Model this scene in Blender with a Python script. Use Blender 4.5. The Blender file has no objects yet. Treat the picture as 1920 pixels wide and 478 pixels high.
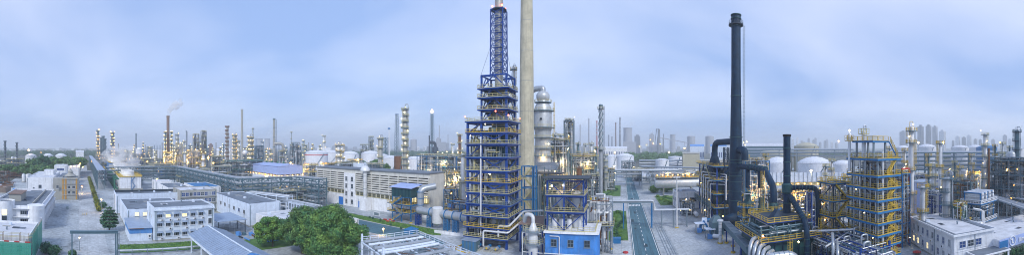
import bpy, math, random
from math import sin, cos, pi, radians, sqrt, atan2
from mathutils import Vector, Matrix
random.seed(7)
SC = bpy.context.scene
COL = SC.collection

# ---------------------------------------------------------------- camera
CAM_H = 30.0          # the photographer stands about ten storeys up
FOC = 637.0           # photograph pixels per radian of the stitched panorama
VPX, HZY = 1165.0, 275.0
cd = bpy.data.cameras.new('camera')
cam = bpy.data.objects.new('camera', cd); COL.objects.link(cam)
cam.location = (0, 0, CAM_H)
cam.rotation_euler = (pi / 2, 0, (VPX - 960) / FOC)
cd.type = 'PANO'
cd.panorama_type = 'CENTRAL_CYLINDRICAL'
cd.central_cylindrical_range_u_min = -960 / FOC
cd.central_cylindrical_range_u_max = 960 / FOC
cd.central_cylindrical_range_v_min = -(478 - HZY) / FOC
cd.central_cylindrical_range_v_max = HZY / FOC
cd.central_cylindrical_radius = 1.0
cd.clip_start = 0.1; cd.clip_end = 40000
SC.camera = cam

# ---------------------------------------------------------------- sky, sun, exposure
SUN_EL, SUN_AZ = 9.0, 142.0      # low, behind the photographer, veiled by cloud
w = bpy.data.worlds.new('World'); SC.world = w; w.use_nodes = True
nt = w.node_tree; N = nt.nodes; L = nt.links; N.clear()
out = N.new('ShaderNodeOutputWorld'); bg = N.new('ShaderNodeBackground')
sky = N.new('ShaderNodeTexSky'); sky.sky_type = 'NISHITA'; sky.sun_disc = False
sky.sun_elevation = radians(SUN_EL); sky.sun_rotation = radians(SUN_AZ)
sky.altitude = 50; sky.air_density = 1.0; sky.dust_density = 1.2; sky.ozone_density = 3.0
tc = N.new('ShaderNodeTexCoord')
def mth(op, a, b=None, cl=False):
    n = N.new('ShaderNodeMath'); n.operation = op; n.use_clamp = cl
    for i, v in enumerate((a, b)):
        if v is None: continue
        if isinstance(v, (int, float)): n.inputs[i].default_value = v
        else: L.new(v, n.inputs[i])
    return n.outputs[0]
sep = N.new('ShaderNodeSeparateXYZ'); L.new(tc.outputs['Generated'], sep.inputs[0])
# project the direction onto a cloud layer overhead
den = mth('ADD', mth('MAXIMUM', sep.outputs[2], 0.0), 0.22)
cx = mth('DIVIDE', sep.outputs[0], den); cy = mth('DIVIDE', sep.outputs[1], den)
cmb = N.new('ShaderNodeCombineXYZ'); L.new(cx, cmb.inputs[0]); L.new(cy, cmb.inputs[1])
nz = N.new('ShaderNodeTexNoise'); nz.inputs['Scale'].default_value = 0.55; nz.inputs['Detail'].default_value = 5; nz.inputs['Roughness'].default_value = 0.5
nz.inputs['Distortion'].default_value = 0.35
mp = N.new('ShaderNodeMapping'); mp.inputs['Location'].default_value = (3.1, 1.7, 0); mp.inputs['Scale'].default_value = (1.0, 1.3, 1)
L.new(cmb.outputs[0], mp.inputs[0]); L.new(mp.outputs[0], nz.inputs['Vector'])
rmp = N.new('ShaderNodeValToRGB'); rmp.color_ramp.elements[0].position = 0.36; rmp.color_ramp.elements[1].position = 0.69
L.new(nz.outputs[0], rmp.inputs[0])
# the cloud deck: even, pale blue; thinner and bluer between the clouds
deck = N.new('ShaderNodeMixRGB'); deck.inputs[1].default_value = (2.0, 2.9, 5.15, 1); deck.inputs[2].default_value = (4.35, 4.85, 6.4, 1)
L.new(rmp.outputs[0], deck.inputs[0])
mixs = N.new('ShaderNodeMixRGB'); mixs.inputs[0].default_value = 0.82
L.new(sky.outputs[0], mixs.inputs[1]); L.new(deck.outputs[0], mixs.inputs[2])
L.new(mixs.outputs[0], bg.inputs[0]); bg.inputs[1].default_value = 0.1
L.new(bg.outputs[0], out.inputs[0])

sd = bpy.data.lights.new('sun', 'SUN'); sd.energy = 1.4; sd.angle = radians(13); sd.color = (1.0, 0.98, 0.95)
sun = bpy.data.objects.new('sun', sd); COL.objects.link(sun)
_az = radians(SUN_AZ); _e = radians(38)
_dirv = Vector((sin(_az) * cos(_e), cos(_az) * cos(_e), sin(_e)))   # towards the bright part of the sky
sun.rotation_euler = (-_dirv).to_track_quat('-Z', 'Y').to_euler()

SC.view_settings.view_transform = 'Standard'; SC.view_settings.look = 'None'
SC.view_settings.exposure = 0.95; SC.view_settings.gamma = 1.0; SC.view_settings.use_curve_mapping = False
SC.render.engine = 'CYCLES'
SC.cycles.use_denoising = True
SC.cycles.pixel_filter_type = 'BLACKMAN_HARRIS'; SC.cycles.filter_width = 1.0
SC.cycles.sample_clamp_indirect = 4.0; SC.cycles.sample_clamp_direct = 0
SC.cycles.max_bounces = 5; SC.cycles.diffuse_bounces = 2; SC.cycles.glossy_bounces = 2
SC.cycles.transmission_bounces = 2; SC.cycles.volume_bounces = 3; SC.cycles.transparent_max_bounces = 8

# ---------------------------------------------------------------- where things stand
def at(px, d):
    """ground point at distance d on the bearing of a photograph column"""
    a = (px - VPX) / FOC
    return (d * sin(a), d * cos(a))
def gd(py, z=0.0): return (CAM_H - z) * FOC / (py - HZY)
def G(px, py, z=0.0): return at(px, gd(py, z))
def ZH(py, d): return CAM_H - (py - HZY) * d / FOC
def PW(px, d): return px * d / FOC

# ---------------------------------------------------------------- materials
MATS = {}
def mat(name, col, rough=0.6, metal=0.0, var=0.12, scale=0.6, streak=0.0, scol=None, bump=0.0, emit=0.0, spec=None):
    if name in MATS: return MATS[name]
    m = bpy.data.materials.new(name); m.use_nodes = True
    n = m.node_tree.nodes; l = m.node_tree.links
    b = n['Principled BSDF']
    b.inputs['Roughness'].default_value = rough; b.inputs['Metallic'].default_value = metal
    if spec is not None: b.inputs['Specular IOR Level'].default_value = spec
    c = (*col, 1)
    if emit:
        b.inputs['Base Color'].default_value = c
        b.inputs['Emission Color'].default_value = c; b.inputs['Emission Strength'].default_value = emit
        MATS[name] = m; return m
    t = n.new('ShaderNodeTexCoord'); g = n.new('ShaderNodeNewGeometry')
    ns = n.new('ShaderNodeTexNoise'); ns.inputs['Scale'].default_value = scale; ns.inputs['Detail'].default_value = 5; ns.inputs['Roughness'].default_value = 0.62
    l.new(g.outputs['Position'], ns.inputs['Vector'])
    r = n.new('ShaderNodeMapRange'); r.inputs[1].default_value = 0.3; r.inputs[2].default_value = 0.7
    r.inputs[3].default_value = 1 - var; r.inputs[4].default_value = 1 + var
    l.new(ns.outputs[0], r.inputs[0])
    mx = n.new('ShaderNodeVectorMath'); mx.operation = 'SCALE'; mx.inputs[0].default_value = col
    l.new(r.outputs[0], mx.inputs['Scale'])
    last = mx.outputs[0]
    if streak:
        # rain streaks and rust with a shape of their own, running down the surface
        mpn = n.new('ShaderNodeMapping'); mpn.inputs['Scale'].default_value = (1.6, 1.6, 0.09)
        l.new(g.outputs['Position'], mpn.inputs[0])
        n2 = n.new('ShaderNodeTexNoise'); n2.inputs['Scale'].default_value = 1.0; n2.inputs['Detail'].default_value = 6; n2.inputs['Roughness'].default_value = 0.7
        l.new(mpn.outputs[0], n2.inputs['Vector'])
        r2 = n.new('ShaderNodeMapRange'); r2.inputs[1].default_value = 0.52; r2.inputs[2].default_value = 0.72; r2.inputs[3].default_value = 0; r2.inputs[4].default_value = streak
        l.new(n2.outputs[0], r2.inputs[0])
        m2 = n.new('ShaderNodeMixRGB'); m2.inputs[2].default_value = (*(scol or (0.12, 0.09, 0.06)), 1)
        l.new(r2.outputs[0], m2.inputs[0]); l.new(last, m2.inputs[1]); last = m2.outputs[0]
    l.new(last, b.inputs['Base Color'])
    if bump:
        bp = n.new('ShaderNodeBump'); bp.inputs['Strength'].default_value = bump; bp.inputs['Distance'].default_value = 0.05
        l.new(ns.outputs[0], bp.inputs['Height']); l.new(bp.outputs[0], b.inputs['Normal'])
    MATS[name] = m
    return m

M = dict(
    blue=mat('blue_steel_paint', (0.006, 0.048, 0.25), 0.45, var=.3, streak=.5, scol=(.05,.08,.16), spec=.35),
    teal=mat('teal_blue_steel_paint', (0.012, 0.15, 0.37), 0.5, streak=.25, scol=(.06,.08,.10)),
    lblue=mat('light_blue_sheet', (0.09, 0.27, 0.62), 0.5, streak=.45, scol=(.25,.36,.55)),
    sky_blue=mat('sky_blue_cladding', (0.34, 0.43, 0.70), 0.5, streak=.2, scol=(.3,.35,.45)),
    steel=mat('galvanised_steel', (0.22, 0.28, 0.33), 0.45, 0.3, streak=.3, scol=(.12,.12,.12)),
    gsteel=mat('green_grey_steel', (0.085, 0.16, 0.20), 0.55, 0.1, streak=.3, scol=(.1,.1,.09)),
    dsteel=mat('dark_steel', (0.035, 0.05, 0.07), 0.6, 0.1, spec=.3),
    grate=mat('deck_grating', (0.06, 0.08, 0.10), 0.8, spec=.2),
    pipe=mat('silver_pipe_cladding', (0.42, 0.46, 0.50), 0.38, 0.45, streak=.3, scol=(.16,.14,.12)),
    wpipe=mat('white_pipe', (0.66, 0.68, 0.70), 0.45, 0.1, streak=.25, scol=(.3,.27,.22)),
    vessel=mat('vessel_cladding', (0.48, 0.51, 0.54), 0.42, 0.3, streak=.4, scol=(.24,.21,.17)),
    ovessel=mat('aged_vessel_cladding', (0.33, 0.34, 0.32), 0.5, 0.25, streak=.6, scol=(.2,.14,.08)),
    rust=mat('rusty_steel', (0.16, 0.075, 0.035), 0.8, streak=.4, scol=(.07,.035,.02)),
    yellow=mat('yellow_rail_paint', (0.58, 0.40, 0.05), 0.55, var=.25, streak=.3, scol=(.25,.14,.03)),
    cream=mat('cream_rail_paint', (0.50, 0.46, 0.24), 0.5),
    conc=mat('concrete', (0.36, 0.36, 0.33), 0.85, streak=.5, scol=(.2,.2,.18), scale=.4, bump=.2),
    chim=mat('chimney_concrete', (0.47, 0.44, 0.33), 0.85, var=.2, streak=.65, scol=(.22,.21,.17), scale=.3, bump=.15),
    white=mat('white_wall_paint', (0.77, 0.79, 0.82), 0.7, var=.12, streak=.6, scol=(.33,.32,.30)),
    bwhite=mat('blue_white_wall_paint', (0.64, 0.72, 0.83), 0.7, var=.12, streak=.5, scol=(.30,.33,.36)),
    roof=mat('roof_felt', (0.15, 0.18, 0.22), 0.85, var=.3, scale=.25),
    lroof=mat("pale_roof_screed", (0.54, 0.56, 0.60), 0.85, var=.2, scale=.35),
    shed=mat('blue_grey_sheet_roof', (0.30, 0.38, 0.50), 0.45, 0.2, streak=.2, scol=(.25,.24,.22)),
    glass=mat('window_glass', (0.02, 0.035, 0.05), 0.08, var=.6, scale=.35, spec=.8),
    bglass=mat('blue_tinted_glass', (0.02, 0.06, 0.20), 0.1, spec=.7),
    curtain=mat('curtained_glass', (0.30, 0.33, 0.36), 0.25, var=.3, scale=1.5),
    lit=mat('lit_window', (1.0, 0.82, 0.42), emit=0.6),
    frame=mat('window_frame', (0.55, 0.58, 0.62), 0.5),
    dfurn=mat('dark_furnace_plate', (0.014, 0.070, 0.082), 0.55, 0.1, streak=.3, scol=(.05,.05,.05)),
    navy=mat('navy_stack_paint', (0.004, 0.026, 0.062), 0.6, var=.35, streak=.5, scol=(.015,.06,.085), spec=.3),
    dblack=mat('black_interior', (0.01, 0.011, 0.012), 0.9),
    brick=mat('old_brick', (0.22, 0.17, 0.14), 0.85, streak=.3),
    brown=mat('brown_chimney', (0.21, 0.145, 0.12), 0.85, streak=.4, scol=(.12,.09,.08)),
    orange=mat('ochre_brick_pilaster', (0.50, 0.27, 0.06), 0.8),
    door=mat('blue_door', (0.02, 0.17, 0.55), 0.5),
    red=mat('red_paint', (0.45, 0.03, 0.03), 0.5),
    green=mat('green_paint', (0.02, 0.14, 0.085), 0.5),
    warm=mat('warm_lamp', (1.0, 0.50, 0.09), emit=20),
    cool=mat('white_lamp', (1.0, 0.72, 0.30), emit=18),
    redl=mat('red_beacon', (1.0, 0.10, 0.04), emit=9),
    flame=mat('flare_flame', (1.0, 0.50, 0.16), emit=7),
    beige=mat('beige_tank_paint', (0.42, 0.40, 0.30), 0.6, streak=.4, scol=(.3,.25,.16)),
    tank=mat('white_tank_paint', (0.66, 0.68, 0.72), 0.55, streak=.25, scol=(.4,.38,.34)),
    hallc=mat('pale_hall_concrete', (0.60, 0.60, 0.56), 0.85, streak=.5, scol=(.3,.29,.26), scale=.4, bump=.2),
    lsheet=mat('faded_blue_sheet', (0.055, 0.24, 0.62), 0.55, var=.25, scale=.5, streak=.75, scol=(.20,.34,.58)),
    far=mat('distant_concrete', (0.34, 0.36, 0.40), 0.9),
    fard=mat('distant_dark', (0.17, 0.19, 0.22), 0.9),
)

# ---------------------------------------------------------------- mesh building
class MB:
    def __init__(s): s.v = []; s.f = []; s.smooth = False
    def _add(s, vs, fs):
        o = len(s.v); s.v += vs; s.f += [tuple(i + o for i in f) for f in fs]; return s
    def box(s, c, d, rz=0.0):
        x, y, z = c; a, b, h = d[0] / 2, d[1] / 2, d[2] / 2
        cr, sr = cos(rz), sin(rz)
        vs = [(x + cr * i * a - sr * j * b, y + sr * i * a + cr * j * b, z + k * h) for k in (-1, 1) for i, j in ((-1, -1), (1, -1), (1, 1), (-1, 1))]
        return s._add(vs, [(3, 2, 1, 0), (4, 5, 6, 7), (0, 1, 5, 4), (1, 2, 6, 5), (2, 3, 7, 6), (3, 0, 4, 7)])
    def bb(s, x0, y0, z0, x1, y1, z1):
        return s.box(((x0 + x1) / 2, (y0 + y1) / 2, (z0 + z1) / 2), (abs(x1 - x0), abs(y1 - y0), abs(z1 - z0)))
    def bar(s, p, q, w=0.2, h=None):
        h = h or w
        p, q = Vector(p), Vector(q); d = q - p
        if d.length < 1e-6: return s
        d.normalize(); up = Vector((0, 0, 1)) if abs(d.z) < 0.99 else Vector((1, 0, 0))
        a = d.cross(up).normalized() * (w / 2); b = d.cross(a).normalized() * (h / 2)
        vs = [tuple(r + i * a + j * b) for r in (p, q) for i, j in ((-1, -1), (1, -1), (1, 1), (-1, 1))]
        return s._add(vs, [(3, 2, 1, 0), (4, 5, 6, 7), (0, 1, 5, 4), (1, 2, 6, 5), (2, 3, 7, 6), (3, 0, 4, 7)])
    def tube(s, pts, r, n=8, caps=True, bend=0.0):
        pts = [Vector(p) for p in pts]
        if bend:
            q = [pts[0]]
            for i in range(1, len(pts) - 1):
                a, b, c = pts[i - 1], pts[i], pts[i + 1]
                k = min(bend, (b - a).length * .45, (c - b).length * .45)
                p0 = b + (a - b).normalized() * k; p2 = b + (c - b).normalized() * k
                for t in (0, .25, .5, .75, 1): q.append(p0 * (1 - t) ** 2 + b * 2 * t * (1 - t) + p2 * t * t)
            pts = q + [pts[-1]]
        rs = r if isinstance(r, (list, tuple)) else [r] * len(pts)
        o = len(s.v); ref = None
        for i, p in enumerate(pts):
            d = (pts[min(i + 1, len(pts) - 1)] - pts[max(i - 1, 0)]).normalized()
            if ref is None: ref = Vector((0, 0, 1)) if abs(d.z) < 0.9 else Vector((1, 0, 0))
            a = d.cross(ref)
            if a.length < 1e-4: a = d.cross(Vector((0, 1, 0)))
            a.normalize(); b = d.cross(a).normalized(); ref = -b if abs(b.dot(d)) < .9 else ref
            for k in range(n):
                t = 2 * pi * k / n
                s.v.append(tuple(p + a * cos(t) * rs[i] + b * sin(t) * rs[i]))
        for i in range(len(pts) - 1):
            for k in range(n):
                k2 = (k + 1) % n
                s.f.append((o + i * n + k, o + i * n + k2, o + (i + 1) * n + k2, o + (i + 1) * n + k))
        if caps:
            s.f.append(tuple(o + k for k in reversed(range(n)))); e = o + (len(pts) - 1) * n
            s.f.append(tuple(e + k for k in range(n)))
        s.smooth = True
        return s
    def lathe(s, prof, n=16, c=(0, 0, 0), caps=True):
        o = len(s.v)
        for r, z in prof:
            for k in range(n):
                t = 2 * pi * k / n
                s.v.append((c[0] + r * cos(t), c[1] + r * sin(t), c[2] + z))
        for i in range(len(prof) - 1):
            for k in range(n):
                k2 = (k + 1) % n
                s.f.append((o + i * n + k, o + i * n + k2, o + (i + 1) * n + k2, o + (i + 1) * n + k))
        if caps:
            s.f.append(tuple(o + k for k in reversed(range(n)))); e = o + (len(prof) - 1) * n
            s.f.append(tuple(e + k for k in range(n)))
        s.smooth = True
        return s
    def poly(s, pts, z0, z1):
        n = len(pts)
        vs = [(x, y, z0) for x, y in pts] + [(x, y, z1) for x, y in pts]
        return s._add(vs, [tuple(reversed(range(n))), tuple(range(n, 2 * n))] + [(i, (i + 1) % n, n + (i + 1) % n, n + i) for i in range(n)])
    def sheet(s, pts):
        return s._add([tuple(p) for p in pts], [tuple(range(len(pts)))])
    def ball(s, c, r, n=8):
        return s.lathe([(max(r * sin(pi * i / (n // 2 + 1)), r * .02), -r * cos(pi * i / (n // 2 + 1))) for i in range(n // 2 + 2)], n, c)
    def rail(s, pts, h=1.1, w=0.08, gap=1.6, closed=False, kick=True):
        pts = [Vector(p) for p in pts]
        if closed: pts = pts + [pts[0]]
        up = Vector((0, 0, 1))
        for a, b in zip(pts, pts[1:]):
            s.bar(a + up * h, b + up * h, w); s.bar(a + up * h * .55, b + up * h * .55, w * .8)
            if kick: s.bar(a + up * .1, b + up * .1, w * .5, .18)
            k = max(1, int((b - a).length / gap))
            for i in range(k):
                p = a.lerp(b, i / k); s.bar(p, p + up * h, w)
        return s
    def stair(s, p, q, w=0.9):
        """a straight flight: two stringers and treads"""
        p, q = Vector(p), Vector(q); d = q - p
        side = Vector((-d.y, d.x, 0)).normalized() * (w / 2)
        s.bar(p + side, q + side, .1, .28); s.bar(p - side, q - side, .1, .28)
        k = max(3, int(abs(d.z) / .35))
        for i in range(1, k): 
            c = p.lerp(q, i / k); s.bar(c - side, c + side, .26, .05)
        return s
    def ladder(s, p, h, dirv=(1, 0), w=0.55, cage=True):
        x, y, z = p; dx, dy = dirv; sx, sy = -dy * w / 2, dx * w / 2
        s.bar((x + sx, y + sy, z), (x + sx, y + sy, z + h), .07); s.bar((x - sx, y - sy, z), (x - sx, y - sy, z + h), .07)
        for i in range(int(h / .6)): s.bar((x + sx, y + sy, z + .6 * i + .3), (x - sx, y - sy, z + .6 * i + .3), .05)
        if cage and h > 3:
            for i in range(int((h - 2.2) / 1.5) + 1):
                zz = z + 2.2 + 1.5 * i
                q = [(x + sx * 1.2, y + sy * 1.2), (x + sx * 1.2 + dx * .6, y + sy * 1.2 + dy * .6), (x - sx * 1.2 + dx * .6, y - sy * 1.2 + dy * .6), (x - sx * 1.2, y - sy * 1.2)]
                for a, b in zip(q, q[1:]): s.bar((*a, zz), (*b, zz), .06)
            for k in (-1.2, 0, 1.2):
                s.bar((x + k * sx + dx * .6, y + k * sy + dy * .6, z + 2.2), (x + k * sx + dx * .6, y + k * sy + dy * .6, z + h), .05)
        return s
    def mesh(s, name, material):
        me = bpy.data.meshes.new(name); me.from_pydata(s.v, [], s.f)
        me.materials.append(material)
        if s.smooth:
            me.polygons.foreach_set('use_smooth', [True] * len(me.polygons))
            me.set_sharp_from_angle(angle=radians(40))
        me.update(); return me

def obj(name, data, parent=None, loc=None, rz=0.0):
    o = bpy.data.objects.new(name, data); COL.objects.link(o)
    if parent is not None: o.parent = parent
    if loc is not None: o.location = loc
    if rz: o.rotation_euler = (0, 0, rz)
    return o
def part(name, mb, m, parent, loc=None, rz=0.0, label=None, stuff=False):
    if not mb.v: return None
    o = obj(name, mb.mesh(name, m), parent, loc, rz)
    if label: o['label'] = label
    if stuff: o['kind'] = 'stuff'
    return o
LABELS = {}
def tag(o, label, cat, group=None):
    o['label'] = label; o['category'] = cat
    if group: o['group'] = group
    return o
def thing(name, label, cat, xy, z=0.0, rz=0.0, group=None):
    o = obj(name, None, None, (xy[0], xy[1], z), rz); o.empty_display_size = .5
    return tag(o, label, cat, group)
def single(name, mb, m, label, cat, loc=(0, 0, 0), rz=0.0, group=None):
    return tag(obj(name, mb.mesh(name, m), None, loc, rz), label, cat, group)
def structure(name, mb, m, z=0.0):
    o = obj(name, mb.mesh(name, m), None, (0, 0, z)); o['kind'] = 'structure'; return o
def copy_tree(o, parent=None):
    c = o.copy(); COL.objects.link(c); c.parent = parent
    for ch in o.children: copy_tree(ch, c)
    return c

BALL = {}
def glow(parent, p, watt, m='warm', r=.3):
    """a point light added for the glow of a lit lamp or a whole lit unit"""
    ld = bpy.data.lights.new('glow_light', 'POINT'); ld.energy = watt * .55; ld.color = (1, .55, .18) if m == 'warm' else (1, .68, .32); ld.shadow_soft_size = r
    return obj('glow_light', ld, parent, p)
def lamp(parent, p, r=0.3, m='cool', name='lamp'):
    k = (m, round(r, 2))
    if k not in BALL: BALL[k] = MB().ball((0, 0, 0), r, 8).mesh('lamp', M[m])
    return obj(name, BALL[k], parent, p)
import numpy as np
# ---------------------------------------------------------------- generators of plant and buildings
def deck(root, x0, y0, x1, y1, z, m='teal', rail='yellow', t=.25, sides='fblr', gap=1.6, w=.08, h=1.1, railed=True):
    d = part('deck', MB().bb(x0, y0, z - t, x1, y1, z), M[m], root)
    part('grating', MB().bb(x0 + .2, y0 + .2, z + .004, x1 - .2, y1 - .2, z + .03), M['grate'], d)
    if railed:
        mb = MB(); e = .08; a, b, c, f = x0 + e, y0 + e, x1 - e, y1 - e
        for s, p, q in (('f', (a, b, z), (c, b, z)), ('r', (c, b, z), (c, f, z)), ('b', (c, f, z), (a, f, z)), ('l', (a, f, z), (a, b, z))):
            if s in sides: mb.rail([p, q], h, w, gap)
        part('railing', mb, M[rail], d)
    return d

def steel_frame(root, X, Y, Zs, m='teal', post=.35, beam=.28, brace='x', each=True, sides='fblr', z0=0.0, inner=False):
    pts = [(x, y) for x in X for y in Y if inner or x in (X[0], X[-1]) or y in (Y[0], Y[-1])]
    J = MB()
    def put(name, mb):
        if each: part(name, mb, M[m], root)
        else: J._add(mb.v, mb.f)
    for x, y in pts: put('column', MB().bb(x - post / 2, y - post / 2, z0, x + post / 2, y + post / 2, Zs[-1]))
    lines = []
    if 'f' in sides: lines += [((a, Y[0]), (b, Y[0])) for a, b in zip(X, X[1:])]
    if 'b' in sides: lines += [((a, Y[-1]), (b, Y[-1])) for a, b in zip(X, X[1:])]
    if 'l' in sides: lines += [((X[0], a), (X[0], b)) for a, b in zip(Y, Y[1:])]
    if 'r' in sides: lines += [((X[-1], a), (X[-1], b)) for a, b in zip(Y, Y[1:])]
    prev = z0
    for k, z in enumerate(Zs):
        for i, (p, q) in enumerate(lines):
            put('beam', MB().bar((*p, z - beam / 2 - .01), (*q, z - beam / 2 - .01), beam * .8, beam))
            if brace == 'x' and z - prev > 1.5:
                put('brace', MB().bar((*p, prev), (*q, z), beam * .6)); put('brace', MB().bar((*q, prev), (*p, z), beam * .6))
            elif brace == 'd' and z - prev > 1.5:
                a, b = (p, q) if (k + i) % 2 else (q, p); put('brace', MB().bar((*a, prev), (*b, z), beam * .6))
            elif brace == 'v' and z - prev > 1.5:
                c = ((p[0] + q[0]) / 2, (p[1] + q[1]) / 2)
                put('brace', MB().bar((*p, prev), (*c, z), beam * .6)); put('brace', MB().bar((*q, prev), (*c, z), beam * .6))
        prev = z
    if not each: part('frame', J, M[m], root)

def route(rng, B, k=4):
    """an axis-parallel pipe run inside the box B"""
    x0, y0, z0, x1, y1, z1 = B
    p = [rng.uniform(x0, x1), rng.uniform(y0, y1), rng.uniform(z0, z1)]; pts = [tuple(p)]; last = -1
    for i in range(k):
        ax = rng.choice([a for a in (0, 1, 2) if a != last]); last = ax
        lo, hi = ((x0, x1), (y0, y1), (z0, z1))[ax]
        q = rng.uniform(lo, hi)
        if abs(q - p[ax]) < .4: q = lo if p[ax] - lo > hi - p[ax] else hi
        p[ax] = q; pts.append(tuple(p))
    return pts
def pipework(root, B, n, seed=1, r=(.08, .2), ms=('pipe', 'wpipe', 'gsteel'), k=4, sides=6, bend=0.0, each=False, fittings=0):
    rng = random.Random(seed)
    if each:
        for i in range(n):
            rr = rng.uniform(*r); part('pipe', MB().tube(route(rng, B, k), rr, sides, True, max(bend, rr * 2.5)), M[rng.choice(ms)], root)
    else:
        js = {m: MB() for m in ms}
        for i in range(n):
            rr = rng.uniform(*r); js[rng.choice(ms)].tube(route(rng, B, k), rr, sides, True, bend)
        for m in ms: part('pipework', js[m], M[m], root, stuff=True)
    if fittings:
        mb = MB()
        for i in range(fittings):
            c = (rng.uniform(B[0], B[3]), rng.uniform(B[1], B[4]), rng.uniform(B[2], B[5])); s = rng.uniform(.2, .6)
            if i % 2: mb.box(c, (s, s * .8, s * 1.3), rng.uniform(0, 3))
            else: mb.ball(c, s * .6, 6)
        part('fittings', mb, M[rng.choice(('dsteel', 'gsteel', 'yellow', 'rust'))], root, stuff=True)

def drum(root, p, L, r, axis='x', m='vessel', name='drum', n=14, saddle=True, zb=None):
    """a lying pressure vessel with dished ends and two saddles"""
    a = Vector((1, 0, 0)) if axis == 'x' else Vector((0, 1, 0)); p = Vector(p)
    ts = (-.5, -.5 + .12 * r / L, -.5 + .5 * r / L, .5 - .5 * r / L, .5 - .12 * r / L, .5)
    o = part(name, MB().tube([p + a * L * t for t in ts], [r * .35, r * .8, r, r, r * .8, r * .35], n), M[m], root)
    if saddle:
        zb = p.z - r - .6 if zb is None else zb
        for t in (-.3, .3):
            c = p + a * L * t
            d = (.4, r * 1.5, p.z - r * .7 - zb) if axis == 'x' else (r * 1.5, .4, p.z - r * .7 - zb)
            part('saddle', MB().box((c.x, c.y, (zb + p.z - r * .7) / 2), d), M['conc'], root)
    return o
def upright(root, p, r, h, m='vessel', cone=0.0, name='vessel', n=14, legs=0):
    prof = [(r * .3, 0), (r, cone)] if cone else [(r, 0)]
    prof += [(r, h - r * .5), (r * .85, h - r * .2), (r * .5, h), (r * .12, h + .05)]
    o = part(name, MB().lathe(prof, n, p), M[m], root)
    if legs:
        for k in range(4):
            t = pi / 4 + k * pi / 2
            part('leg', MB().box((p[0] + r * .85 * cos(t), p[1] + r * .85 * sin(t), p[2] - legs / 2 + cone * .3), (.18, .18, legs + cone)), M['steel'], root)
    return o

def arc_deck(root, z, r0, r1, a0, a1, m, rail, lampm=None, n=12, w=.07, t=.18):
    pts = [(cos(a0 + (a1 - a0) * i / n), sin(a0 + (a1 - a0) * i / n)) for i in range(n + 1)]
    mb = MB()
    for (a, b), (c, d) in zip(pts, pts[1:]):
        mb.poly([(a * r0, b * r0), (a * r1, b * r1), (c * r1, d * r1), (c * r0, d * r0)], z - t, z)
    o = part('platform', mb, M[m], root)
    rb = MB().rail([(a * (r1 - .08), b * (r1 - .08), z) for a, b in pts], 1.1, w, 3.0, kick=False)
    part('railing', rb, M[rail], o)
    return o
def column(label, px, wpx, yt, d, m='vessel', n=5, rail='cream', lamps=0, top='loop', name='distillation_tower', group=None, lm='cool', pm='gsteel', zb=0.0, seed=None, taper=None, lr=None, plats=None, dn=True, cage=True):
    xy = at(px, d); r = PW(wpx, d) / 2; h = ZH(yt, d) - zb
    rng = random.Random(seed or int(px * 7 + d))
    root = thing(name, label, 'column', xy, zb, 0, group)
    body = h - (r * 1.6 if top == 'loop' else 0) - (1.2 if top else 0)
    prof = [(r * 1.12, 0), (r, min(3, body * .1))]
    if taper: prof += [(r, body * taper[0]), (r * taper[1], body * (taper[0] + .05)), (r * taper[1], body - r * .5)]
    else: prof += [(r, body - r * .5)]
    rt = prof[-1][0]
    prof += [(rt * .8, body - r * .15), (rt * .35, body), (rt * .12, body + .05)]
    part('shell', MB().lathe(prof, 16), M[m], root)
    face = atan2(-xy[1], -xy[0])
    wr = max(.08, d / 2200)           # nominal rail weight
    zs = plats if plats else [body * (.18 + .80 * (i + 1) / n) for i in range(n)]
    lastz = 1.0; side = 0
    for i, z in enumerate(zs):
        rr = rt if (taper and z > body * taper[0]) else r
        a = face + rng.uniform(-.7, .7); half = pi if i == len(zs) - 1 else rng.uniform(1.1, 1.9)
        p = arc_deck(root, z, rr * 1.02, rr + max(1.1, rr * .65), a - half, a + half, pm, rail, w=wr, t=max(.2, d / 800))
        la = face + (.9 if i % 2 else -.9)
        part('ladder', MB().ladder((cos(la) * (rr + .35), sin(la) * (rr + .35), lastz), z - lastz + 1, (cos(la), sin(la)), cage=cage), M[rail], root)
        lastz = z
        if i % 2 == 0: part('manway', MB().tube([(cos(face) * rr * .9, sin(face) * rr * .9, z + .9), (cos(face) * (rr + .45), sin(face) * (rr + .45), z + .9)], .35, 8), M[m], root)
        for q in range(lamps):
            aa = a + rng.uniform(-half, half)
            lamp(p, (cos(aa) * (rr + 1.0), sin(aa) * (rr + 1.0), z + 2.0), (lr or max(.08, d / 3000)), lm)
    if top == 'loop':
        sa = face + 1.2; c, s = cos(sa), sin(sa); off = r + max(.5, r * .3); pr = max(.18, r * .16)
        part('overhead_pipe', MB().tube([(0, 0, body - .2), (0, 0, body + r * 1.4), (c * off, s * off, body + r * 1.4), (c * off, s * off, 4), (c * (off + 2), s * (off + 2), 4)], pr, 8, True, r * .9), M['pipe'], root)
    if dn:
        for k in range(2):
            sa = face - .9 + 2.3 * k; c, s = cos(sa), sin(sa); off = r + .35; z = body * rng.uniform(.6, .95); pr = max(.1, r * .09)
            part('downpipe', MB().tube([(c * r * .9, s * r * .9, z), (c * off, s * off, z), (c * off, s * off, 1)], pr, 6, True, .3), M['wpipe'], root)
    if top: part('davit', MB().tube([(0, r * .6, body - .3), (0, r * .6, body + 1.6), (r * .9, r * .6, body + 1.6)], .07, 5), M[rail], root)
    return root

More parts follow.
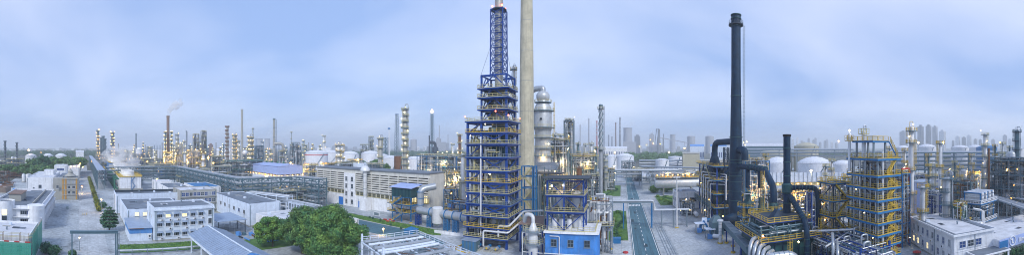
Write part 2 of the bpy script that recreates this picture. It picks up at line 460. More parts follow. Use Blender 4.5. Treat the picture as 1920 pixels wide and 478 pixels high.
def stack(label, px, wb, wt, yt, d, m='steel', bands=0, rim=True, ladder=True, name='chimney', zb=0.0, group=None, flare=None, bm=None, n=20, beacon=False):
    xy = at(px, d); r0, r1 = PW(wb, d) / 2, PW(wt, d) / 2; h = ZH(yt, d) - zb
    root = thing(name, label, 'chimney', xy, zb, 0, group)
    part('shaft', MB().lathe([(r0, 0), ((r0 * .35 + r1 * .65), h * .4), (r1, h * .7), (r1, h)], n), M[m], root)
    part('flue_mouth', MB().lathe([(r1 * .85, h + .002), (r1 * .85, h + .03)], n), M['dblack'], root)
    if rim:
        o = part('rim', MB().lathe([(r1 * 1.01, h - r1 * 1.2), (r1 * 1.14, h - r1 * 1.1), (r1 * 1.14, h - .1), (r1 * .86, h + .12)], n, caps=False), M[bm or m], root)
    for k in range(bands):
        z = h * (k + 1) / (bands + 1); rr = r0 + (r1 - r0) * min(1, z / (h * .7))
        part('band', MB().lathe([(rr * .99, z), (rr * 1.06, z + .1), (rr * 1.06, z + r1 * .5), (rr * .99, z + r1 * .5 + .1)], n, caps=False), M[bm or 'dsteel'], root)
    if ladder:
        f = atan2(-xy[1], -xy[0]) + 1.35
        part('ladder', MB().ladder((cos(f) * (r0 * .4 + r1 * .6 + .5), sin(f) * (r0 * .4 + r1 * .6 + .5), 2), h - 3, (cos(f), sin(f)), .6), M['dsteel'], root)
    if beacon:
        for k in range(3): lamp(root, (cos(k * 2.1 + 4) * (r1 + .4), sin(k * 2.1 + 4) * (r1 + .4), h - r1), max(.2, d / 700), 'redl', 'beacon')
    if flare:
        part('flame', MB().lathe([(r1 * .4, h + .1), (r1 * flare, h + r1 * flare), (r1 * flare * .9, h + r1 * flare * 1.9), (r1 * flare * .3, h + r1 * flare * 3)], 8), M['flame'], root)
    return root

def lattice(root, w0, w1, h, m, seg=8, leg=.25, br=.14, name='lattice', z0=0.0, cx=0, cy=0, each=False):
    mb = MB()
    def cn(t, k): 
        w = (w0 + (w1 - w0) * t) / 2; return (cx + (-w, w, w, -w)[k], cy + (-w, -w, w, w)[k], z0 + h * t)
    for k in range(4):
        if each: part('leg', MB().bar(cn(0, k), cn(1, k), leg), M[m], root)
        else: mb.bar(cn(0, k), cn(1, k), leg)
    for i in range(seg):
        a, b = i / seg, (i + 1) / seg
        for k in range(4):
            k2 = (k + 1) % 4
            mb.bar(cn(b, k), cn(b, k2), br); mb.bar(cn(a, k), cn(b, k2), br); mb.bar(cn(a, k2), cn(b, k), br)
    return part(name, mb, M[m], root)

def dims(px, W, ratio=.7):
    a = abs((px - VPX) / FOC); a = min(a, pi - a); c, s = abs(cos(a)), abs(sin(a))
    if a < pi / 4: lat = W / (c + ratio * s); return lat, lat * ratio
    lat = W / (s + ratio * c); return lat * ratio, lat
def unit(label, px, wpx, yt, d, m='gsteel', levels=5, rail='cream', lamps=6, pipes=40, vessels=4, lm='cool', name='process_unit', ratio=.7, seed=None, taper=False, group=None, brace='d', lr=None, roof=False, top=2.0, cat='process unit', watt=0, pms=('pipe', 'wpipe', 'gsteel', 'dsteel'), fit=20):
    """an open steel structure full of vessels and pipes"""
    xy = at(px, d); W = PW(wpx, d); h = ZH(yt, d); sx, sy = dims(px, W, ratio)
    rng = random.Random(seed or int(px * 13 + d * 3)); root = thing(name, label, cat, xy, 0, 0, group)
    H = h - top; zs = [H * (i + 1) / levels for i in range(levels)]
    nx, ny = max(2, int(sx / 6) + 1), max(2, int(sy / 6) + 1)
    X = [-sx / 2 + sx * i / (nx - 1) for i in range(nx)]; Y = [-sy / 2 + sy * i / (ny - 1) for i in range(ny)]
    pw = max(.25, d / 1400)
    steel_frame(root, X, Y, zs, m, pw, pw * .85, brace, each=d < 160)
    for i, z in enumerate(zs):
        s = .75 if (taper and i >= levels - 2) else 1
        deck(root, -sx / 2 * s, -sy / 2 * s, sx / 2 * s, sy / 2 * s, z + .06, m, rail, w=max(.07, d / 2400), gap=2.0)
    if d < 260: pipes, fit = int(pipes * 2.3), int(fit * 2.2)
    pipework(root, (-sx / 2, -sy / 2, .5, sx / 2, sy / 2, H + top * .5), pipes, rng.random(), (max(.08, d / 2400), max(.2, d / 1000)), pms, 4, 6, fittings=fit)
    for k in range(int(sx / 2.2) if d < 300 else 0):
        x = -sx / 2 + sx * (k + .5) / int(sx / 2.2); part('riser', MB().tube([(x, -sy / 2 - .3, rng.uniform(.3, H * .3)), (x, -sy / 2 - .3, H * rng.uniform(.5, 1.05)), (x, -sy / 2 + 1.2, H * rng.uniform(.5, 1.0))][:rng.choice((2, 3))], rng.uniform(.1, .2), 7), M[rng.choice(('wpipe', 'pipe', 'pipe', 'gsteel'))], root)
    for k in range(vessels):
        z = rng.choice([0] + zs[:-1]); r = min(sx, sy) * rng.uniform(.1, .2); gap = H / levels
        p = (rng.uniform(-.3, .3) * sx, rng.uniform(-.3, .3) * sy, z + .3)
        if k % 2: upright(root, p, r, min(gap * 1.6, r * 5), rng.choice(('vessel', 'ovessel', 'wpipe')))
        else: drum(root, (p[0], p[1], z + .4 + r), min(sx, sy) * .55, r, rng.choice('xy'), 'vessel', zb=z + .05)
    for k in range(int(lamps * .6 + .5)):
        f = rng.choice('fr' if px < VPX else 'fl'); z = rng.choice([0] + zs) + rng.uniform(1.6, 2.6)
        x = rng.uniform(-.5, .5) * sx if f == 'f' else (sx / 2 + .1) * (1 if f == 'r' else -1); y = -sy / 2 - .1 if f == 'f' else rng.uniform(-.5, .5) * sy
        lamp(root, (x, y, z), (lr or max(.08, d / 3000)) * rng.uniform(.4, 1.2), lm)
    for k in range(2 if watt else 0): glow(root, (sx * (-.2 + .4 * k), -sy / 2 - 1.5, zs[min(k + 1, levels - 1)] + 2.2), watt, lm)  # loose lights added for the unit's lamp glow, apart from its bulbs
    if roof:
        part('roof', MB().poly([(-sx / 2 - .5, -sy / 2 - .5), (sx / 2 + .5, -sy / 2 - .5), (sx / 2 + .5, sy / 2 + .5), (-sx / 2 - .5, sy / 2 + .5)], h - .3, h), M['shed'], root)
    return root

def rack(label, pts, z, w=5, levels=2, dz=2.2, npipe=6, m='steel', rp=(.15, .4), step=8, name='pipe_rack', group=None, pms=('pipe', 'wpipe', 'pipe'), truss=False, seed=3, post=.35, girder=True, cover=False, cat='pipe rack'):
    """pipes carried on portal bents along a ground line"""
    rng = random.Random(seed); o = Vector((*pts[0], 0)); root = thing(name, label, cat, pts[0], 0, 0, group)
    P = [Vector((*p, 0)) - o for p in pts]
    def offset(k, s):
        a = (P[k] - P[k - 1]).normalized() if k else (P[1] - P[0]).normalized()
        b = (P[k + 1] - P[k]).normalized() if k < len(P) - 1 else a
        na, nb = Vector((-a.y, a.x, 0)), Vector((-b.y, b.x, 0)); n = (na + nb); n = n / max(.3, n.dot(na)); return P[k] + n * s
    for k in range(len(P) - 1):
        a, b = P[k], P[k + 1]; t = (b - a).normalized(); nn = Vector((-t.y, t.x, 0)); q = max(1, int((b - a).length / step))
        for i in range(q + (k == len(P) - 2)):
            c = a.lerp(b, i / q); mb = MB()
            for s in (-1, 1):
                e = c + nn * s * w / 2; mb.bar(e, e + Vector((0, 0, z + .4)), post)
            for lv in range(levels):
                zz = z - lv * dz - .2; mb.bar(c - nn * (w / 2 + .3) + Vector((0, 0, zz)), c + nn * (w / 2 + .3) + Vector((0, 0, zz)), post * .8, post)
            part('bent', mb, M[m], root)
            if truss and i < q:
                e = a.lerp(b, (i + 1) / q)
                for s in (-1, 1):
                    mb = MB(); f, g = c + nn * s * w / 2, e + nn * s * w / 2
                    for lv in range(levels):
                        zt, zb = z - lv * dz, z - (lv + 1) * dz; u = Vector((0, 0, 1)); mid = (f + g) / 2
                        mb.bar(f + u * zb, mid + u * zt, post * .6); mb.bar(mid + u * zt, g + u * zb, post * .6); mb.bar(f + u * zb, g + u * zb, post * .6); mb.bar(mid + u * zb, mid + u * zt, post * .5)
                    part('truss', mb, M[m], root)
    u = Vector((0, 0, 1))
    if girder:
        for lv in range(levels):
            for s in (-1, 1): part('girder', MB().tube([offset(k, s * w / 2) + u * (z - lv * dz - .15) for k in range(len(P))], post * .6, 4), M[m], root)
    for lv in range(levels):
        for i in range(npipe):
            s = -w / 2 + w * (i + .5) / npipe + rng.uniform(-.1, .1); r = rng.uniform(*rp); r = min(r, w / npipe * .48)
            part('pipe', MB().tube([offset(k, s) + u * (z - lv * dz + r) for k in range(len(P))], r, 8), M[rng.choice(pms)], root)
    if cover:
        for k in range(len(P) - 1):
            part('cover', MB().poly([tuple((offset(k, w / 2 + .4))[:2]), tuple((offset(k, -w / 2 - .4))[:2]), tuple((offset(k + 1, -w / 2 - .4))[:2]), tuple((offset(k + 1, w / 2 + .4))[:2])], z + .9, z + 1.05), M['shed'], root)
    return root

def tank(label, px, wpx, ys, yd, d, m='tank', dome=True, stair=True, name='storage_tank', group=None, ribs=0, rail=True):
    xy = at(px, d); r = PW(wpx, d) / 2; hs = ZH(ys, d); hd = max(.3, ZH(yd, d) - hs)
    root = thing(name, label, 'tank', xy, 0, 0, group)
    part('shell', MB().lathe([(r, 0), (r, hs)], 32), M[m], root)
    part('roof', MB().lathe([(r + .12, hs - .15), (r + .12, hs + .05), (r * .8, hs + hd * .45), (r * .45, hs + hd * .85), (r * .12, hs + hd), (.05, hs + hd)], 32, caps=False), M[m], root)
    f = atan2(-xy[1], -xy[0])
    if rail:
        mb = MB(); mb.rail([(cos(2 * pi * i / 24) * r, sin(2 * pi * i / 24) * r, hs + .05) for i in range(24)], 1.0, max(.06, d / 3500), 3, True, False)
        part('railing', mb, M['steel'], root)
    if ribs:
        for i in range(ribs):
            t = 2 * pi * i / ribs; part('rib', MB().box((cos(t) * (r + .12), sin(t) * (r + .12), hs / 2), (.3, .3, hs), t), M[m], root)
    if stair:
        mb = MB(); k = 14
        for i in range(k):
            t0, t1 = f - .2 + .9 * i / k, f - .2 + .9 * (i + 1) / k
            mb.bar((cos(t0) * (r + .6), sin(t0) * (r + .6), hs * i / k), (cos(t1) * (r + .6), sin(t1) * (r + .6), hs * (i + 1) / k), .8, .35)
        part('stair', mb, M['gsteel'], root)
    return root

# ---------------------------------------------------------------- buildings
WINC = {}
def wmesh(w, h, mull, rows, fm):
    k = (w, h, mull, rows, fm)
    if k not in WINC:
        mb = MB(); t = .09
        mb.bb(-w / 2, -.10, 0, w / 2, 0.0, t).bb(-w / 2, -.10, h - t, w / 2, 0, h).bb(-w / 2, -.10, t, -w / 2 + t, 0, h - t).bb(w / 2 - t, -.10, t, w / 2, 0, h - t)
        for i in range(1, mull): mb.bb(-w / 2 + w * i / mull - .03, -.08, t, -w / 2 + w * i / mull + .03, 0, h - t)
        for i in range(1, rows): mb.bb(-w / 2 + t, -.075, h * i / rows - .03, w / 2 - t, 0, h * i / rows + .03)
        mb.bb(-w / 2 - .12, -.2, -.12, w / 2 + .12, 0, 0)
        WINC[k] = mb.mesh('window', M[fm])
    return WINC[k]
def pmesh(w, h, m):
    k = ('p', w, h, m)
    if k not in WINC: WINC[k] = MB().bb(-w / 2 + .02, -.03, .02, w / 2 - .02, -.004, h - .02).mesh('pane', M[m])
    return WINC[k]
def window(root, W, D, face, u, z, w, h, m='glass', mull=2, rows=1, fm='frame'):
    loc, rz = {'f': ((u, 0, z), 0), 'r': ((W, u, z), pi / 2), 'l': ((0, u, z), -pi / 2), 'b': ((u, D, z), pi)}[face]
    o = obj('window', wmesh(w, h, mull, rows, fm), root, loc, rz); obj('pane', pmesh(w, h, m), o)
    return o
ACM = []
def aircon(root, W, D, face, u, z):
    if not ACM:
        ACM.append(MB().bb(-.42, -.38, 0, .42, -.02, .62).mesh('air_conditioner', M['white']))
        t = MB().tube([(0, -.40, .31), (0, -.38, .31)], .25, 10); ACM.append(t.mesh('fan_grille', M['dsteel']))
    loc, rz = {'f': ((u, 0, z), 0), 'r': ((W, u, z), pi / 2), 'l': ((0, u, z), -pi / 2), 'b': ((u, D, z), pi)}[face]
    o = obj('air_conditioner', ACM[0], root, loc, rz); obj('fan_grille', ACM[1], o)
def building(name, label, x0, y0, x1, y1, h, wall='white', roof='roof', par=.6, rz=0.0, group=None, cat='building', over=0.0, z=0.0, plinth=True):
    W, D = x1 - x0, y1 - y0
    root = thing(name, label, cat, (x0, y0), z, rz, group)
    part('wall', MB().bb(0, 0, 0, W, D, h), M[wall], root)
    rf = part('roof', MB().bb(.2 - over, .2 - over, h + .005, W - .2 + over, D - .2 + over, h + .12), M[roof], root)
    if par:
        t = .25; e = over
        part('parapet', MB().bb(-e, -e, h + .002, W + e, t - e, h + par).bb(-e, D - t + e, h + .002, W + e, D + e, h + par).bb(-e, t - e, h + .002, t - e, D - t + e, h + par).bb(W - t + e, t - e, h + .002, W + e, D - t + e, h + par), M[wall], root)
    if plinth: part('plinth', MB().bb(-.06, -.06, 0, W + .06, D + .06, .45), M['conc'], root)
    root['W'], root['D'] = W, D
    rr = random.Random(int(abs(x0 * 7 + y0 * 13)))
    for (x, y) in ((W + .1, .6), (W + .1, D - .6), (W * .5, -.1), (-.1, D * .4)):
        part('downpipe', MB().tube([(x, y, .2), (x, y, h - .1)], .07, 6), M['gsteel'], root)
    if W > 8 and D > 8:
        for k in range(int(min(6, W * D / 90)) + 1):
            x, y = rr.uniform(1.2, W - 1.6), rr.uniform(1.2, D - 1.6); a, b = rr.uniform(.8, 3.2), rr.uniform(.8, 2.6); a, b = min(a, W - x - .5), min(b, D - y - .5)
            part('roof_patch', MB().bb(x, y, h + .121, x + a, y + b, h + .128 + k * .002), M[rr.choice(('roof', 'lroof', 'conc', 'dsteel'))], rf)
        for k in range(int(min(3, W * D / 160)) + 1):
            x, y = rr.uniform(1.5, W - 1.5), rr.uniform(1.5, D - 1.5)
            if k % 2: part('roof_vent', MB().lathe([(.22, .0), (.22, .7), (.38, .75), (.1, 1.0)], 8, (x, y, h + .12)), M['steel'], root)
            else: part('roof_unit', MB().box((x, y, h + .55), (1.2, .8, .8)), M['bwhite'], root)
    return root
def row(root, face, n, z, w, h, m='glass', a=None, b=None, mull=2, rows=1, ac=0, lit=(), fm='frame', seed=1, skip=()):
    W, D = root['W'], root['D']; Lf = W if face in 'fb' else D; a = a if a is not None else 0; b = b if b is not None else Lf
    for i in range(n):
        if i in skip: continue
        u = a + (b - a) * (i + .5) / n
        window(root, W, D, face, u, z, w, h, 'lit' if i in lit else (m if m == 'dblack' or w > 4 else (m, m, 'bglass', 'glass', 'curtain')[int(abs(u * 7.3 + z * 3.1 + W)) % 5]), mull, rows, fm)
        if ac and (i + seed) % ac == 0: aircon(root, W, D, face, u + w * .35, z - 1.0)
def door(root, face, u, w, h, m='door', z=0.0):
    W, D = root['W'], root['D']; loc, rz = {'f': ((u, 0, z), 0), 'r': ((W, u, z), pi / 2), 'l': ((0, u, z), -pi / 2)}[face]
    o = part('door', MB().bb(-w / 2, -.07, .02, w / 2, -.003, h), M[m], root, loc, rz)
    part('door_frame', MB().bb(-w / 2 - .12, -.12, 0, -w / 2, -.002, h + .12).bb(w / 2, -.12, 0, w / 2 + .12, -.002, h + .12).bb(-w / 2, -.12, h + .001, w / 2, -.002, h + .12), M['frame'], o)
    return o

# ---------------------------------------------------------------- plants
def leaf_mat(name, c, var=.5):
    m = bpy.data.materials.new(name); m.use_nodes = True; n = m.node_tree.nodes; l = m.node_tree.links; b = n['Principled BSDF']
    g = n.new('ShaderNodeNewGeometry'); r = n.new('ShaderNodeMapRange'); r.inputs[3].default_value = 1 - var; r.inputs[4].default_value = 1 + var
    l.new(g.outputs['Random Per Island'], r.inputs[0])
    ns = n.new('ShaderNodeTexNoise'); ns.inputs['Scale'].default_value = .45; ns.inputs['Detail'].default_value = 3; l.new(g.outputs['Position'], ns.inputs['Vector'])
    rm = n.new('ShaderNodeMapRange'); rm.inputs[1].default_value = .38; rm.inputs[2].default_value = .62; l.new(ns.outputs[0], rm.inputs[0])
    mc = n.new('ShaderNodeMixRGB'); mc.inputs[1].default_value = (c[0] * .55, c[1] * .72, c[2] * .9, 1); mc.inputs[2].default_value = (c[0] * 1.5, c[1] * 1.18, c[2] * .9, 1); l.new(rm.outputs[0], mc.inputs[0])
    v = n.new('ShaderNodeVectorMath'); v.operation = 'SCALE'; l.new(mc.outputs[0], v.inputs[0]); l.new(r.outputs[0], v.inputs['Scale'])
    l.new(v.outputs[0], b.inputs['Base Color']); b.inputs['Roughness'].default_value = .6
    b.inputs['Specular IOR Level'].default_value = .3
    return m
M['leaf'] = leaf_mat('plane_tree_leaf', (.10, .225, .065)); M['leafy'] = leaf_mat('yellow_green_leaf', (.16, .20, .02))
M['leafd'] = leaf_mat('dark_conifer_leaf', (.05, .14, .075)); M['leafg'] = leaf_mat('grove_leaf', (.09, .20, .07)); M['leafb'] = leaf_mat('bright_shrub_leaf', (.12, .26, .06))
M['bark'] = mat('tree_bark', (.07, .055, .04), .9)
M['ivy'] = leaf_mat('ivy_leaf', (.03, .12, .05))
def leaves(lobes, n, size, seed, fill=.35):
    """leaf-sized quads spread through the lobes' volume; lobes = (x,y,z,rx,ry,rz)"""
    rng = np.random.default_rng(seed); lb = np.array(lobes, float)
    wts = (lb[:, 3] * lb[:, 4] + lb[:, 4] * lb[:, 5] + lb[:, 3] * lb[:, 5]); wts /= wts.sum()
    k = rng.choice(len(lb), n, p=wts); d = rng.normal(size=(n, 3)); d /= np.linalg.norm(d, axis=1)[:, None]
    rad = 1 - fill * rng.random(n) ** 1.5
    c = lb[k, :3] + d * lb[k, 3:] * rad[:, None] * (1 + .12 * rng.normal(size=(n, 1)))
    nr = d + .5 * rng.normal(size=(n, 3)); nr /= np.linalg.norm(nr, axis=1)[:, None]
    a = np.cross(nr, rng.normal(size=(n, 3))); a /= np.linalg.norm(a, axis=1)[:, None]; b = np.cross(nr, a)
    s = size * (.6 + .8 * rng.random((n, 1)))
    v = np.stack([c - a * s, c - b * s * .55, c + a * s, c + b * s * .55], 1).reshape(-1, 3)
    me = bpy.data.meshes.new('crown'); me.vertices.add(4 * n); me.vertices.foreach_set('co', v.ravel())
    me.loops.add(4 * n); me.loops.foreach_set('vertex_index', np.arange(4 * n)); me.polygons.add(n)
    me.polygons.foreach_set('loop_start', np.arange(0, 4 * n, 4)); me.polygons.foreach_set('loop_total', np.full(n, 4)); me.update()
    return me
def tree(label, xy, h, r, n=5000, size=.3, leaf='leaf', trunk=.28, seed=1, name='broadleaf_tree', group=None, nl=16, cat='tree', base=.25, flat=.8):
    rng = random.Random(seed); root = thing(name, label, cat, xy, 0, 0, group)
    cz = h * (base + 1) / 2; ch = h * (1 - base) / 2
    lobes = []
    for i in range(nl):
        q = (i + .5) / nl; zz = 1 - 1.75 * q; t = i * 2.39996 + rng.uniform(-.3, .3); s = rng.uniform(.20, .36) if nl > 20 else rng.uniform(.28, .44)
        k = rng.uniform(.78, 1.06) - s; hr = sqrt(max(.02, 1 - zz * zz))
        lobes.append((r * hr * k * cos(t) * 1.15, r * hr * k * sin(t) * 1.15, cz + ch * zz * k * 1.25, r * s, r * s, max(ch, r * .6) * s * flat))
    lobes.append((0, 0, cz - ch * .1, r * .5, r * .5, ch * .55))
    mb = MB().tube([(0, 0, -.1), (.1, .05, h * .25), (0, .1, h * .55), (.05, 0, h * .85)], [trunk, trunk * .8, trunk * .45, .05], 8)
    for i in range(0, nl, 2):
        L = lobes[i]; mb.tube([(0, 0, h * rng.uniform(.2, .45)), (L[0] * .5, L[1] * .5, (L[2] + h * .35) / 2 + .3), (L[0] * .9, L[1] * .9, L[2])], [trunk * .4, trunk * .28, .04], 5)
    part('trunk', mb, M['bark'], root)
    me = leaves(lobes, n, size, seed); me.materials.append(M[leaf]); obj('crown', me, root)
    return root
def shrub(label, xy, h, r, n=900, size=.16, leaf='leafb', seed=1, name='round_shrub', group=None, ry=None, z=0.0):
    root = thing(name, label, 'shrub', xy, z, 0, group); ry = ry or r
    mb = MB()
    for k in range(4): mb.tube([(0, 0, -.05), (r * .3 * cos(k * 1.6), ry * .3 * sin(k * 1.6), h * .5)], [.06, .02], 5)
    part('stem', mb, M['bark'], root)
    me = leaves([(0, 0, h * .52, r, ry, h * .5), (r * .3, 0, h * .6, r * .6, ry * .6, h * .42), (-r * .3, ry * .2, h * .5, r * .6, ry * .6, h * .42)], n, size, seed, .5); me.materials.append(M[leaf]); obj('crown', me, root)
    return root

# ---------------------------------------------------------------- lamps
def street_lamp(label, px, ybase, ylamp, lm='warm', r=.28, name='street_lamp', group=None, arm=1.2, d=None, adir=None, pole='steel', pr=.09, watt=0):
    d = d or gd(ybase); xy = at(px, d); h = ZH(ylamp, d)
    root = thing(name, label, 'street lamp', xy, 0, 0, group)
    part('pole', MB().tube([(0, 0, 0), (0, 0, h * .5), (0, 0, h + .3)], [pr * 1.3, pr, pr * .7], 8), M[pole], root)
    part('base_plate', MB().box((0, 0, .06), (.5, .5, .12)), M['conc'], root)
    a = adir if adir is not None else atan2(-xy[1], -xy[0]); c, s = cos(a), sin(a)
    part('arm', MB().tube([(0, 0, h + .2), (c * arm * .6, s * arm * .6, h + .42), (c * arm, s * arm, h + .3)], .05, 6), M[pole], root)
    hd = part('lamp_head', MB().box((c * arm, s * arm, h + .25), (.5, .3, .14), a), M['dsteel'], root)
    lamp(hd, (c * arm, s * arm, h - r * .2), r, lm, 'bulb')
    if watt: glow(root, (c * arm, s * arm, h - r * 1.5), watt, lm)
    return root
def flood_mast(label, px, ybase, ylamp, d=None, r=.35, lm='cool', n=3, group=None, pole='steel', watt=0):
    d = d or gd(ybase); xy = at(px, d); h = ZH(ylamp, d)
    root = thing('floodlight_mast', label, 'lamp mast', xy, 0, 0, group)
    part('pole', MB().tube([(0, 0, 0), (0, 0, h * .5), (0, 0, h + .6)], [.2, .15, .1], 8), M[pole], root)
    a = atan2(-xy[1], -xy[0]); c, s = cos(a), sin(a)
    part('crossarm', MB().bar((-s * 1.2, c * 1.2, h + .3), (s * 1.2, -c * 1.2, h + .3), .12), M[pole], root)
    for k in range(n):
        q = (k - (n - 1) / 2) * .9; hd = part('lamp_head', MB().box((s * q - c * .05, -c * q - s * .05, h + .3), (.3, .6, .5), a), M['dsteel'], root)
        lamp(hd, (s * q + c * (.15 + r * .5), -c * q + s * (.15 + r * .5), h + .3), r, lm, 'bulb')
    if watt: glow(root, (c * (r * 2 + .6), s * (r * 2 + .6), h + .1), watt, lm)
    return root
# ---------------------------------------------------------------- the ground
def ground_mat(name, c1, c2, scale, detail_scale, rough=.9, crack=0.0, slab=0.0, wear=0.0, stain=0.0):
    m = bpy.data.materials.new(name); m.use_nodes = True; n = m.node_tree.nodes; l = m.node_tree.links; b = n['Principled BSDF']
    b.inputs['Roughness'].default_value = rough; g = n.new('ShaderNodeNewGeometry')
    a = n.new('ShaderNodeTexNoise'); a.inputs['Scale'].default_value = scale; a.inputs['Detail'].default_value = 8; a.inputs['Roughness'].default_value = .65
    d = n.new('ShaderNodeTexNoise'); d.inputs['Scale'].default_value = detail_scale; d.inputs['Detail'].default_value = 4
    l.new(g.outputs['Position'], a.inputs['Vector']); l.new(g.outputs['Position'], d.inputs['Vector'])
    r = n.new('ShaderNodeValToRGB'); r.color_ramp.elements[0].color = (*c1, 1); r.color_ramp.elements[1].color = (*c2, 1)
    r.color_ramp.elements[0].position = .36; r.color_ramp.elements[1].position = .66
    l.new(a.outputs[0], r.inputs[0]); last = r.outputs[0]
    mr = n.new('ShaderNodeMapRange'); mr.inputs[1].default_value = .3; mr.inputs[2].default_value = .7; mr.inputs[3].default_value = .78; mr.inputs[4].default_value = 1.18
    l.new(d.outputs[0], mr.inputs[0]); v = n.new('ShaderNodeVectorMath'); v.operation = 'SCALE'; l.new(last, v.inputs[0]); l.new(mr.outputs[0], v.inputs['Scale']); last = v.outputs[0]
    if slab:
        # saw-cut joints and tarred cracks between the cast slabs
        bk = n.new('ShaderNodeTexBrick'); bk.inputs['Scale'].default_value = 1.0 / slab; bk.inputs['Mortar Size'].default_value = .012; bk.inputs['Brick Width'].default_value = 1; bk.inputs['Row Height'].default_value = .8; bk.offset = 0
        bk.inputs['Color1'].default_value = (1, 1, 1, 1); bk.inputs['Color2'].default_value = (.94, .94, .94, 1); bk.inputs['Mortar'].default_value = (.78, .78, .78, 1)
        l.new(g.outputs['Position'], bk.inputs['Vector'])
        v2 = n.new('ShaderNodeVectorMath'); v2.operation = 'MULTIPLY'; l.new(last, v2.inputs[0]); l.new(bk.outputs[0], v2.inputs[1]); last = v2.outputs[0]
    if crack:
        vo = n.new('ShaderNodeTexVoronoi'); vo.feature = 'DISTANCE_TO_EDGE'; vo.inputs['Scale'].default_value = .12; vo.inputs['Randomness'].default_value = 1
        ad = n.new('ShaderNodeVectorMath'); ad.operation = 'ADD'; sc = n.new('ShaderNodeVectorMath'); sc.operation = 'SCALE'; sc.inputs['Scale'].default_value = 5.0
        l.new(a.outputs['Color'], sc.inputs[0]); l.new(g.outputs['Position'], ad.inputs[0]); l.new(sc.outputs[0], ad.inputs[1]); l.new(ad.outputs[0], vo.inputs['Vector'])
        r3 = n.new('ShaderNodeMapRange'); r3.inputs[1].default_value = 0; r3.inputs[2].default_value = .018; r3.inputs[3].default_value = 1 - crack; r3.inputs[4].default_value = 1
        l.new(vo.outputs['Distance'], r3.inputs[0]); v3 = n.new('ShaderNodeVectorMath'); v3.operation = 'SCALE'; l.new(last, v3.inputs[0]); l.new(r3.outputs[0], v3.inputs['Scale']); last = v3.outputs[0]
    if stain:
        # oil and water stains, each with a shape of its own
        nst = n.new('ShaderNodeTexNoise'); nst.inputs['Scale'].default_value = .11; nst.inputs['Detail'].default_value = 9; nst.inputs['Roughness'].default_value = .72; nst.inputs['Distortion'].default_value = .8; l.new(g.outputs['Position'], nst.inputs['Vector'])
        rst = n.new('ShaderNodeMapRange'); rst.inputs[1].default_value = .54; rst.inputs[2].default_value = .66; rst.inputs[3].default_value = 1; rst.inputs[4].default_value = 1 - stain; l.new(nst.outputs[0], rst.inputs[0])
        vst = n.new('ShaderNodeVectorMath'); vst.operation = 'SCALE'; l.new(last, vst.inputs[0]); l.new(rst.outputs[0], vst.inputs['Scale']); last = vst.outputs[0]
    if wear:
        # tyre tracks and oil marks drawn out along the lane
        mpw = n.new('ShaderNodeMapping'); mpw.inputs['Scale'].default_value = (1.1, .03, 1); l.new(g.outputs['Position'], mpw.inputs[0])
        nw = n.new('ShaderNodeTexNoise'); nw.inputs['Scale'].default_value = 1; nw.inputs['Detail'].default_value = 6; nw.inputs['Roughness'].default_value = .7; l.new(mpw.outputs[0], nw.inputs['Vector'])
        rw = n.new('ShaderNodeMapRange'); rw.inputs[1].default_value = .35; rw.inputs[2].default_value = .65; rw.inputs[3].default_value = 1 - wear; rw.inputs[4].default_value = 1 + wear; l.new(nw.outputs[0], rw.inputs[0])
        vw = n.new('ShaderNodeVectorMath'); vw.operation = 'SCALE'; l.new(last, vw.inputs[0]); l.new(rw.outputs[0], vw.inputs['Scale']); last = vw.outputs[0]
    l.new(last, b.inputs['Base Color'])
    return m
M['earth'] = ground_mat('plain_earth_and_scrub', (.055, .075, .05), (.13, .125, .11), .012, .2)
M['yard'] = ground_mat('stained_concrete_yard', (.29, .325, .35), (.47, .515, .545), .05, .8, slab=5.2, crack=.12, stain=.45)
M['apron'] = ground_mat('pale_concrete_apron', (.40, .435, .46), (.56, .595, .62), .08, 1.2, slab=6, crack=.1, stain=.35)
M['lroad'] = ground_mat('worn_concrete_road', (.33, .355, .375), (.52, .555, .58), .07, .9, slab=4.2, crack=.12, stain=.35)
M['asph'] = ground_mat('asphalt', (.05, .13, .175), (.08, .175, .215), .1, 2.5, rough=.75, wear=.3)
M['grass'] = ground_mat('mown_grass', (.045, .13, .025), (.10, .20, .04), .3, 3)
M['soil'] = ground_mat('planting_bed_soil', (.05, .05, .05), (.09, .08, .075), .3, 3)
M['kerb'] = mat('kerb_stone', (.45, .45, .44), .8); M['paint'] = mat('road_paint', (.75, .76, .76), .6, var=.2, scale=2)

structure('ground', MB().sheet([(-6000, -6000, 0), (6000, -6000, 0), (6000, 6000, 0), (-6000, 6000, 0)]), M['earth'])
structure('plant_yard', MB().sheet([(-430, -70, 0), (330, -40, 0), (330, 420, 0), (-430, 420, 0)]), M['yard'], .004)
lr = structure('concrete_road', MB().sheet([(-55, -2.6, 0), (-94, -2.6, 0), (-294, -6.6, 0), (-720, -12, 0), (-720, -4, 0), (-308, .9, 0), (-153, 5.2, 0), (-116, 5.8, 0), (-55, 6, 0)]), M['lroad'], .008)
mb = MB()
for a, b in (((-116, 5.95), (-153, 5.35)), ((-153, 5.35), (-308, 1.05))): mb.bar((*a, .06), (*b, .06), .2, .14)
part('kerb', mb, M['kerb'], lr)
RX0, RX1 = 3.3, 10.9
rd = structure('asphalt_road', MB().sheet([(RX0, 15, 0), (RX1, 15, 0), (RX1, 335, 0), (RX0, 335, 0)]), M['asph'], .008)
for x in (RX0 - .12, RX1 + .12): part('kerb', MB().bb(x - .1, 15, -.005, x + .1, 335, .13), M['kerb'], rd)
for x in (RX0 + .35, RX1 - .35): part('edge_line', MB().bb(x - .09, 15, .001, x + .09, 335, .005), M['paint'], rd)
dm = MB().bb(-.09, 0, .001, .09, 2.2, .005).mesh('lane_dash', M['paint'])
y = 60
while y < 300:
    if not (168 < y < 180 or 274 < y < 288): obj('lane_dash', dm, rd, ((RX0 + RX1) / 2, y, 0))
    y += 5.4
zm = MB().bb(-.24, 0, .001, .24, 4.0, .006).mesh('crossing_stripe', M['paint'])
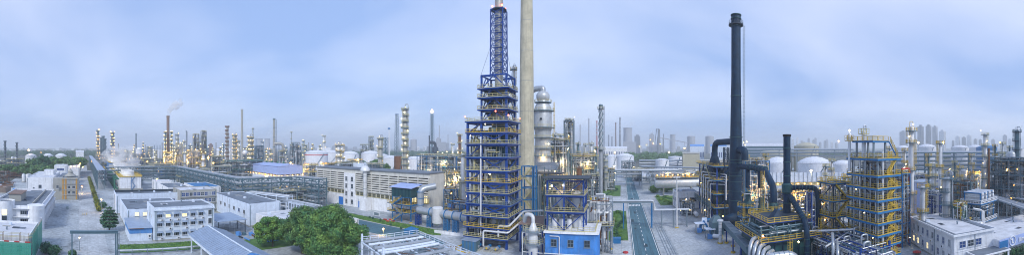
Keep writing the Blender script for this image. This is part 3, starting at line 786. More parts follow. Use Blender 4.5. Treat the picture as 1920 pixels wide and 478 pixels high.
for yy in (172, 277):
    for k in range(8): obj('crossing_stripe', zm, rd, (RX0 + .75 + k * .74, yy, 0))
for yy in (222,):
    for k in range(10): part('stop_mark', MB().bb(RX0 + .5 + k * .57, yy, .001, RX0 + .85 + k * .57, yy + .6, .006), M['paint'], rd)
rp = random.Random(8)
M['patch'] = mat('fresh_asphalt_patch', (.022, .05, .065), .8)
for k in range(9): x, y = rp.uniform(RX0 + .6, RX1 - 2.4), 66 + k * 18 + rp.uniform(-5, 5); part('patch', MB().bb(x, y, .0005, x + rp.uniform(.6, 1.8), y + rp.uniform(1.5, 5), .0012 + k * .0001), M['patch'], rd)
for k in range(5): part('manhole_cover', MB().lathe([(.4, .001), (.4, .012)], 14, (rp.uniform(RX0 + 1, RX1 - 1), 75 + k * 27, 0)), M['dsteel'], rd)
sr = structure('service_road', MB().sheet([(-140, 88, 0), (-70, 88, 0), (-55, 80, 0), (-52, 92, 0), (-62, 97, 0), (-75, 99.5, 0), (-140, 101, 0)]), M['asph'], .008)
part('kerb', MB().bar((-140, 101.2, .06), (-75, 99.7, .06), .25, .14).bar((-75, 99.7, .06), (-62, 97.2, .06), .25, .14).bar((-62, 97.2, .06), (-52, 92.2, .06), .25, .14), M['kerb'], sr)
structure('concrete_apron', MB().sheet([(-62, 97.4, 0), (-51.8, 92.3, 0), (-44, 80, 0), (-24, 80, 0), (-24, 112, 0), (-56, 112, 0)]), M['apron'], .010)
structure('pavement', MB().sheet([(-5.5, 60, 0), (3.0, 60, 0), (3.0, 200, 0), (-5.5, 200, 0)]), M['apron'], .010)
structure('crossroad_paving', MB().sheet([(-34, 170, 0), (3.05, 170, 0), (3.05, 186, 0), (-34, 186, 0)]), M['apron'], .013)
structure('wide_yard', MB().sheet([(16, 60, 0), (40, 60, 0), (40, 128, 0), (16, 128, 0)]), M['apron'], .010)
structure('right_yard', MB().sheet([(58, 40, 0), (120, 40, 0), (120, 100, 0), (58, 100, 0)]), M['yard'], .010)
# cable trench covers beside the road
tr = structure('trench', MB().sheet([(12.6, 60, 0), (15.4, 60, 0), (15.4, 170, 0), (12.6, 170, 0)]), M['yard'], .012)
for x in (12.9, 13.7, 14.6, 15.2): part('rail', MB().bb(x - .07, 60, 0, x + .07, 170, .1), M['steel'], tr)
for nm, P in (('lawn', [(-110, 101.6), (-75, 100.2), (-62, 98), (-58, 99), (-62, 105), (-76, 106.5), (-110, 107)]),
              ('grass_strip', [(-103.6, 9), (-95.4, 9), (-94.6, 33), (-103, 33)]), ('grass_plot', [(-98, 48), (-86, 48), (-84, 66), (-98, 66)])):
    o = structure(nm, MB().sheet([(a, b, 0) for a, b in P]), M['grass'], .012)
def blades(name, label, P, n, s, seed):
    """short grass tufts over a lawn"""
    rng = np.random.default_rng(seed); P = np.array(P); out = []
    lo, hi = P.min(0), P.max(0)
    def inside(x, y):
        c = False; k = len(P)
        for i in range(k):
            (x1, y1), (x2, y2) = P[i], P[i - 1]
            if (y1 > y) != (y2 > y) and x < (x2 - x1) * (y - y1) / (y2 - y1) + x1: c = not c
        return c
    mb = MB()
    while n > 0:
        x, y = lo + (hi - lo) * rng.random(2)
        if not inside(x, y): n -= .5; continue
        a = rng.random() * 6.28; h = s * (.5 + rng.random()); mb.sheet([(x - .12 * cos(a), y - .12 * sin(a), 0), (x + .12 * cos(a), y + .12 * sin(a), 0), (x + .1 * sin(a), y - .1 * cos(a), h)]); n -= 1
    o = obj(name, mb.mesh(name, M['leafb']), None, (0, 0, .014)); tag(o, label, 'grass'); o['kind'] = 'stuff'
blades('grass', 'short green grass beside the louvred hall', [(-110, 101.6), (-75, 100.2), (-62, 98), (-58, 99), (-62, 105), (-76, 106.5), (-110, 107)], 5000, .16, 1)
blades('grass', 'short grass in front of the three storey block', [(-103.6, 9), (-95.4, 9), (-94.6, 33), (-103, 33)], 3500, .16, 2)
# planting beds left and right of the asphalt road
def bed(label, x0, y0, x1, y1, seed, shr=10, hedge=True):
    b = structure('planting_bed', MB().bb(x0, y0, 0, x1, y1, .06), M['grass'], .014)
    part('edging', MB().bb(x0 - .12, y0 - .12, 0, x0, y1 + .12, .2).bb(x1, y0 - .12, 0, x1 + .12, y1 + .12, .2).bb(x0, y0 - .12, 0, x1, y0, .2).bb(x0, y1, 0, x1, y1 + .12, .2), M['kerb'], b)
    rng = random.Random(seed)
    for k in range(shr):
        r = rng.uniform(.6, 1.2)
        shrub(label[0], (rng.uniform(x0 + 1, x0 + (x1 - x0) * .45), y0 + 1.2 + (y1 - y0 - 2.4) * (k + .5) / shr), r * 1.2, r, 420, .16, 'leafb', seed * 50 + k, 'round_shrub', label[0])
    if hedge:
        lob = []
        for k in range(18):
            t = k / 17; lob.append((x0 + (x1 - x0) * (.62 + .22 * sin(t * 7 + seed)), y0 + 1 + (y1 - y0 - 2) * t, .35, .9, 1.1, .35))
        me = leaves(lob, 3500, .14, seed, .6); me.materials.append(M['leafd']); tag(obj('ground_cover', me), label[1], 'ground cover')['kind'] = 'stuff'
        lob = [(x0 + (x1 - x0) * (.45 + .2 * sin(k * .8)), y0 + 1 + (y1 - y0 - 2) * k / 9, .2, 1.2, 1.2, .2) for k in range(10)]
        me = leaves(lob, 2500, .12, seed + 9, .6); me.materials.append(M['leafb']); tag(obj('ground_cover', me), label[2], 'ground cover')['kind'] = 'stuff'
bed(('clipped round shrub in the bed between blue building and road', 'dark low hedge winding through the bed beside the blue building', 'bright low planting in the bed beside the blue building'), -4.8, 108, 2.2, 158, 3, 9)
bed(('clipped round shrub in the far bed left of the road', 'dark low hedge in the far bed beyond the pipe bridge', 'bright low planting in the far bed beyond the pipe bridge'), -15, 205, -.5, 262, 4, 7)
bed(('clipped round shrub in the bed by the white pump house', 'dark low hedge in the bed by the white pump house', 'bright low planting in the bed by the white pump house'), 20, 172, 33, 205, 5, 12)
shrub('large bright round bush left of the white pump house', at(1227, 222), 5.0, 3.6, 2600, .3, 'leafb', 31, 'round_bush')
shrub('broad bright bush behind the white pump house', at(1251, 225), 5.4, 6.4, 4200, .3, 'leafb', 32, 'round_bush', ry=3.6)
# ---------------------------------------------------------------- far away, in the haze
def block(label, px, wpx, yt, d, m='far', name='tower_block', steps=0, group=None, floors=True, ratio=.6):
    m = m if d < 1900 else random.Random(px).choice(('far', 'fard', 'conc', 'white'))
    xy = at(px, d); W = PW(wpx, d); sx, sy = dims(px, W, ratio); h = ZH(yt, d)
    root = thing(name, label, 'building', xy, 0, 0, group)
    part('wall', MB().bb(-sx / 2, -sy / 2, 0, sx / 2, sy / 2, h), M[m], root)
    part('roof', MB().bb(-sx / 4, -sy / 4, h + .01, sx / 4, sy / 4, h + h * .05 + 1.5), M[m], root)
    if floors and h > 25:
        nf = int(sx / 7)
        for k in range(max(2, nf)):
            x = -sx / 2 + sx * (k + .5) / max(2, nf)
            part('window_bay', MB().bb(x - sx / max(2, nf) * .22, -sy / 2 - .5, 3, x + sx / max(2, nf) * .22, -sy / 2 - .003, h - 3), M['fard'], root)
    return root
def hyper(label, px, wpx, yt, d, group=None):
    xy = at(px, d); r = PW(wpx, d) / 2; h = ZH(yt, d)
    root = thing('cooling_tower', label, 'cooling tower', xy, 0, 0, group)
    prof = [(r * (1.0 if t < .01 else .78 + .22 * ((1 - t) ** 2 - .0) * 1.0 + .06 * max(0, t - .8) / .2), h * t) for t in (0, .1, .25, .4, .55, .7, .8, .9, 1)]
    part('shell', MB().lathe(prof, 24, caps=False), M['far'], root)
    part('rim', MB().lathe([(prof[-1][0] * 1.02, h - 2), (prof[-1][0] * 1.02, h), (prof[-1][0] * .9, h)], 24, caps=False), M['fard'], root)
    return root
D1 = 2100
for i, (px, w, yt, lab) in enumerate(((1694, 15, 247, 'broad hazy apartment block left of the tallest towers'), (1712, 10, 243, 'hazy apartment tower close behind the platformed column'),
        (1726, 12, 237, 'tall hazy apartment tower, first of the high pair'), (1741, 11, 236, 'tallest hazy apartment tower beside its twin'), (1753, 10, 238, 'tall hazy apartment tower at the end of the high row'),
        (1767, 13, 246, 'lower hazy apartment tower with a crane on top'))):
    block(lab, px, w, yt, D1)
for i, (px, w, yt) in enumerate(((1796, 9, 256), (1807, 8, 258), (1817, 9, 254), (1829, 7, 261), (1838, 6, 262), (1862, 7, 262), (1884, 8, 254), (1893, 7, 261), (1901, 6, 244), (1787, 5, 264))):
    block('pale half-built block in the hazy estate beyond the grey domed tanks', px, w, yt, 2500, group='hazy estate beyond the grey domed tanks')
for i in range(12):
    block('faint block of the skyline behind the beige tank', 1486 + i * 7.2 + (i % 3) * 1.5, 4.5, (261, 258, 264, 266, 260, 263, 259, 267, 264, 262, 266, 268)[i], 3000, group='faint skyline behind the beige tank')
rng = random.Random(5)
for i in range(44):
    block('tiny low house block of the town beyond the woodland belt', 2 + i * 7 + rng.uniform(-2, 2), rng.uniform(4, 8), rng.uniform(277.5, 281.5), rng.uniform(2300, 3000), name='far_house', group='low town beyond the woodland belt')
for i in range(26):
    block('tiny low block of the town behind the steelworks', 1090 + i * 14 + rng.uniform(-4, 4), rng.uniform(5, 10), rng.uniform(272.5, 276), rng.uniform(1900, 2300), name='far_house', group='low town behind the steelworks')
for i in range(24):
    block('tiny low block of the town behind the tank farm', 560 + i * 13 + rng.uniform(-4, 4), rng.uniform(5, 10), rng.uniform(273.5, 277), rng.uniform(1900, 2400), name='far_house', group='low town behind the tank farm')
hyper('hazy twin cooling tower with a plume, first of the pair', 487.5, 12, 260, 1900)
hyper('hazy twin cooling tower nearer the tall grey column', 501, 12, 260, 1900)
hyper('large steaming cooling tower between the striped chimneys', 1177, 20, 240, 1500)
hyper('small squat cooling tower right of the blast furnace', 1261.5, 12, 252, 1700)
M['stripe'] = mat('red_and_white_chimney_paint', (.45, .14, .13), .8)
for px, wb, yt, d, lab, m in ((1088, 3, 234, 1500, 'slim plain distant chimney, first left of the strake stack', 'far'), (1104, 3.4, 222, 1500, 'tall distant chimney left of the spiral strake stack', 'far'), (1119, 3.4, 226, 1500, 'distant red and white banded chimney close by the strake stack', 'stripe'),
        (1154.5, 3, 230, 1300, 'distant tan chimney left of the dark striped one', 'brown'), (1162.5, 3.6, 220, 1300, 'tall dark banded distant chimney left of the cooling tower', 'fard'), (1141.5, 2.6, 253, 1500, 'short distant stack, first of a small pair', 'fard'), (1147.5, 2.6, 256, 1500, 'short distant stack, second of a small pair', 'fard'),
        (824, 2.4, 235, 1500, 'pale distant chimney right of the lit flare mast', 'far'), (840, 2, 252, 1500, 'short pale distant chimney right of the lit flare mast', 'far'),
        (1244, 2.2, 251, 1350, 'thin dark stack right of the blast furnace', 'fard')):
    s = stack(lab, px, wb, wb * .75, yt, d, m, 0, True, False, 'distant_chimney', n=12)
    if m in ('stripe', 'fard') and yt < 230:
        h = ZH(yt, d); r = PW(wb, d) * .44
        for k in range(4): part('stripe_band', MB().lathe([(r, h * (.55 + .1 * k)), (r, h * (.60 + .1 * k))], 12, caps=False), M['far'], s)
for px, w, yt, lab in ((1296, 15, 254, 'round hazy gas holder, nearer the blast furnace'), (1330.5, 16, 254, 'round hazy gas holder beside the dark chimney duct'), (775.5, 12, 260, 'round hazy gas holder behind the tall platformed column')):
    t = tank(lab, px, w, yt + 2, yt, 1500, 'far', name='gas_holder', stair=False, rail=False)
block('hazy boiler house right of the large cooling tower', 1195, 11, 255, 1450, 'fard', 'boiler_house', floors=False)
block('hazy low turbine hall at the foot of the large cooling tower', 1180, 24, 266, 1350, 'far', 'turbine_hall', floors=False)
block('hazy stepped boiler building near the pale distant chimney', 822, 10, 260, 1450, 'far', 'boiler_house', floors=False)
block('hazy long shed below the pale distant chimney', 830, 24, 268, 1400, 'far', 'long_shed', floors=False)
block('brown office block between frame towers and the tall column', 395, 9, 271, 900, 'brown', 'office_block')
block('hazy stockhouse beside the blast furnace', 1222, 9, 252, 1400, 'far', 'stockhouse', floors=False)
# blast furnace with its skip bridge
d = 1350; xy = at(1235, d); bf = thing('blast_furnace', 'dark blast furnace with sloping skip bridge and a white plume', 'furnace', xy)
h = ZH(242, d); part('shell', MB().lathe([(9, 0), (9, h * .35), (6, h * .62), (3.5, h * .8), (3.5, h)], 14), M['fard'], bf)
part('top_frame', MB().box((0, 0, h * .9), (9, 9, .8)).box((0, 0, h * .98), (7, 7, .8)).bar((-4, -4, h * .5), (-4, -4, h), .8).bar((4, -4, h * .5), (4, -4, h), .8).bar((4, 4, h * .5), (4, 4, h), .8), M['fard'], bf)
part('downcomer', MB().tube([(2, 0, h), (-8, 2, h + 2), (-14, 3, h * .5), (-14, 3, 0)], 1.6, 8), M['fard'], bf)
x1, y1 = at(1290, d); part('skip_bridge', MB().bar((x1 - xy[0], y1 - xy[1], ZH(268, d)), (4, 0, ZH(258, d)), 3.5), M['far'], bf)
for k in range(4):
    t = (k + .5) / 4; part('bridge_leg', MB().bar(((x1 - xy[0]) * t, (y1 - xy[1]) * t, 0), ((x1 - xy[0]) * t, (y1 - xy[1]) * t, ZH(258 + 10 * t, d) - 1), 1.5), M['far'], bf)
for px, py, dd, m in ((1005 + 210, 271, 1000, 'warm'), (1219, 262, 1300, 'cool'), (1239, 258, 1330, 'warm'), (1212, 272, 900, 'warm'), (1200, 275, 900, 'warm')):
    pass
# far woods: nobody could count their trees
def wood(name, label, px0, px1, d0, d1, hgt, n, size, leaf, seed):
    rng = random.Random(seed); lob = []
    for i in range(int((px1 - px0) * 1.6)):
        px = rng.uniform(px0, px1); dd = rng.uniform(d0, d1); x, y = at(px, dd); hh = hgt * rng.uniform(.7, 1.2); lob.append((x, y, hh * .55, hh * .45, hh * .45, hh * .5))
    me = leaves(lob, n, size, seed); me.materials.append(M[leaf]); o = tag(obj(name, me), label, 'wood'); o['kind'] = 'stuff'
wood('wood', 'dark belt of woodland before the tiny low town', 0, 260, 900, 1500, 14, 26000, 2.0, 'leafd', 1)
wood('wood', 'green belt of trees in front of the hazy steelworks', 1172, 1282, 640, 860, 15, 22000, 1.3, 'leafg', 2)
wood('wood', 'dusky trees behind the beige tank on the horizon', 1450, 1660, 900, 1300, 13, 14000, 1.8, 'leafd', 3)
wood('wood', 'dusky trees behind the white tank farm', 560, 870, 950, 1400, 13, 16000, 1.8, 'leafd', 4)
wood('wood', 'dusky trees behind the grey domed tanks', 1680, 1925, 800, 1200, 13, 14000, 1.8, 'leafd', 5)
wood('wood', 'green thicket under the far trestle rack', 1702, 1832, 255, 285, 6, 14000, .55, 'leafd', 6)
# long low sheds and tanks at mid distance
def shed(name, label, px0, px1, yt, d, dep, m='white', roofm='shed', rz=0, dots=0):
    (xa, ya), (xb, yb) = at(px0, d), at(px1, d); h = ZH(yt, d); L = sqrt((xb - xa) ** 2 + (yb - ya) ** 2); a = atan2(yb - ya, xb - xa)
    root = thing(name, label, 'building', (xa, ya), 0, a)
    part('wall', MB().bb(0, 0, 0, L, dep, h), M[m], root)
    rf = MB(); rf._add([(-.4, -.4, h + .01), (L + .4, -.4, h + .01), (L + .4, dep + .4, h + .01), (-.4, dep + .4, h + .01), (-.4, dep / 2, h + dep * .12), (L + .4, dep / 2, h + dep * .12)], [(0, 1, 5, 4), (2, 3, 4, 5), (1, 2, 5), (3, 0, 4), (3, 2, 1, 0)])
    part('roof', rf, M[roofm], root)
    for k in range(dots): part('window', MB().bb(L * (k + .3) / dots, -.3, h * .35, L * (k + .7) / dots, -.004, h * .65), M['bglass'], root)
    return root
shed('low_factory', 'long white and blue factory behind the dark chimney duct', 1294, 1320, 274, 620, 30, 'bwhite', 'lblue', dots=10)
shed('low_factory', 'white and blue factory wing close by the dark chimney', 1332, 1362, 274, 600, 30, 'bwhite', 'lblue', dots=8)
shed('canopy_shed', 'long grey canopy shed right of the dark chimney', 1398, 1470, 274, 560, 40, 'gsteel', 'lroof')
shed('warehouse', 'pale warehouse on the plain left of the smoking cooling tower', 142, 157, 285, 700, 24, 'white', 'tank')
shed('warehouse', 'white shed row behind the tall grey chimney', 405, 440, 282, 640, 30, 'white', 'tank')
shed('warehouse', 'small white shed below the lit far column', 285, 303, 283, 900, 24, 'white', 'tank')
shed('low_house', 'pale low houses left of the green woodland belt', 1132, 1176, 278, 900, 40, 'white', 'tank', dots=14)
shed('long_wall_shed', 'low beige shed in front of the white and blue factory', 1280, 1312, 288, 330, 12, 'beige', 'conc')
# ---------------------------------------------------------------- left: offices, road, cooling tower, racks
# office with the rounded corner
ox0, oy0, ox1, oy1 = -172, -37, -122, -17
of = building('office_building', 'white office building with rounded corner bay and round stair tower', ox0, oy0, ox1, oy1, 7.6, 'white', 'roof', .9)
W, D = of['W'], of['D']
for z in (2.2, 5.2):
    # the wall facing the road is not in view from its side; the end wall and the bay are
    row(of, 'r', 3, z, 2.4, 1.5, 'glass', 12.5, 19.5, 3)
part('corner_bay', MB().lathe([(3.2, 0), (3.2, 8.6)], 20, (W - 1.6, D - 2.0, 0)), M['white'], of)
st = part('stair_tower', MB().lathe([(3.4, 0), (3.4, 10.2), (3.1, 10.2), (3.1, 9.6)], 24, (W - .8, 6.8, 0), caps=False), M['white'], of)
for z in (1.0, 3.2, 5.4): part('stair_window', MB().bb(W + 2.3, 6.2, z, W + 2.7, 8.0, z + 1.8), M['glass' if z < 5 else 'lit'], of)
for z in (4.3, 7.4): part('sunshade', MB().bb(W + .003, 9.6, z, W + 1.1, D + .6, z + .14), M['white'], of)
for z in (4.3, 7.4): part('side_ledge', MB().bb(2, D + .003, z, W, D + 1.0, z + .2), M['white'], of)
for k in range(12): part('side_rib', MB().bb(3 + k * 3.9, D + .004, .2, 3.3 + k * 3.9, D + .7, 4.28), M['white'], of)
for k in range(11): window(of, W, D, 'b', 5.2 + k * 3.9, 5.0, 2.2, 1.7, 'glass', 2)
ph = part('roof_house', MB().bb(24, 5, 7.73, 36, 10, 10.6), M['conc'], of)
part('roof_house_roof', MB().bb(23.6, 4.6, 10.61, 36.4, 10.4, 10.8), M['brown'], ph)
part('roof_edge', MB().bb(2, D - 4.2, 7.73, W - 6, D - 3.8, 8.6), M['conc'], of)
aircon(of, W, D, 'r', 10.9, 2.2)
tag(single('roof_scrap', MB().box((0, 0, .1), (1.2, .8, .2)).box((1.6, .5, .08), (.5, .9, .16), .5), M['dsteel'], 'x', 'x', (-140, -26, 7.73)), 'scraps of felt lying on the rounded office roof', 'debris')
# building under repair, wrapped in scaffold and netting
M['net'] = bpy.data.materials.new('green_scaffold_net'); M['net'].use_nodes = True
_n = M['net'].node_tree.nodes; _l = M['net'].node_tree.links; _b = _n['Principled BSDF']; _b.inputs['Base Color'].default_value = (.05, .42, .30, 1); _b.inputs['Roughness'].default_value = .8
_t = _n.new('ShaderNodeBsdfTransparent'); _x = _n.new('ShaderNodeMixShader'); _x.inputs[0].default_value = .5
_l.new(_t.outputs[0], _x.inputs[1]); _l.new(_b.outputs[0], _x.inputs[2]); _l.new(_x.outputs[0], _n['Material Output'].inputs[0])
sb = building('scaffolded_building', 'small white building wrapped in scaffold poles and green netting', -106, -31, -89, -15.5, 5.6, 'white', 'lroof', .7)
W, D = sb['W'], sb['D']; row(sb, 'r', 3, 2.0, 1.5, 1.6)
sc = thing('scaffold', 'pole scaffold with green netting around the white building', 'scaffold', (-89, -31))
for i in range(8):
    for x in (.8, 1.9): part('standard', MB().tube([(x, i * 2.3 - .5, 0), (x, i * 2.3 - .5, 7.4)], .05, 5), M['rust'], sc)
for i in range(8): part('standard', MB().tube([(-i * 2.3, 16.6, 0), (-i * 2.3, 16.6, 7.4)], .05, 5), M['rust'], sc)
for z in (1.5, 3.2, 4.9, 6.4, 7.2):
    part('ledger', MB().bar((1.9, -.8, z), (1.9, 16.4, z), .07), M['cream'], sc); part('ledger', MB().bar((.8, -.8, z), (.8, 16.4, z), .07), M['cream'], sc); part('ledger', MB().bar((1.9, 16.6, z), (-17, 16.6, z), .07), M['cream'], sc)
for z in (3.3, 5.0): part('plank', MB().bb(.9, -.6, z, 1.8, 16.2, z + .05), M['brick'], sc)
part('net', MB().bb(1.97, -.8, .1, 1.98, 16.4, 5.0), M['net'], sc); part('net', MB().bb(-17, 16.68, .1, 1.9, 16.69, 6.9), M['net'], sc)
for k in range(12): part('toe_board', MB().bb(1.99, -.7 + k * 1.4, 5.0, 2.03, .7 + k * 1.4 - .02, 5.3), M['red' if k % 2 else 'white'], sc)
for k, (px, py, h, r) in enumerate(((86, 474, 3, 1.9), (101, 478, 2.6, 2.2), (136, 480, 1.6, 1.2))):
    shrub('dark leafy bush beside the scaffold' if k < 2 else 'small round bush at the foot of the pipe portal', G(px, py), h, r, 1500, .22, 'leafd', 60 + k, 'bush', 'bushes beside the scaffold' if k < 2 else None)
# boxy white building, its roof hut, the buildings beyond
wb = building('boxy_building', 'boxy white building with grey roof and two small windows', -262, -38, -209, -21.5, 10.4, 'white', 'lroof', .5)
window(wb, wb['W'], wb['D'], 'r', 4.5, 3.0, 1.2, 1.8, 'glass'); window(wb, wb['W'], wb['D'], 'r', 8.5, 4.2, 2.0, 2.2, 'glass')
row(wb, 'b', 8, 6, 1.6, 1.6)
building('roof_hut', 'white hut standing on the boxy white building', -243, -30, -232, -23, 3.2, 'white', 'lroof', .2, z=10.55, plinth=False)
b2 = building('stair_building', 'white stair block with blue glass band behind the boxy building', -292, -27, -272, -17, 14.5, 'white', 'lroof', .5)
row(b2, 'r', 1, 11, 6, 1.6, 'bglass', mull=5); row(b2, 'r', 1, 6, 6, 1.6, 'bglass', mull=5)
b3 = building('workshop', 'grey roofed workshop between boxy building and old brick tower', -268, -20, -226, -12, 9.2, 'bwhite', 'roof', .3)
row(b3, 'r', 1, 4, 5.5, 2.0, 'glass', mull=4)
b4 = building('lit_workshop', 'low white workshop with yellow lights along its roof', -372, -24, -322, -8, 10.5, 'white', 'lroof', .4)
for k in range(5): lamp(b4, (50.2, 1 + k * 3.5, 11.6), .34, 'warm', 'roof_lamp'); 
for k in range(4): lamp(b4, (6 + k * 12, 15.8, 11.8), .34, 'warm', 'roof_lamp')
# old tower
ot = building('old_tower_house', 'old four storey tower house with ochre brick pilasters and roof pavilion', -203, -14.6, -191, -5.4, 12.2, 'conc', 'roof', .5)
W, D = ot['W'], ot['D']
for z in (3.4, 6.4, 9.4):
    row(ot, 'r', 2, z, 1.5, 1.7, 'glass', 2.6, 8.0, 2)
for u in (.7, 2.3, 8.3): part('pilaster', MB().bb(W + .003, u - .4, .5, W + .2, u + .4, 12), M['orange'], ot)
for z in (2.7, 5.7, 8.7, 11.6): part('cornice', MB().bb(W + .004, 0, z, W + .34, D, z + .25), M['conc'], ot)
part('side_wing', MB().bb(2, -5, 0, W - 1, -.003, 12), M['conc'], ot)
window(ot, W, D, 'r', -2.4, 6.5, 1.4, 1.8, 'glass')
pv = part('pavilion', MB().lathe([(3.4, 12.9), (3.4, 13.2), (2.2, 14.2), (1.4, 14.6), (1.4, 15.4), (1.8, 15.5), (.7, 16.4), (.1, 17.6)], 8, (W / 2, D / 2, 0)), M['conc'], ot)
# old rusty yard by the far-left road
structure('back_road', MB().sheet([(-150, -56, 0), (-150, -50, 0), (-420, -68, 0), (-420, -76, 0)]), M['lroad'], .009)
ry = thing('scrap_pipe_pile', 'rusty pile of pipes and girders beside the back road', 'scrap', at(10, 262)); rng = random.Random(3)
for k in range(26): part('scrap_pipe', MB().tube([(rng.uniform(-14, 14), rng.uniform(-8, 8), rng.uniform(.3, 2)), (rng.uniform(-14, 14), rng.uniform(-8, 8), rng.uniform(.3, 2.4))], rng.uniform(.2, .45), 6), M['rust' if k % 3 else 'gsteel'], ry)
unit('old rusty open frame in the scrap yard by the back road', 6, 24, 318, 290, 'rust', 2, 'rust', 1, 30, 2, 'warm', 'rusty_structure', pms=('rust', 'gsteel', 'ovessel'), cat='steel frame')
unit('long low brown trestle behind the scrap pipe pile', 28, 30, 320, 330, 'rust', 2, 'rust', 0, 24, 1, 'warm', 'trestle', pms=('rust', 'gsteel', 'ovessel'), cat='steel frame')
for px, lab in ((44.5, 'small white silo at the edge of the grove, outer one'), (52, 'small white silo at the edge of the grove, inner one')):
    xy = at(px, 290); s = thing('silo', lab, 'silo', xy); upright(s, (0, 0, .8), 1.6, 6, 'wpipe', 0, 'shell'); part('skirt', MB().lathe([(1.7, 0), (1.7, .8)], 14), M['conc'], s)
building('low_store', 'low rusty roofed store beside the small silos', -226, -63, -212, -52, 3.6, 'brick', 'rust', .2)
tag(single('water_drum', MB().lathe([(1.2, 0), (1.2, 2.2), (.4, 2.6)], 14), M['lblue'], 'x', 'x', (*at(27, 225), 0)), 'blue water drum beside the back road', 'drum')
# road furniture
pg = thing('pipe_portal', 'grey steel portal carrying pipes over the concrete road', 'pipe bridge', (-85, 0))
for y in (-3.9, 7.0):
    for dx in (0, 1.0): part('post', MB().bb(dx - .13, y - .13, 0, dx + .13, y + .13, 8.5), M['gsteel'], pg)
    part('lacing', MB().bar((0, y, 1), (1, y, 3), .1).bar((1, y, 3), (0, y, 5), .1).bar((0, y, 5), (1, y, 7), .1), M['gsteel'], pg)
for dx in (0, 1.0): part('beam', MB().bb(dx - .14, -4.4, 8.5, dx + .14, 7.6, 8.8), M['gsteel'], pg)
for k in range(3): part('pipe', MB().tube([(.1 + k * .4, -4.4, 8.98 + .02 * k), (.1 + k * .4, 7.5, 8.98 + .02 * k), (.1 + k * .4, 7.5, .5)][:2 if k == 1 else 3], .16, 8), M['gsteel' if k else 'pipe'], pg)
part('ladder', MB().ladder((.5, 7.4, 0), 8.6, (0, 1)), M['steel'], pg)
street_lamp('lit road lamp between the pipe portal posts', 149, 470, 444.5, 'cool', .2, arm=.5)
street_lamp('lit amber lamp at the end of the clipped hedge', 190, 398, 373, 'warm', .3, arm=1.0, watt=350)
street_lamp('lit amber lamp beside the old brick tower', 153.5, 362, 349, 'warm', .35, arm=2.0, watt=1100)
street_lamp('lit amber lamp far down the concrete road', 155, 330, 313, 'warm', .4, arm=1.0)
for k in range(16):
    t = k / 15; a, b = Vector(at(167, 316)), Vector(at(185.5, 158)); p = a.lerp(b, t)
    shrub('clipped yellow-green shrub in the hedge along the concrete road', (p.x, p.y), 2.6, 2.6, 900, .28, 'leafy', 100 + k, 'hedge_shrub', 'hedge along the concrete road', ry=1.6)
shrub('small dark bush under the amber lamp', at(193.5, 166), 3.2, 2.2, 900, .25, 'leafd', 130, 'bush')
# layered conifer
def cedar(label, xy, h, r, seed):
    rng = random.Random(seed); root = thing('layered_conifer', label, 'tree', xy); lob = []; mb = MB().tube([(0, 0, -.1), (.1, 0, h * .5), (0, 0, h)], [.28, .18, .04], 8)
    for k in range(7):
        z = h * (.22 + .74 * k / 6); rr = r * (.78, .97, 1.0, .93, .8, .6, .34)[k]
        for j in range(7):
            a = j * 2 * pi / 7 + k * .5 + rng.uniform(-.2, .2); q = rr * rng.uniform(.55, .72)
            lob.append((cos(a) * q, sin(a) * q, z - q * .08, rr * .36, rr * .36, h * .035)); mb.tube([(0, 0, z), (cos(a) * q, sin(a) * q, z - q * .08)], [.07, .03], 5)
    part('trunk', mb, M['bark'], root); me = leaves(lob, 6500, .24, seed, .9); me.materials.append(M['leafd']); obj('crown', me, root)
cedar('layered dark green conifer beside the blue shed', at(205, 121), 8.6, 3.7, 4)
g = single('street_gate', MB().rail([(0, -.6, 0), (0, .6, 0)], 1.0, .08, .5), M['green'], 'small green barrier standing on the yard', 'barrier', (*G(127, 391), 0))
for k in range(3): single('bollard', MB().lathe([(.12, 0), (.12, .9), (.05, 1.0)], 8), M['yellow'], 'thin post standing in the middle of the concrete road', 'bollard', (*G(155.5 + k * 3.6, 403), 0), group='posts in the concrete road')

# three storey block, low halls
tb = building('three_storey_block', 'pale blue three storey block with awnings and air conditioners', -118, 20.8, -105.5, 41.2, 10.2, 'bwhite', 'roof', .55)
W, D = tb['W'], tb['D']
for f, z in enumerate((1.5, 4.6, 7.4)):
    for k in range(6):
        u = 1.9 + k * 2.75; window(tb, W, D, 'r', u, z, 1.7, 1.35, 'lit' if (f, k) in ((2, 1), (2, 3)) else 'glass', 3)
        aw = part('awning', MB().sheet([(W + .02, u - .95, z + 1.75), (W + .02, u + .95, z + 1.75), (W + .75, u + .95, z + 1.2), (W + .75, u - .95, z + 1.2)]), M['shed'], tb)
        if (k + f) % 2 == 0 or f == 2: aircon(tb, W, D, 'r', u + .7, z - 1.0)
    window(tb, W, D, 'r', 18.9, z, 1.3, 1.8, 'glass', 2)
for k in range(9): window(tb, W, D, 'f', 1.2 + k * 1.25, 6.8, .8, 1.2, 'glass', 2) if k % 3 == 0 else None
part('eaves_band', MB().bb(W + .003, -.2, 9.6, W + .35, D + .2, 10.0), M['bwhite'], tb)
part('downpipe', MB().tube([(W + .12, 1.0, 0), (W + .12, 1.0, 9.6)], .07, 6), M['gsteel'], tb)
lh = building('low_hall', 'low pale hall with four lit windows behind the blue shed', -146, 14, -121, 36, 7.2, 'bwhite', 'roof', .35)
row(lh, 'r', 4, 5.1, 1.7, 1.35, 'glass', 2.2, 14, 2, 2, lit=(0, 1, 2, 3))
bs = thing('blue_shed', 'blue corrugated lean-to shed beside the three storey block', 'shed', (-119.5, 13.2)); W, D = 12.6, 7.4
part('wall', MB().bb(0, 0, 0, W, D, 2.4), M['bwhite'], bs)
for k in range(16): part('cladding_sheet', MB().bb(W + .01, k * .46, 2.42, W + .05 + (k % 2) * .03, k * .46 + .45, 4.0), M['lblue'], bs)
part('upper_wall', MB().bb(0, .02, 2.41, W - .02, D - .02, 4.05), M['lblue'], bs)
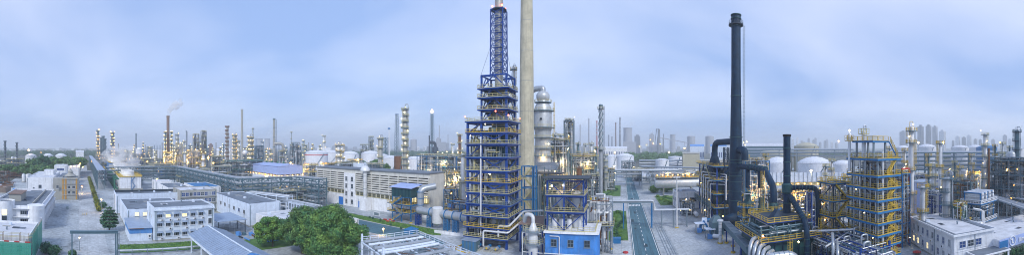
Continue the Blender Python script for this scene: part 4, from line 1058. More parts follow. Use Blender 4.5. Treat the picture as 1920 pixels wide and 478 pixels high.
rf = MB(); rf._add([(-.3, -.4, 4.7), (W + .5, -.4, 4.06), (W + .5, D + .4, 4.06), (-.3, D + .4, 4.7), (-.3, -.4, 4.82), (W + .5, -.4, 4.18), (W + .5, D + .4, 4.18), (-.3, D + .4, 4.82)], [(3, 2, 1, 0), (4, 5, 6, 7), (0, 1, 5, 4), (1, 2, 6, 5), (2, 3, 7, 6), (3, 0, 4, 7)])
part('roof', rf, M['shed'], bs); part('gutter', MB().tube([(W + .5, -.4, 4.05), (W + .5, 4.6, 4.05)], .1, 6), M['rust'], bs)
o = part('air_conditioner', MB().bb(W + .01, 6.0, .9, W + .5, 6.9, 2.2), M['white'], bs); part('fan_grille', MB().tube([(W + .5, 6.45, 1.6), (W + .53, 6.45, 1.6)], .32, 12), M['dsteel'], o)
bh = building('pale_blue_hall', 'long pale blue hall with five dark windows and a low parapet', -163, 12.5, -150, 42, 8.2, 'bwhite', 'roof', .9)
row(bh, 'r', 5, 4.6, 3.0, 1.8, 'glass', 1.5, 28, 3)
part('ridge', MB().bb(.5, .5, 8.35, 1.2, 29, 9.2), M['dsteel'], bh)
ob = building('office_slab', 'concrete office slab with two bands of blue curtained windows', -158, 40.6, -145.5, 58, 10.2, 'conc', 'lroof', .4)
W, D = ob['W'], ob['D']
for z in (2.0, 4.9, 7.8):
    row(ob, 'r', 9, z, 1.55, 1.7, 'bglass', .6, 16.8, 2, 2); part('ledge', MB().bb(W + .004, 0, z - .55, W + .5, D, z - .25), M['conc'], ob)
b5 = building('flat_roof_block', 'white flat roofed block between cooling tower and office slab', -190, 40, -166, 52, 9, 'white', 'roof', .4); row(b5, 'f', 6, 5, 1.6, 1.8, 'bglass')
b6 = building('teal_roof_store', 'low store with teal roof behind the office slab', -182, 53, -160, 66, 9.6, 'white', 'teal', .3)
b7 = building('white_switch_room', 'white switch room under the corner of the truss rack', -240, 46, -228, 58, 6, 'white', 'lroof', .3); door(b7, 'r', 4, 2.4, 3, 'door'); row(b7, 'r', 2, 2.5, 1.8, 1.4, 'bglass', 6, 11.6)
# hall with the row of dark windows
hw = building('grey_roof_hall', 'white hall with grey roof and a row of dark windows', -147.5, 58, -113, 72, 8.2, 'bwhite', 'roof', .35)
row(hw, 'f', 6, 4.2, 1.7, 1.6, 'glass', 5, 33, 2); row(hw, 'r', 1, 1.0, 2.4, 3.4, 'dblack', 2, 7, 2)
ll = building('low_annex', 'low white annex with flat roof in front of the grey roof hall', -111, 60, -97, 75, 5.0, 'white', 'lroof', .3); row(ll, 'f', 2, 1.6, 1.8, 1.6)
building('low_roof_store', 'long low store with pale roof behind the large tree', -96, 62, -84, 86, 4.4, 'white', 'lroof', .25)
tag(single('tarpaulin', MB().sheet([(0, 0, 1.5), (4, 0, 1.2), (4, 5, 1.4), (0, 5, 1.9)]).sheet([(0, 0, 0), (4, 0, 0), (4, 0, 1.2), (0, 0, 1.5)]).sheet([(4, 0, 0), (4, 5, 0), (4, 5, 1.4), (4, 0, 1.2)]), M['lblue'], 'x', 'x', (-96, 54, 0)), 'bright blue tarpaulin cover beside the low annex', 'cover')
sh = thing('open_shelter', 'dark open shelter between three storey block and grey roof hall', 'shelter', (-119, 43)); W, D = 13, 10
for x in (0, W / 2, W):
    for y in (0, D): part('post', MB().bb(x - .12, y - .12, 0, x + .12, y + .12, 4.6), M['dsteel'], sh)
part('roof', MB().poly([(-.5, -.5), (W + .5, -.5), (W + .5, D + .5), (-.5, D + .5)], 4.6, 4.8), M['shed'], sh)
for k in range(5): part('mesh_panel', MB().rail([(W, .2 + k * 2, 0), (W, 2.0 + k * 2, 0)], 3.6, .06, .35, kick=False), M['dsteel'], sh)
rng = random.Random(9)
for k in range(22):
    x, y = rng.uniform(-104, -97), rng.uniform(43, 58); s = rng.uniform(.4, 1.3)
    mb = MB().box((0, 0, s * .5), (s * 1.3, s, s), rng.uniform(0, 3)) if k % 3 else MB().tube([(-s * 2, 0, .3), (s * 2, .3, .3)], .25, 8)
    if k % 3 == 1: mb.bar((0, 0, s), (s, .3, s * 1.8), .12)
    single('machine_scrap', mb, M[('dsteel', 'rust', 'gsteel', 'lblue')[k % 4]], 'piece of scrap machinery heaped before the dark open shelter', 'scrap', (x, y, 0), group='scrap before the dark shelter')
# ribbed gable shed in the foreground
gs = thing('ribbed_roof_shed', 'open shed with ribbed blue-grey gable roof in front of the scrap', 'shed', (-92, 28.5)); W, D, E, R = 27, 11, 5.2, 7.2
for x in (.4, W * .33, W * .66, W - .4):
    for y in (.4, D - .4): part('post', MB().bb(x - .15, y - .15, 0, x + .15, y + .15, E), M['bwhite'], gs)
part('fascia', MB().bb(0, -.06, E - 1.0, W, 0, E).bb(W, 0, E - 1.0, W + .06, D, E), M['bwhite'], gs)
for k in range(26):
    x0, x1 = k * W / 26, (k + 1) * W / 26
    for s, (ya, za), (yb, zb_) in ((0, (-.4, E), (D / 2, R)), (1, (D + .4, E), (D / 2, R))):
        mb = MB().sheet([(x0, ya, za), (x1, ya, za), (x1, yb, zb_), (x0, yb, zb_)][::-1 if s else 1]).bar((x0, ya, za + .05), (x0, yb, zb_ + .05), .10, .14)
        part('roof_sheet', mb, M['shed'], gs)
part('ridge_cap', MB().bar((-.1, D / 2, R + .06), (W + .1, D / 2, R + .06), .5, .06), M['bwhite'], gs)
part('gable', MB()._add([(W - .05, 0, E), (W - .05, D, E), (W - .05, D / 2, R - .02)], [(0, 1, 2)]), M['lblue'], gs)
rack('low white pipe line along the grass strip', [(-94.2, 8), (-93.4, 34)], 1.1, 1.0, 1, 1, 3, 'steel', (.1, .18), 4, 'low_pipe_line', post=.12)
# mechanical cooling tower
ct = thing('cooling_tower_block', 'white cooling tower block with yellow edged deck and row of fan cylinders', 'cooling tower', (-333, 22)); W, D, Hh = 100, 15, 9.2
part('casing', MB().bb(0, 0, 1.2, W, D, Hh), M['white'], ct); part('basin', MB().bb(-1, -1, 0, W + 1, D + 1, 1.19), M['conc'], ct)
for k in range(7): part('panel_joint', MB().bb(W + .003, k * D / 7 + .9, 1.3, W + .08, k * D / 7 + 1.0, Hh), M['frame'], ct)
dk = part('deck', MB().bb(-.6, -.6, Hh + .005, W + .6, D + .6, Hh + .3), M['yellow'], ct); part('railing', MB().rail([(-.5, -.5, Hh + .3), (W + .5, -.5, Hh + .3), (W + .5, D + .5, Hh + .3), (-.5, D + .5, Hh + .3)], 1.1, .1, 2, True), M['yellow'], dk)
for k in range(9):
    c = (W - 6 - k * 10.5, D / 2 - .5, Hh + .3); part('fan_cylinder', MB().lathe([(4.3, 0), (3.7, 1.6), (3.9, 3.6), (3.6, 3.6), (3.4, 1.6)], 24, c, caps=False), M['white'], ct)
    part('fan_hub', MB().lathe([(.8, 1.0), (.8, 1.5)], 10, c).box((c[0], c[1], c[2] + 1.3), (6.4, .5, .08), k * .5).box((c[0], c[1], c[2] + 1.31), (.5, 6.4, .08), k * .5), M['dsteel'], ct)
for k in range(9): part('riser_pipe', MB().tube([(W - 4 - k * 10, -3.2, .2), (W - 4 - k * 10, -3.2, 7.5), (W - 4 - k * 10, .3, 7.5)], .55, 8, True, 1), M['green'], ct)
for k in range(9): part('riser_frame', MB().bar((W - 6 - k * 10, -3.2, 0), (W - 6 - k * 10, -3.2, 6), .3).bar((W - 2 - k * 10, -3.2, 0), (W - 2 - k * 10, -3.2, 6), .3).bar((W - 6 - k * 10, -3.2, 6), (W - 2 - k * 10, -3.2, 6), .3), M['green'], ct)
part('stair', MB().stair((W + .8, 8.2, .2), (W + .8, 10.6, 3.2), 1).stair((W + .8, 10.6, 3.2), (W + .8, 8.2, 6.2), 1).stair((W + .8, 8.2, 6.2), (W + .8, 10.6, Hh + .2), 1).bb(W + .3, 8.0, 0, W + .5, 8.2, Hh).bb(W + 1.2, 8.0, 0, W + 1.4, 8.2, Hh), M['teal'], ct)
part('header_pipe', MB().tube([(0, -2, 1.6), (W + 2, -2, 1.6)], .6, 8), M['green'], ct)
c2 = thing('far_cooling_tower_block', 'blue sided cooling tower block half hidden in steam', 'cooling tower', (-560, 26)); W, D = 170, 14
part('casing', MB().bb(0, 0, 1, W, D, 11.5), M['lblue'], c2)
for k in range(8): part('fan_cylinder', MB().lathe([(6, 0), (5.5, 3.4), (5.2, 3.4)], 18, (W - 10 - k * 20, D / 2, 11.8), caps=False), M['white'], c2)
part('deck', MB().bb(-1, -1, 11.505, W + 1, D + 1, 11.8), M['yellow'], c2); part('walkway', MB().bb(-1, -5, 3, W, -3.5, 3.4), M['yellow'], c2)
c3 = thing('white_cooling_cells', 'white ribbed cooling cells beyond the yellow edged cooling tower', 'cooling tower', (-385, 24)); W, D = 38, 22
part('casing', MB().bb(0, 0, 0, W, D, 9.6), M['white'], c3); part('deck', MB().bb(-.5, -.5, 9.605, W + .5, D + .5, 9.9), M['conc'], c3)
for k in range(11): part('rib', MB().bb(W + .003, k * 2 + .6, .5, W + .25, k * 2 + .9, 9.6), M['white'], c3)
for k in range(2): part('fan_cylinder', MB().lathe([(7, 0), (6.4, 3), (6.2, 3)], 20, (W - 10 - k * 17, D / 2, 9.9), caps=False), M['white'], c3)
# racks on the left
rack('covered dark pipe gallery along the concrete road', [(-238, 9.5), (-620, 5)], 12.6, 5, 3, 3.0, 4, 'gsteel', (.2, .4), 10, 'pipe_gallery', truss=True, seed=4, cover=True)
rack('truss pipe rack turning the corner behind the cooling tower', [(-262, 14), (-262, 71), (-152, 73.5), (-148, 104), (-128, 106)], 14.2, 5.5, 4, 2.6, 3, 'gsteel', (.15, .3), 9, 'truss_pipe_rack', truss=True, seed=5, post=.42)
rack('second truss rack close behind the first, by the blue roofed hall', [(-300, 84), (-190, 86), (-176, 116), (-140, 118)], 11, 6, 3, 2.6, 3, 'gsteel', (.18, .32), 9, 'truss_pipe_rack', truss=True, seed=6, post=.4)
rack('low pipe rack with a thick silver main beside the grey roof hall', [(-150, 82), (-104, 84)], 6.2, 5, 2, 2.4, 4, 'steel', (.25, .55), 7, seed=7)
rack('low tangled pipe rack in front of the hall louvres', [(-154, 103), (-128, 105)], 5.6, 7, 2, 2.2, 7, 'steel', (.14, .3), 6, seed=8, truss=True)
rack('pipe rack with pale posts near the white annex', [(-147, 76), (-124, 84)], 8.0, 4, 2, 2.6, 4, 'bwhite', (.15, .3), 6, seed=9)
for k in range(7):
    single('white_tank_frame', MB().bb(-.15, -.15, 0, .15, .15, 7.0).bb(-.1, .152, 6.7, .1, 3, 7.0), M['bwhite'], 'white goal-post frame in the row before the silver main', 'frame', (-118 + k * 1.9, 78, 0), group='row of white frames')
unit('dense pipe and valve station in the angle of the truss rack', 545, 70, 348, 172, 'steel', 2, 'cream', 5, 70, 6, 'warm', 'valve_station', fit=40)
unit('low valve station with grey posts behind the grey roof hall', 470, 60, 342, 205, 'gsteel', 2, 'cream', 2, 60, 5, 'warm', 'valve_station', fit=40)
unit('small pump station beside the truss rack foot', 355, 50, 326, 260, 'gsteel', 2, 'cream', 2, 50, 4, 'warm', 'pump_station', fit=30)
street_lamp('lit amber lamp on the edge of the grey roof hall', 417, 375, 363, 'warm', .3, arm=.6, watt=350)
street_lamp('lit amber lamp among the low pipes by the hall', 533, 378, 362, 'warm', .3, arm=.6, watt=500)
street_lamp('lit amber lamp beside the flat roofed block', 294, 352, 335, 'warm', .35, arm=.6)
flood_mast('bright floodlight mast before the blue roofed hall', 500, 352, 331, None, .55, 'warm', 2, watt=1800)
# blue roofed hall beyond the racks
hb = thing('blue_hall', 'large pale blue clad hall with lit row of openings', 'building', (-322, 154)); W, D, Hh = 77, 25, 13
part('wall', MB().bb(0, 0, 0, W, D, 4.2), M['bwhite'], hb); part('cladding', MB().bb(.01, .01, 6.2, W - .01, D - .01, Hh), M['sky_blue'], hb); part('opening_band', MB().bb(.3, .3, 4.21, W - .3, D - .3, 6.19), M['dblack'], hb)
for k in range(14): part('pier', MB().bb(1 + k * 5.6, -.05, 4.2, 2.2 + k * 5.6, .29, 6.2), M['white'], hb); lamp(hb, (4.2 + k * 5.6, -.1, 5.0), .28, 'warm')
part('end_cladding', MB().bb(W + .003, -.1, 6.0, W + .2, D + .1, Hh + .1), M['sky_blue'], hb)
for k in range(5): part('end_pier', MB().bb(W - .28, 1 + k * 5.5, 4.2, W + .1, 2 + k * 5.5, 6.2), M['white'], hb); lamp(hb, (W + .1, 3.6 + k * 5.5, 5.0), .28, 'warm')
rf = MB()._add([(-.5, -.5, Hh + .11), (W + .5, -.5, Hh + .11), (W + .5, D + .5, Hh + .11), (-.5, D + .5, Hh + .11), (-.5, D / 2, Hh + 2), (W + .5, D / 2, Hh + 2)], [(0, 1, 5, 4), (2, 3, 4, 5), (1, 2, 5), (3, 0, 4), (3, 2, 1, 0)])
part('roof', rf, M['sky_blue'], hb)
for k in range(7): part('roof_vent', MB().lathe([(.8, 0), (.8, .8), (1.2, 1.0), (.9, 1.7), (.1, 2)], 10, (6 + k * 10, D / 2, Hh + 1.6)), M['green'], hb)
for k in range(2): part('vertical_stripe', MB().bb(9 + k * 5, -.12, 6.2, 9.8 + k * 5, -.004, Hh), M['teal'], hb)
sbk = building('white_stair_block', 'white stair block with square windows joined to the blue hall', -352, 148, -324, 160, 13.5, 'white', 'lroof', .4); row(sbk, 'f', 3, 9.5, 1.8, 1.8, 'glass', 4, 16, 2); row(sbk, 'f', 3, 5.5, 1.8, 1.8, 'glass', 4, 16, 2); row(sbk, 'r', 1, 4, 1.4, 7.5, 'glass', 2, 8, 2, 5)
unit('yellow lit pipe unit beside the end of the blue hall', 583, 28, 304, 262, 'cream', 3, 'yellow', 14, 50, 4, 'warm', seed=4, watt=1500)
unit('long low yellow lit pipe unit between blue hall and louvred hall', 618, 34, 303, 300, 'gsteel', 3, 'yellow', 12, 50, 4, 'warm', seed=5, watt=1500)
# trees in front of the low annex
tree('large dense broadleaf tree with a broad crown beside the service road', at(622, 90), 14.0, 8.6, 56000, .25, 'leaf', .45, 11, nl=64, base=.0)
tree('tall broadleaf tree close to the largest tree, by the low annex', at(567, 95), 13.4, 5.8, 26000, .25, 'leafg', .35, 12, nl=36, base=.0)
tree('smaller bright broadleaf tree by the low white annex', at(511, 102), 9.0, 5.4, 17000, .23, 'leafb', .28, 13, nl=26, base=.06)
tree('broadleaf tree squeezed between the two tallest broadleaf trees', at(593, 100), 10.6, 4.6, 18000, .25, 'leafd', .3, 14, nl=28, base=.0)
# grove beyond the offices
rng = random.Random(21)
for k, (px, dd, h, r) in enumerate(((64, 330, 19, 10), (76, 345, 20, 11), (70, 300, 15, 9), (88, 330, 19, 10), (98, 350, 19, 11), (112, 350, 18, 11), (122, 360, 18, 10), (133, 370, 17, 10), (52, 310, 15, 8), (36, 330, 12, 8), (14, 345, 12, 9), (84, 290, 14, 8), (105, 310, 14, 9), (142, 385, 17, 9), (2, 335, 12, 8), (95, 380, 20, 11), (120, 390, 19, 11))):
    tree('dusky green tree in the grove behind the offices', at(px, dd), h, r, 3200, .75, 'leafg', .35, 40 + k, group='grove behind the offices', nl=14)
tree('rounded bright tree at the end of the grove by the road', at(149, 400), 19, 11, 4200, .8, 'leafb', .4, 60, nl=14)
tree('tall dark tree standing up out of the grove', at(80, 315), 22, 9, 4200, .75, 'leafd', .4, 61, nl=14)
# ---------------------------------------------------------------- skyline of the plant, left to centre
column('slim dark column behind the rusty open frame', 9.5, 3.4, 264, 520, 'dsteel', 6, 'steel', 0, None)
column('slim dark column next to the domed tank under the flare', 31.5, 3.2, 267, 520, 'dsteel', 6, 'steel', 0, None)
flood_mast('glowing orange flare light standing above the domed tanks', 54, 300, 282, 560, 1.7, 'flame', 1)
for px, w, ys, yd, lab in ((58, 21, 292, 288, 'white domed tank beneath the orange flare'), (90, 20, 292, 287.5, 'pale domed tank in the middle of the three by the grove'), (114, 23, 293, 287.5, 'pale domed tank nearest the concrete road')):
    tank(lab, px, w, ys, yd, 560, 'tank')
unit('low lit pipe unit at the foot of the slim dark columns', 28, 34, 296, 500, 'gsteel', 2, 'cream', 6, 40, 4, 'warm')
unit('dark low pipe unit behind the rusty scrap yard', 4, 16, 300, 460, 'gsteel', 2, 'cream', 2, 30, 3, 'warm')
for px, w, yt, n, lp, lab in ((183.5, 4.2, 244, 9, 3, 'tall slim column with bright amber lamps beside the blue cooling block'), (189.5, 3.4, 258, 6, 0, 'thin column close behind the amber lit slim column'), (193.5, 4, 255, 6, 0, 'thin column in the middle of the cluster by the blue cooling block'), (197.2, 3.4, 260, 6, 0, 'thin column at the end of the cluster by the blue cooling block')):
    column(lab, px, w, yt, 500, 'gsteel', n, 'steel', lp, None, lm='warm', lr=.2)
column('stout lamp-lit column standing apart near the blue cooling block', 211, 5.6, 248, 480, 'gsteel', 9, 'steel', 3, None, lm='warm', lr=.2)
unit('lit pipe unit at the foot of the amber lit slim column', 190, 22, 288, 470, 'gsteel', 3, 'cream', 16, 40, 4, 'warm')
tank('white domed tank behind the steam', 203, 12, 286, 283, 520, 'tank', name='storage_tank')
stack('blue-grey slim stack in the far lit complex', 255, 3.4, 3.0, 250, 760, 'steel', 4, True, False, 'slim_stack')
column('thin lamp-lit column left of the blue-grey slim stack', 252, 1.8, 272, 740, 'gsteel', 5, 'steel', 2, None, lm='warm')
column('thin lamp-lit column right of the white dome', 268.5, 2, 268, 740, 'gsteel', 5, 'steel', 2, None, lm='warm')
tank('white domed vessel hall in the far lit complex', 261, 12, 281, 276, 740, 'white', stair=False)
unit('long lit low unit in front of the far white dome', 262, 34, 288, 700, 'gsteel', 2, 'cream', 16, 40, 4, 'warm', ratio=.4)
unit('lit low unit behind the steam plume', 226, 30, 283, 760, 'gsteel', 2, 'cream', 8, 40, 4, 'warm', ratio=.4)
unit('grey far complex of small towers left of the smoking chimney', 281, 12, 274, 860, 'gsteel', 3, 'cream', 4, 30, 4, 'warm')
for px, lab in ((289.5, 'first of three short far stacks left of the smoking chimney'), (294.5, 'second of three short far stacks left of the smoking chimney'), (300, 'third of three short far stacks left of the smoking chimney')): stack(lab, px, 1.8, 1.5, 272, 880, 'steel', 0, True, False, 'short_stack')
unit('wide dim pipe unit in front of the three short stacks', 285, 44, 296, 520, 'gsteel', 2, 'cream', 10, 70, 6, 'warm', ratio=.4)
unit('wide dim pipe unit behind the cooling tower steam', 240, 60, 299, 430, 'gsteel', 2, 'cream', 8, 80, 6, 'warm', ratio=.3, pms=('pipe', 'gsteel', 'blue'))
unit('dim pipe unit behind the truss rack corner', 300, 44, 305, 380, 'gsteel', 2, 'cream', 8, 60, 5, 'warm', ratio=.4)
building('blue_cabin', 'small bright blue cabin under the smoking chimney', *[v for v in (-345, 72, -338, 80)], 7, 'door', 'lblue', .2)
# the smoking chimney and its neighbours
stack('tall brown chimney with a white smoke plume', 315, 8.2, 5.6, 217, 430, 'brown', 1, True, False, 'smoking_chimney', bm='brick')
column('lamp-lit column hugging the smoking chimney on the side of the cooling towers', 310, 3.0, 247, 425, 'gsteel', 8, 'yellow', 3, None, lm='cool')
column('lamp-lit column hugging the smoking chimney on the side of the twin frame towers', 321.5, 3.0, 247, 425, 'gsteel', 8, 'yellow', 3, None, lm='cool')
unit('brightly lit yellow unit at the foot of the smoking chimney', 317, 22, 283, 400, 'cream', 4, 'yellow', 34, 50, 5, 'cool', watt=3000)
column('platformed column right of the smoking chimney', 332, 5, 246, 430, 'vessel', 7, 'cream', 1, 'loop')
unit('yellow lit domed unit right of the smoking chimney', 335, 14, 268, 395, 'cream', 5, 'yellow', 22, 50, 5, 'cool', taper=True, watt=2500)
stack('slim pale stack left of the twin frame towers', 349.5, 2.6, 2, 245, 430, 'steel', 2, True, True, 'slim_stack')
column('short silver column beside the slim pale stack', 345, 3, 261, 430, 'vessel', 4, 'cream', 1, 'loop')
unit('frame tower of pipes with amber lamps, left of the twins', 367.5, 12.5, 249, 380, 'steel', 9, 'cream', 4, 60, 8, 'warm', 'frame_tower', cat='tower', lr=.22, watt=2000)
unit('frame tower of pipes, taller of the twins', 382, 11.5, 243, 380, 'steel', 9, 'cream', 4, 60, 8, 'warm', 'frame_tower', cat='tower', lr=.2)
unit('lit yellow unit at the foot of the twin frame towers', 366, 34, 280, 345, 'cream', 4, 'yellow', 20, 70, 6, 'warm', lr=.25, watt=2500)
column('stout silver vessel at the foot of the twin frame towers', 347, 5, 287, 330, 'vessel', 2, 'cream', 1, None, name='upright_vessel')
column('stout white vessel left of the bright flood lamp', 381, 6, 288, 320, 'wpipe', 3, 'yellow', 2, None, name='upright_vessel')
flood_mast('bright flood lamp right of the twin frame towers', 390.5, 320, 296.5, 330, .7, 'warm', 1, watt=2500)
unit('dim green pipe unit right of the flood lamp', 408, 28, 290, 350, 'gsteel', 3, 'cream', 5, 60, 5, 'warm')
column('tall old platformed column left of the grey chimney', 426, 5, 236, 400, 'ovessel', 10, 'rust', 0, None, pm='rust')
column('yellow lit platformed column next to the grey chimney', 440, 6.4, 246, 380, 'ovessel', 9, 'yellow', 2, 'loop', lm='warm')
column('thin silver column between yellow column and grey chimney', 447, 4, 259, 380, 'vessel', 5, 'cream', 1, 'loop')
stack('tall plain grey chimney between the lit columns', 453.8, 5.4, 4.2, 205, 600, 'conc', 1, True, False, 'grey_chimney', bm='conc')
column('stout yellow lit column with silver dome right of grey chimney', 469.5, 8.5, 248, 360, 'ovessel', 7, 'yellow', 4, 'loop', lm='cool')
s = thing('ball_tank', 'white ball shaped tank on legs below the yellow lit column', 'tank', at(459.5, 340)); part('ball', MB().ball((0, 0, 24), 2.8, 16), M['wpipe'], s)
for k in range(4): part('leg', MB().bar((2 * cos(k * 1.57), 2 * sin(k * 1.57), 0), (2 * cos(k * 1.57), 2 * sin(k * 1.57), 23), .3), M['steel'], s)
column('thin pole column with red lamp right of yellow lit column', 474.5, 1.8, 240, 520, 'steel', 5, 'cream', 0, None)
unit('dark green unit behind the blue hall roof', 484, 22, 271, 420, 'gsteel', 5, 'gsteel', 2, 50, 5, 'cool', taper=True)
unit('long green pipe unit behind the blue hall ridge', 455, 80, 298, 330, 'gsteel', 2, 'green', 12, 90, 8, 'warm', ratio=.25)
st = stack('tall grey column stack with a side duct bending down', 514, 6.6, 4.6, 222, 345, 'ovessel', 5, True, True, 'duct_stack', bm='gsteel')
h = ZH(269, 345); c = Vector(at(531, 345)) - Vector(at(514, 345)); part('duct', MB().tube([(0, 0, h), (c.x, c.y, h), (c.x, c.y, 6)], 1.5, 12, True, 4), M['ovessel'], st)
unit('box furnace frame under the bent duct', 530, 16, 280, 342, 'gsteel', 4, 'cream', 8, 40, 3, 'warm')
column('short column with round platforms left of the duct stack', 506, 4.6, 275, 330, 'ovessel', 4, 'cream', 2, 'loop', lm='warm')
unit('rounded open frame tower packed with curved pipes', 554, 21, 265, 340, 'gsteel', 6, 'gsteel', 3, 90, 8, 'cool', 'frame_tower', cat='tower', taper=True)
column('thin mast left of the packed frame tower', 546.5, 1.4, 247, 600, 'steel', 4, 'cream', 0, None, name='mast', cage=False)
rng = random.Random(33)
for k in range(30):
    px = (222, 230, 246, 273, 281, 292, 304, 326, 340, 343, 356, 361, 375, 389, 398, 405, 413, 419, 433, 459, 464, 480, 492, 499, 523, 537, 569, 579, 586, 600)[k]; dd = rng.uniform(380, 620); yt = rng.uniform(262, 280)
    if k % 3: column('thin column in the crowded units around the smoking chimney', px, rng.uniform(1.8, 3.6), yt, dd, rng.choice(('vessel', 'gsteel', 'ovessel', 'steel')), rng.randint(4, 7), rng.choice(('cream', 'yellow', 'steel')), 1, rng.choice((None, 'loop')), group='thin columns around the smoking chimney')
    else: stack('thin plain stack in the crowded units around the smoking chimney', px, 2.2, 1.7, yt - 4, dd, rng.choice(('steel', 'ovessel', 'conc')), 2, True, False, 'thin_stack', group='thin stacks around the smoking chimney')
for k, (px, w, yt, dd) in enumerate(((270, 40, 308, 340), (320, 50, 311, 320), (372, 44, 314, 300), (415, 40, 308, 310), (236, 36, 306, 400), (440, 50, 302, 345), (500, 44, 300, 350), (650, 44, 301, 270), (700, 40, 303, 265))):
    unit('low dense pipe unit filling the middle ground of the plant', px, w, yt, dd, 'gsteel', 2, 'cream', 6, 70, 6, 'warm', ratio=.4, group='low units in the middle ground', fit=40)
# white tank farm
for px, w, ys, yd, dd, lab in ((592, 46, 287, 281.5, 470, 'white domed tank with a thin red stripe'), (618, 50, 286, 281, 520, 'broad white domed tank behind the red striped one'), (656, 34, 289, 283, 430, 'white domed tank left of the dark spruces'), (695, 36, 288, 282.5, 440, 'white domed tank behind the rounded tree'), (733, 34, 296, 291.5, 330, 'white shallow domed tank beside the rusty one'), (778, 36, 298, 293, 330, 'white domed tank right of the tall platformed column'), (640, 22, 287, 283, 520, 'white domed tank behind the yellow arched column'), (716, 26, 292, 288, 420, 'small white tank behind the plain grey column')):
    t = tank(lab, px, w, ys, yd, dd, 'tank')
    if px == 592: part('red_stripe', MB().lathe([(PW(23, dd) + .03, ZH(289.5, dd)), (PW(23, dd) + .03, ZH(291, dd))], 32, caps=False), M['red'], t)
tank('pale tank streaked with rust beside the tall platformed column', 748, 18, 293.5, 292, 300, 'rust')
building('white_pump_station', 'white flat pump building among the tanks', -236, 232, -214, 246, 8, 'white', 'lroof', .3)
building('pump_building', 'white building below the far silver column', -402, 322, -384, 334, 28, 'white', 'lroof', .4)
column('silver column rising from a white building', 607.5, 4.6, 254, 510, 'vessel', 4, 'cream', 1, None)
column('small dark column in the haze right of the packed frame', 573, 4.5, 272, 620, 'gsteel', 4, 'cream', 0, None)
column('stout column with yellow arched pipes behind the louvred hall', 634.5, 8.5, 262, 300, 'vessel', 5, 'yellow', 3, 'loop', lm='cool')
column('thin column right of the yellow arched one', 643, 3, 267, 330, 'vessel', 4, 'yellow', 1, 'loop')
unit('stepped grey frame structure behind the rounded tree', 696, 10, 254, 470, 'gsteel', 8, 'cream', 2, 40, 5, 'cool', 'frame_tower', cat='tower')
unit('lower step of the grey frame structure', 683, 16, 269, 470, 'gsteel', 4, 'cream', 2, 40, 5, 'cool', 'frame_tower', cat='tower')
column('plain grey column with a hoop on its head', 713, 8.2, 249, 270, 'ovessel', 4, 'cream', 1, 'loop', lm='cool')
lt = thing('lattice_mast', 'slim lattice mast left of the tall platformed column', 'mast', at(744, 560)); lattice(lt, 6.5, 3.6, ZH(214, 560), 'gsteel', 16, .36, .18)
part('platform', MB().box((0, 0, ZH(214, 560)), (5, 5, .4)), M['teal'], lt); part('platform', MB().box((0, 0, ZH(226, 560)), (5.4, 5.4, .4)), M['teal'], lt)
lt = thing('guyed_mast', 'thin pole mast between the two lattice frames', 'mast', at(729.5, 480)); part('pole', MB().tube([(0, 0, 0), (0, 0, ZH(241, 480))], [1.4, .7], 8), M['wpipe'], lt); part('head', MB().box((0, 0, ZH(241, 480)), (2.4, 2.4, 2)), M['teal'], lt)
lt = thing('lattice_tower', 'open lattice frame beside the plain grey column', 'frame', at(722.5, 460)); lattice(lt, 5.5, 5.5, ZH(258, 460), 'gsteel', 7, .4, .28)
column('tall platformed column rising behind the louvred hall', 759.5, 9.6, 191, 225, 'ovessel', 11, 'cream', 1, 'loop', seed=5, pm='gsteel', lm='cool', lr=.2)
lt = stack('lattice flare mast topped by a lit flame', 810, 1.6, 1.4, 213, 560, 'gsteel', 0, True, False, 'flare_mast', flare=3.8); lattice(lt, 6.2, 4.4, ZH(214, 560), 'gsteel', 18, .36, .16)
s = stack('dark stack with looping ducts below the flare mast', 805, 3.0, 2.6, 254, 520, 'dsteel', 1, True, False, 'looped_stack'); c = Vector(at(816, 520)) - Vector(at(805, 520)); part('duct', MB().tube([(0, 0, ZH(267, 520)), (c.x, c.y, ZH(267, 520)), (c.x, c.y, 4)], 2.4, 10, True, 4), M['dsteel'], s)
upright(s, (c.x, c.y, ZH(286, 520)), 5, 9, 'dsteel')
column('brown column with ringed platforms left of the blue tower', 862, 5.6, 252, 285, 'rust', 5, 'cream', 2, None, lm='cool', pm='steel')
column('short white column with ringed platforms beside the brown one', 849, 3, 270, 300, 'wpipe', 3, 'cream', 1, None)
unit('long teal pipe unit lit yellow behind the louvred hall end', 823, 84, 286, 205, 'teal', 4, 'cream', 34, 130, 10, 'cool', ratio=.25, fit=60, lr=.13, watt=1800)
unit('dense lit pipe unit in the gap between hall and blue tower', 853, 44, 316, 165, 'gsteel', 4, 'yellow', 16, 120, 8, 'cool', ratio=.5, fit=60, lr=.13, watt=1200)
column('white upright pipe vessel beside the blue tower', 868, 7, 288, 135, 'wpipe', 2, 'cream', 0, None, name='upright_vessel')
building('low_white_shed', 'low white roofed shed behind the louvred hall', -160, 150, -140, 162, 15, 'white', 'white', .2)
building('tan_roof_shed', 'low tan roofed shed behind the louvred hall', -128, 158, -114, 170, 15.5, 'brick', 'brown', .2)
building('dark_roof_house', 'dark roofed house among the trees behind the louvred hall', -210, 190, -180, 206, 17, 'bwhite', 'roof', .2)
unit('yellow lit low unit between the spruces and the louvred hall', 665, 30, 296, 290, 'gsteel', 3, 'yellow', 12, 60, 5, 'cool')
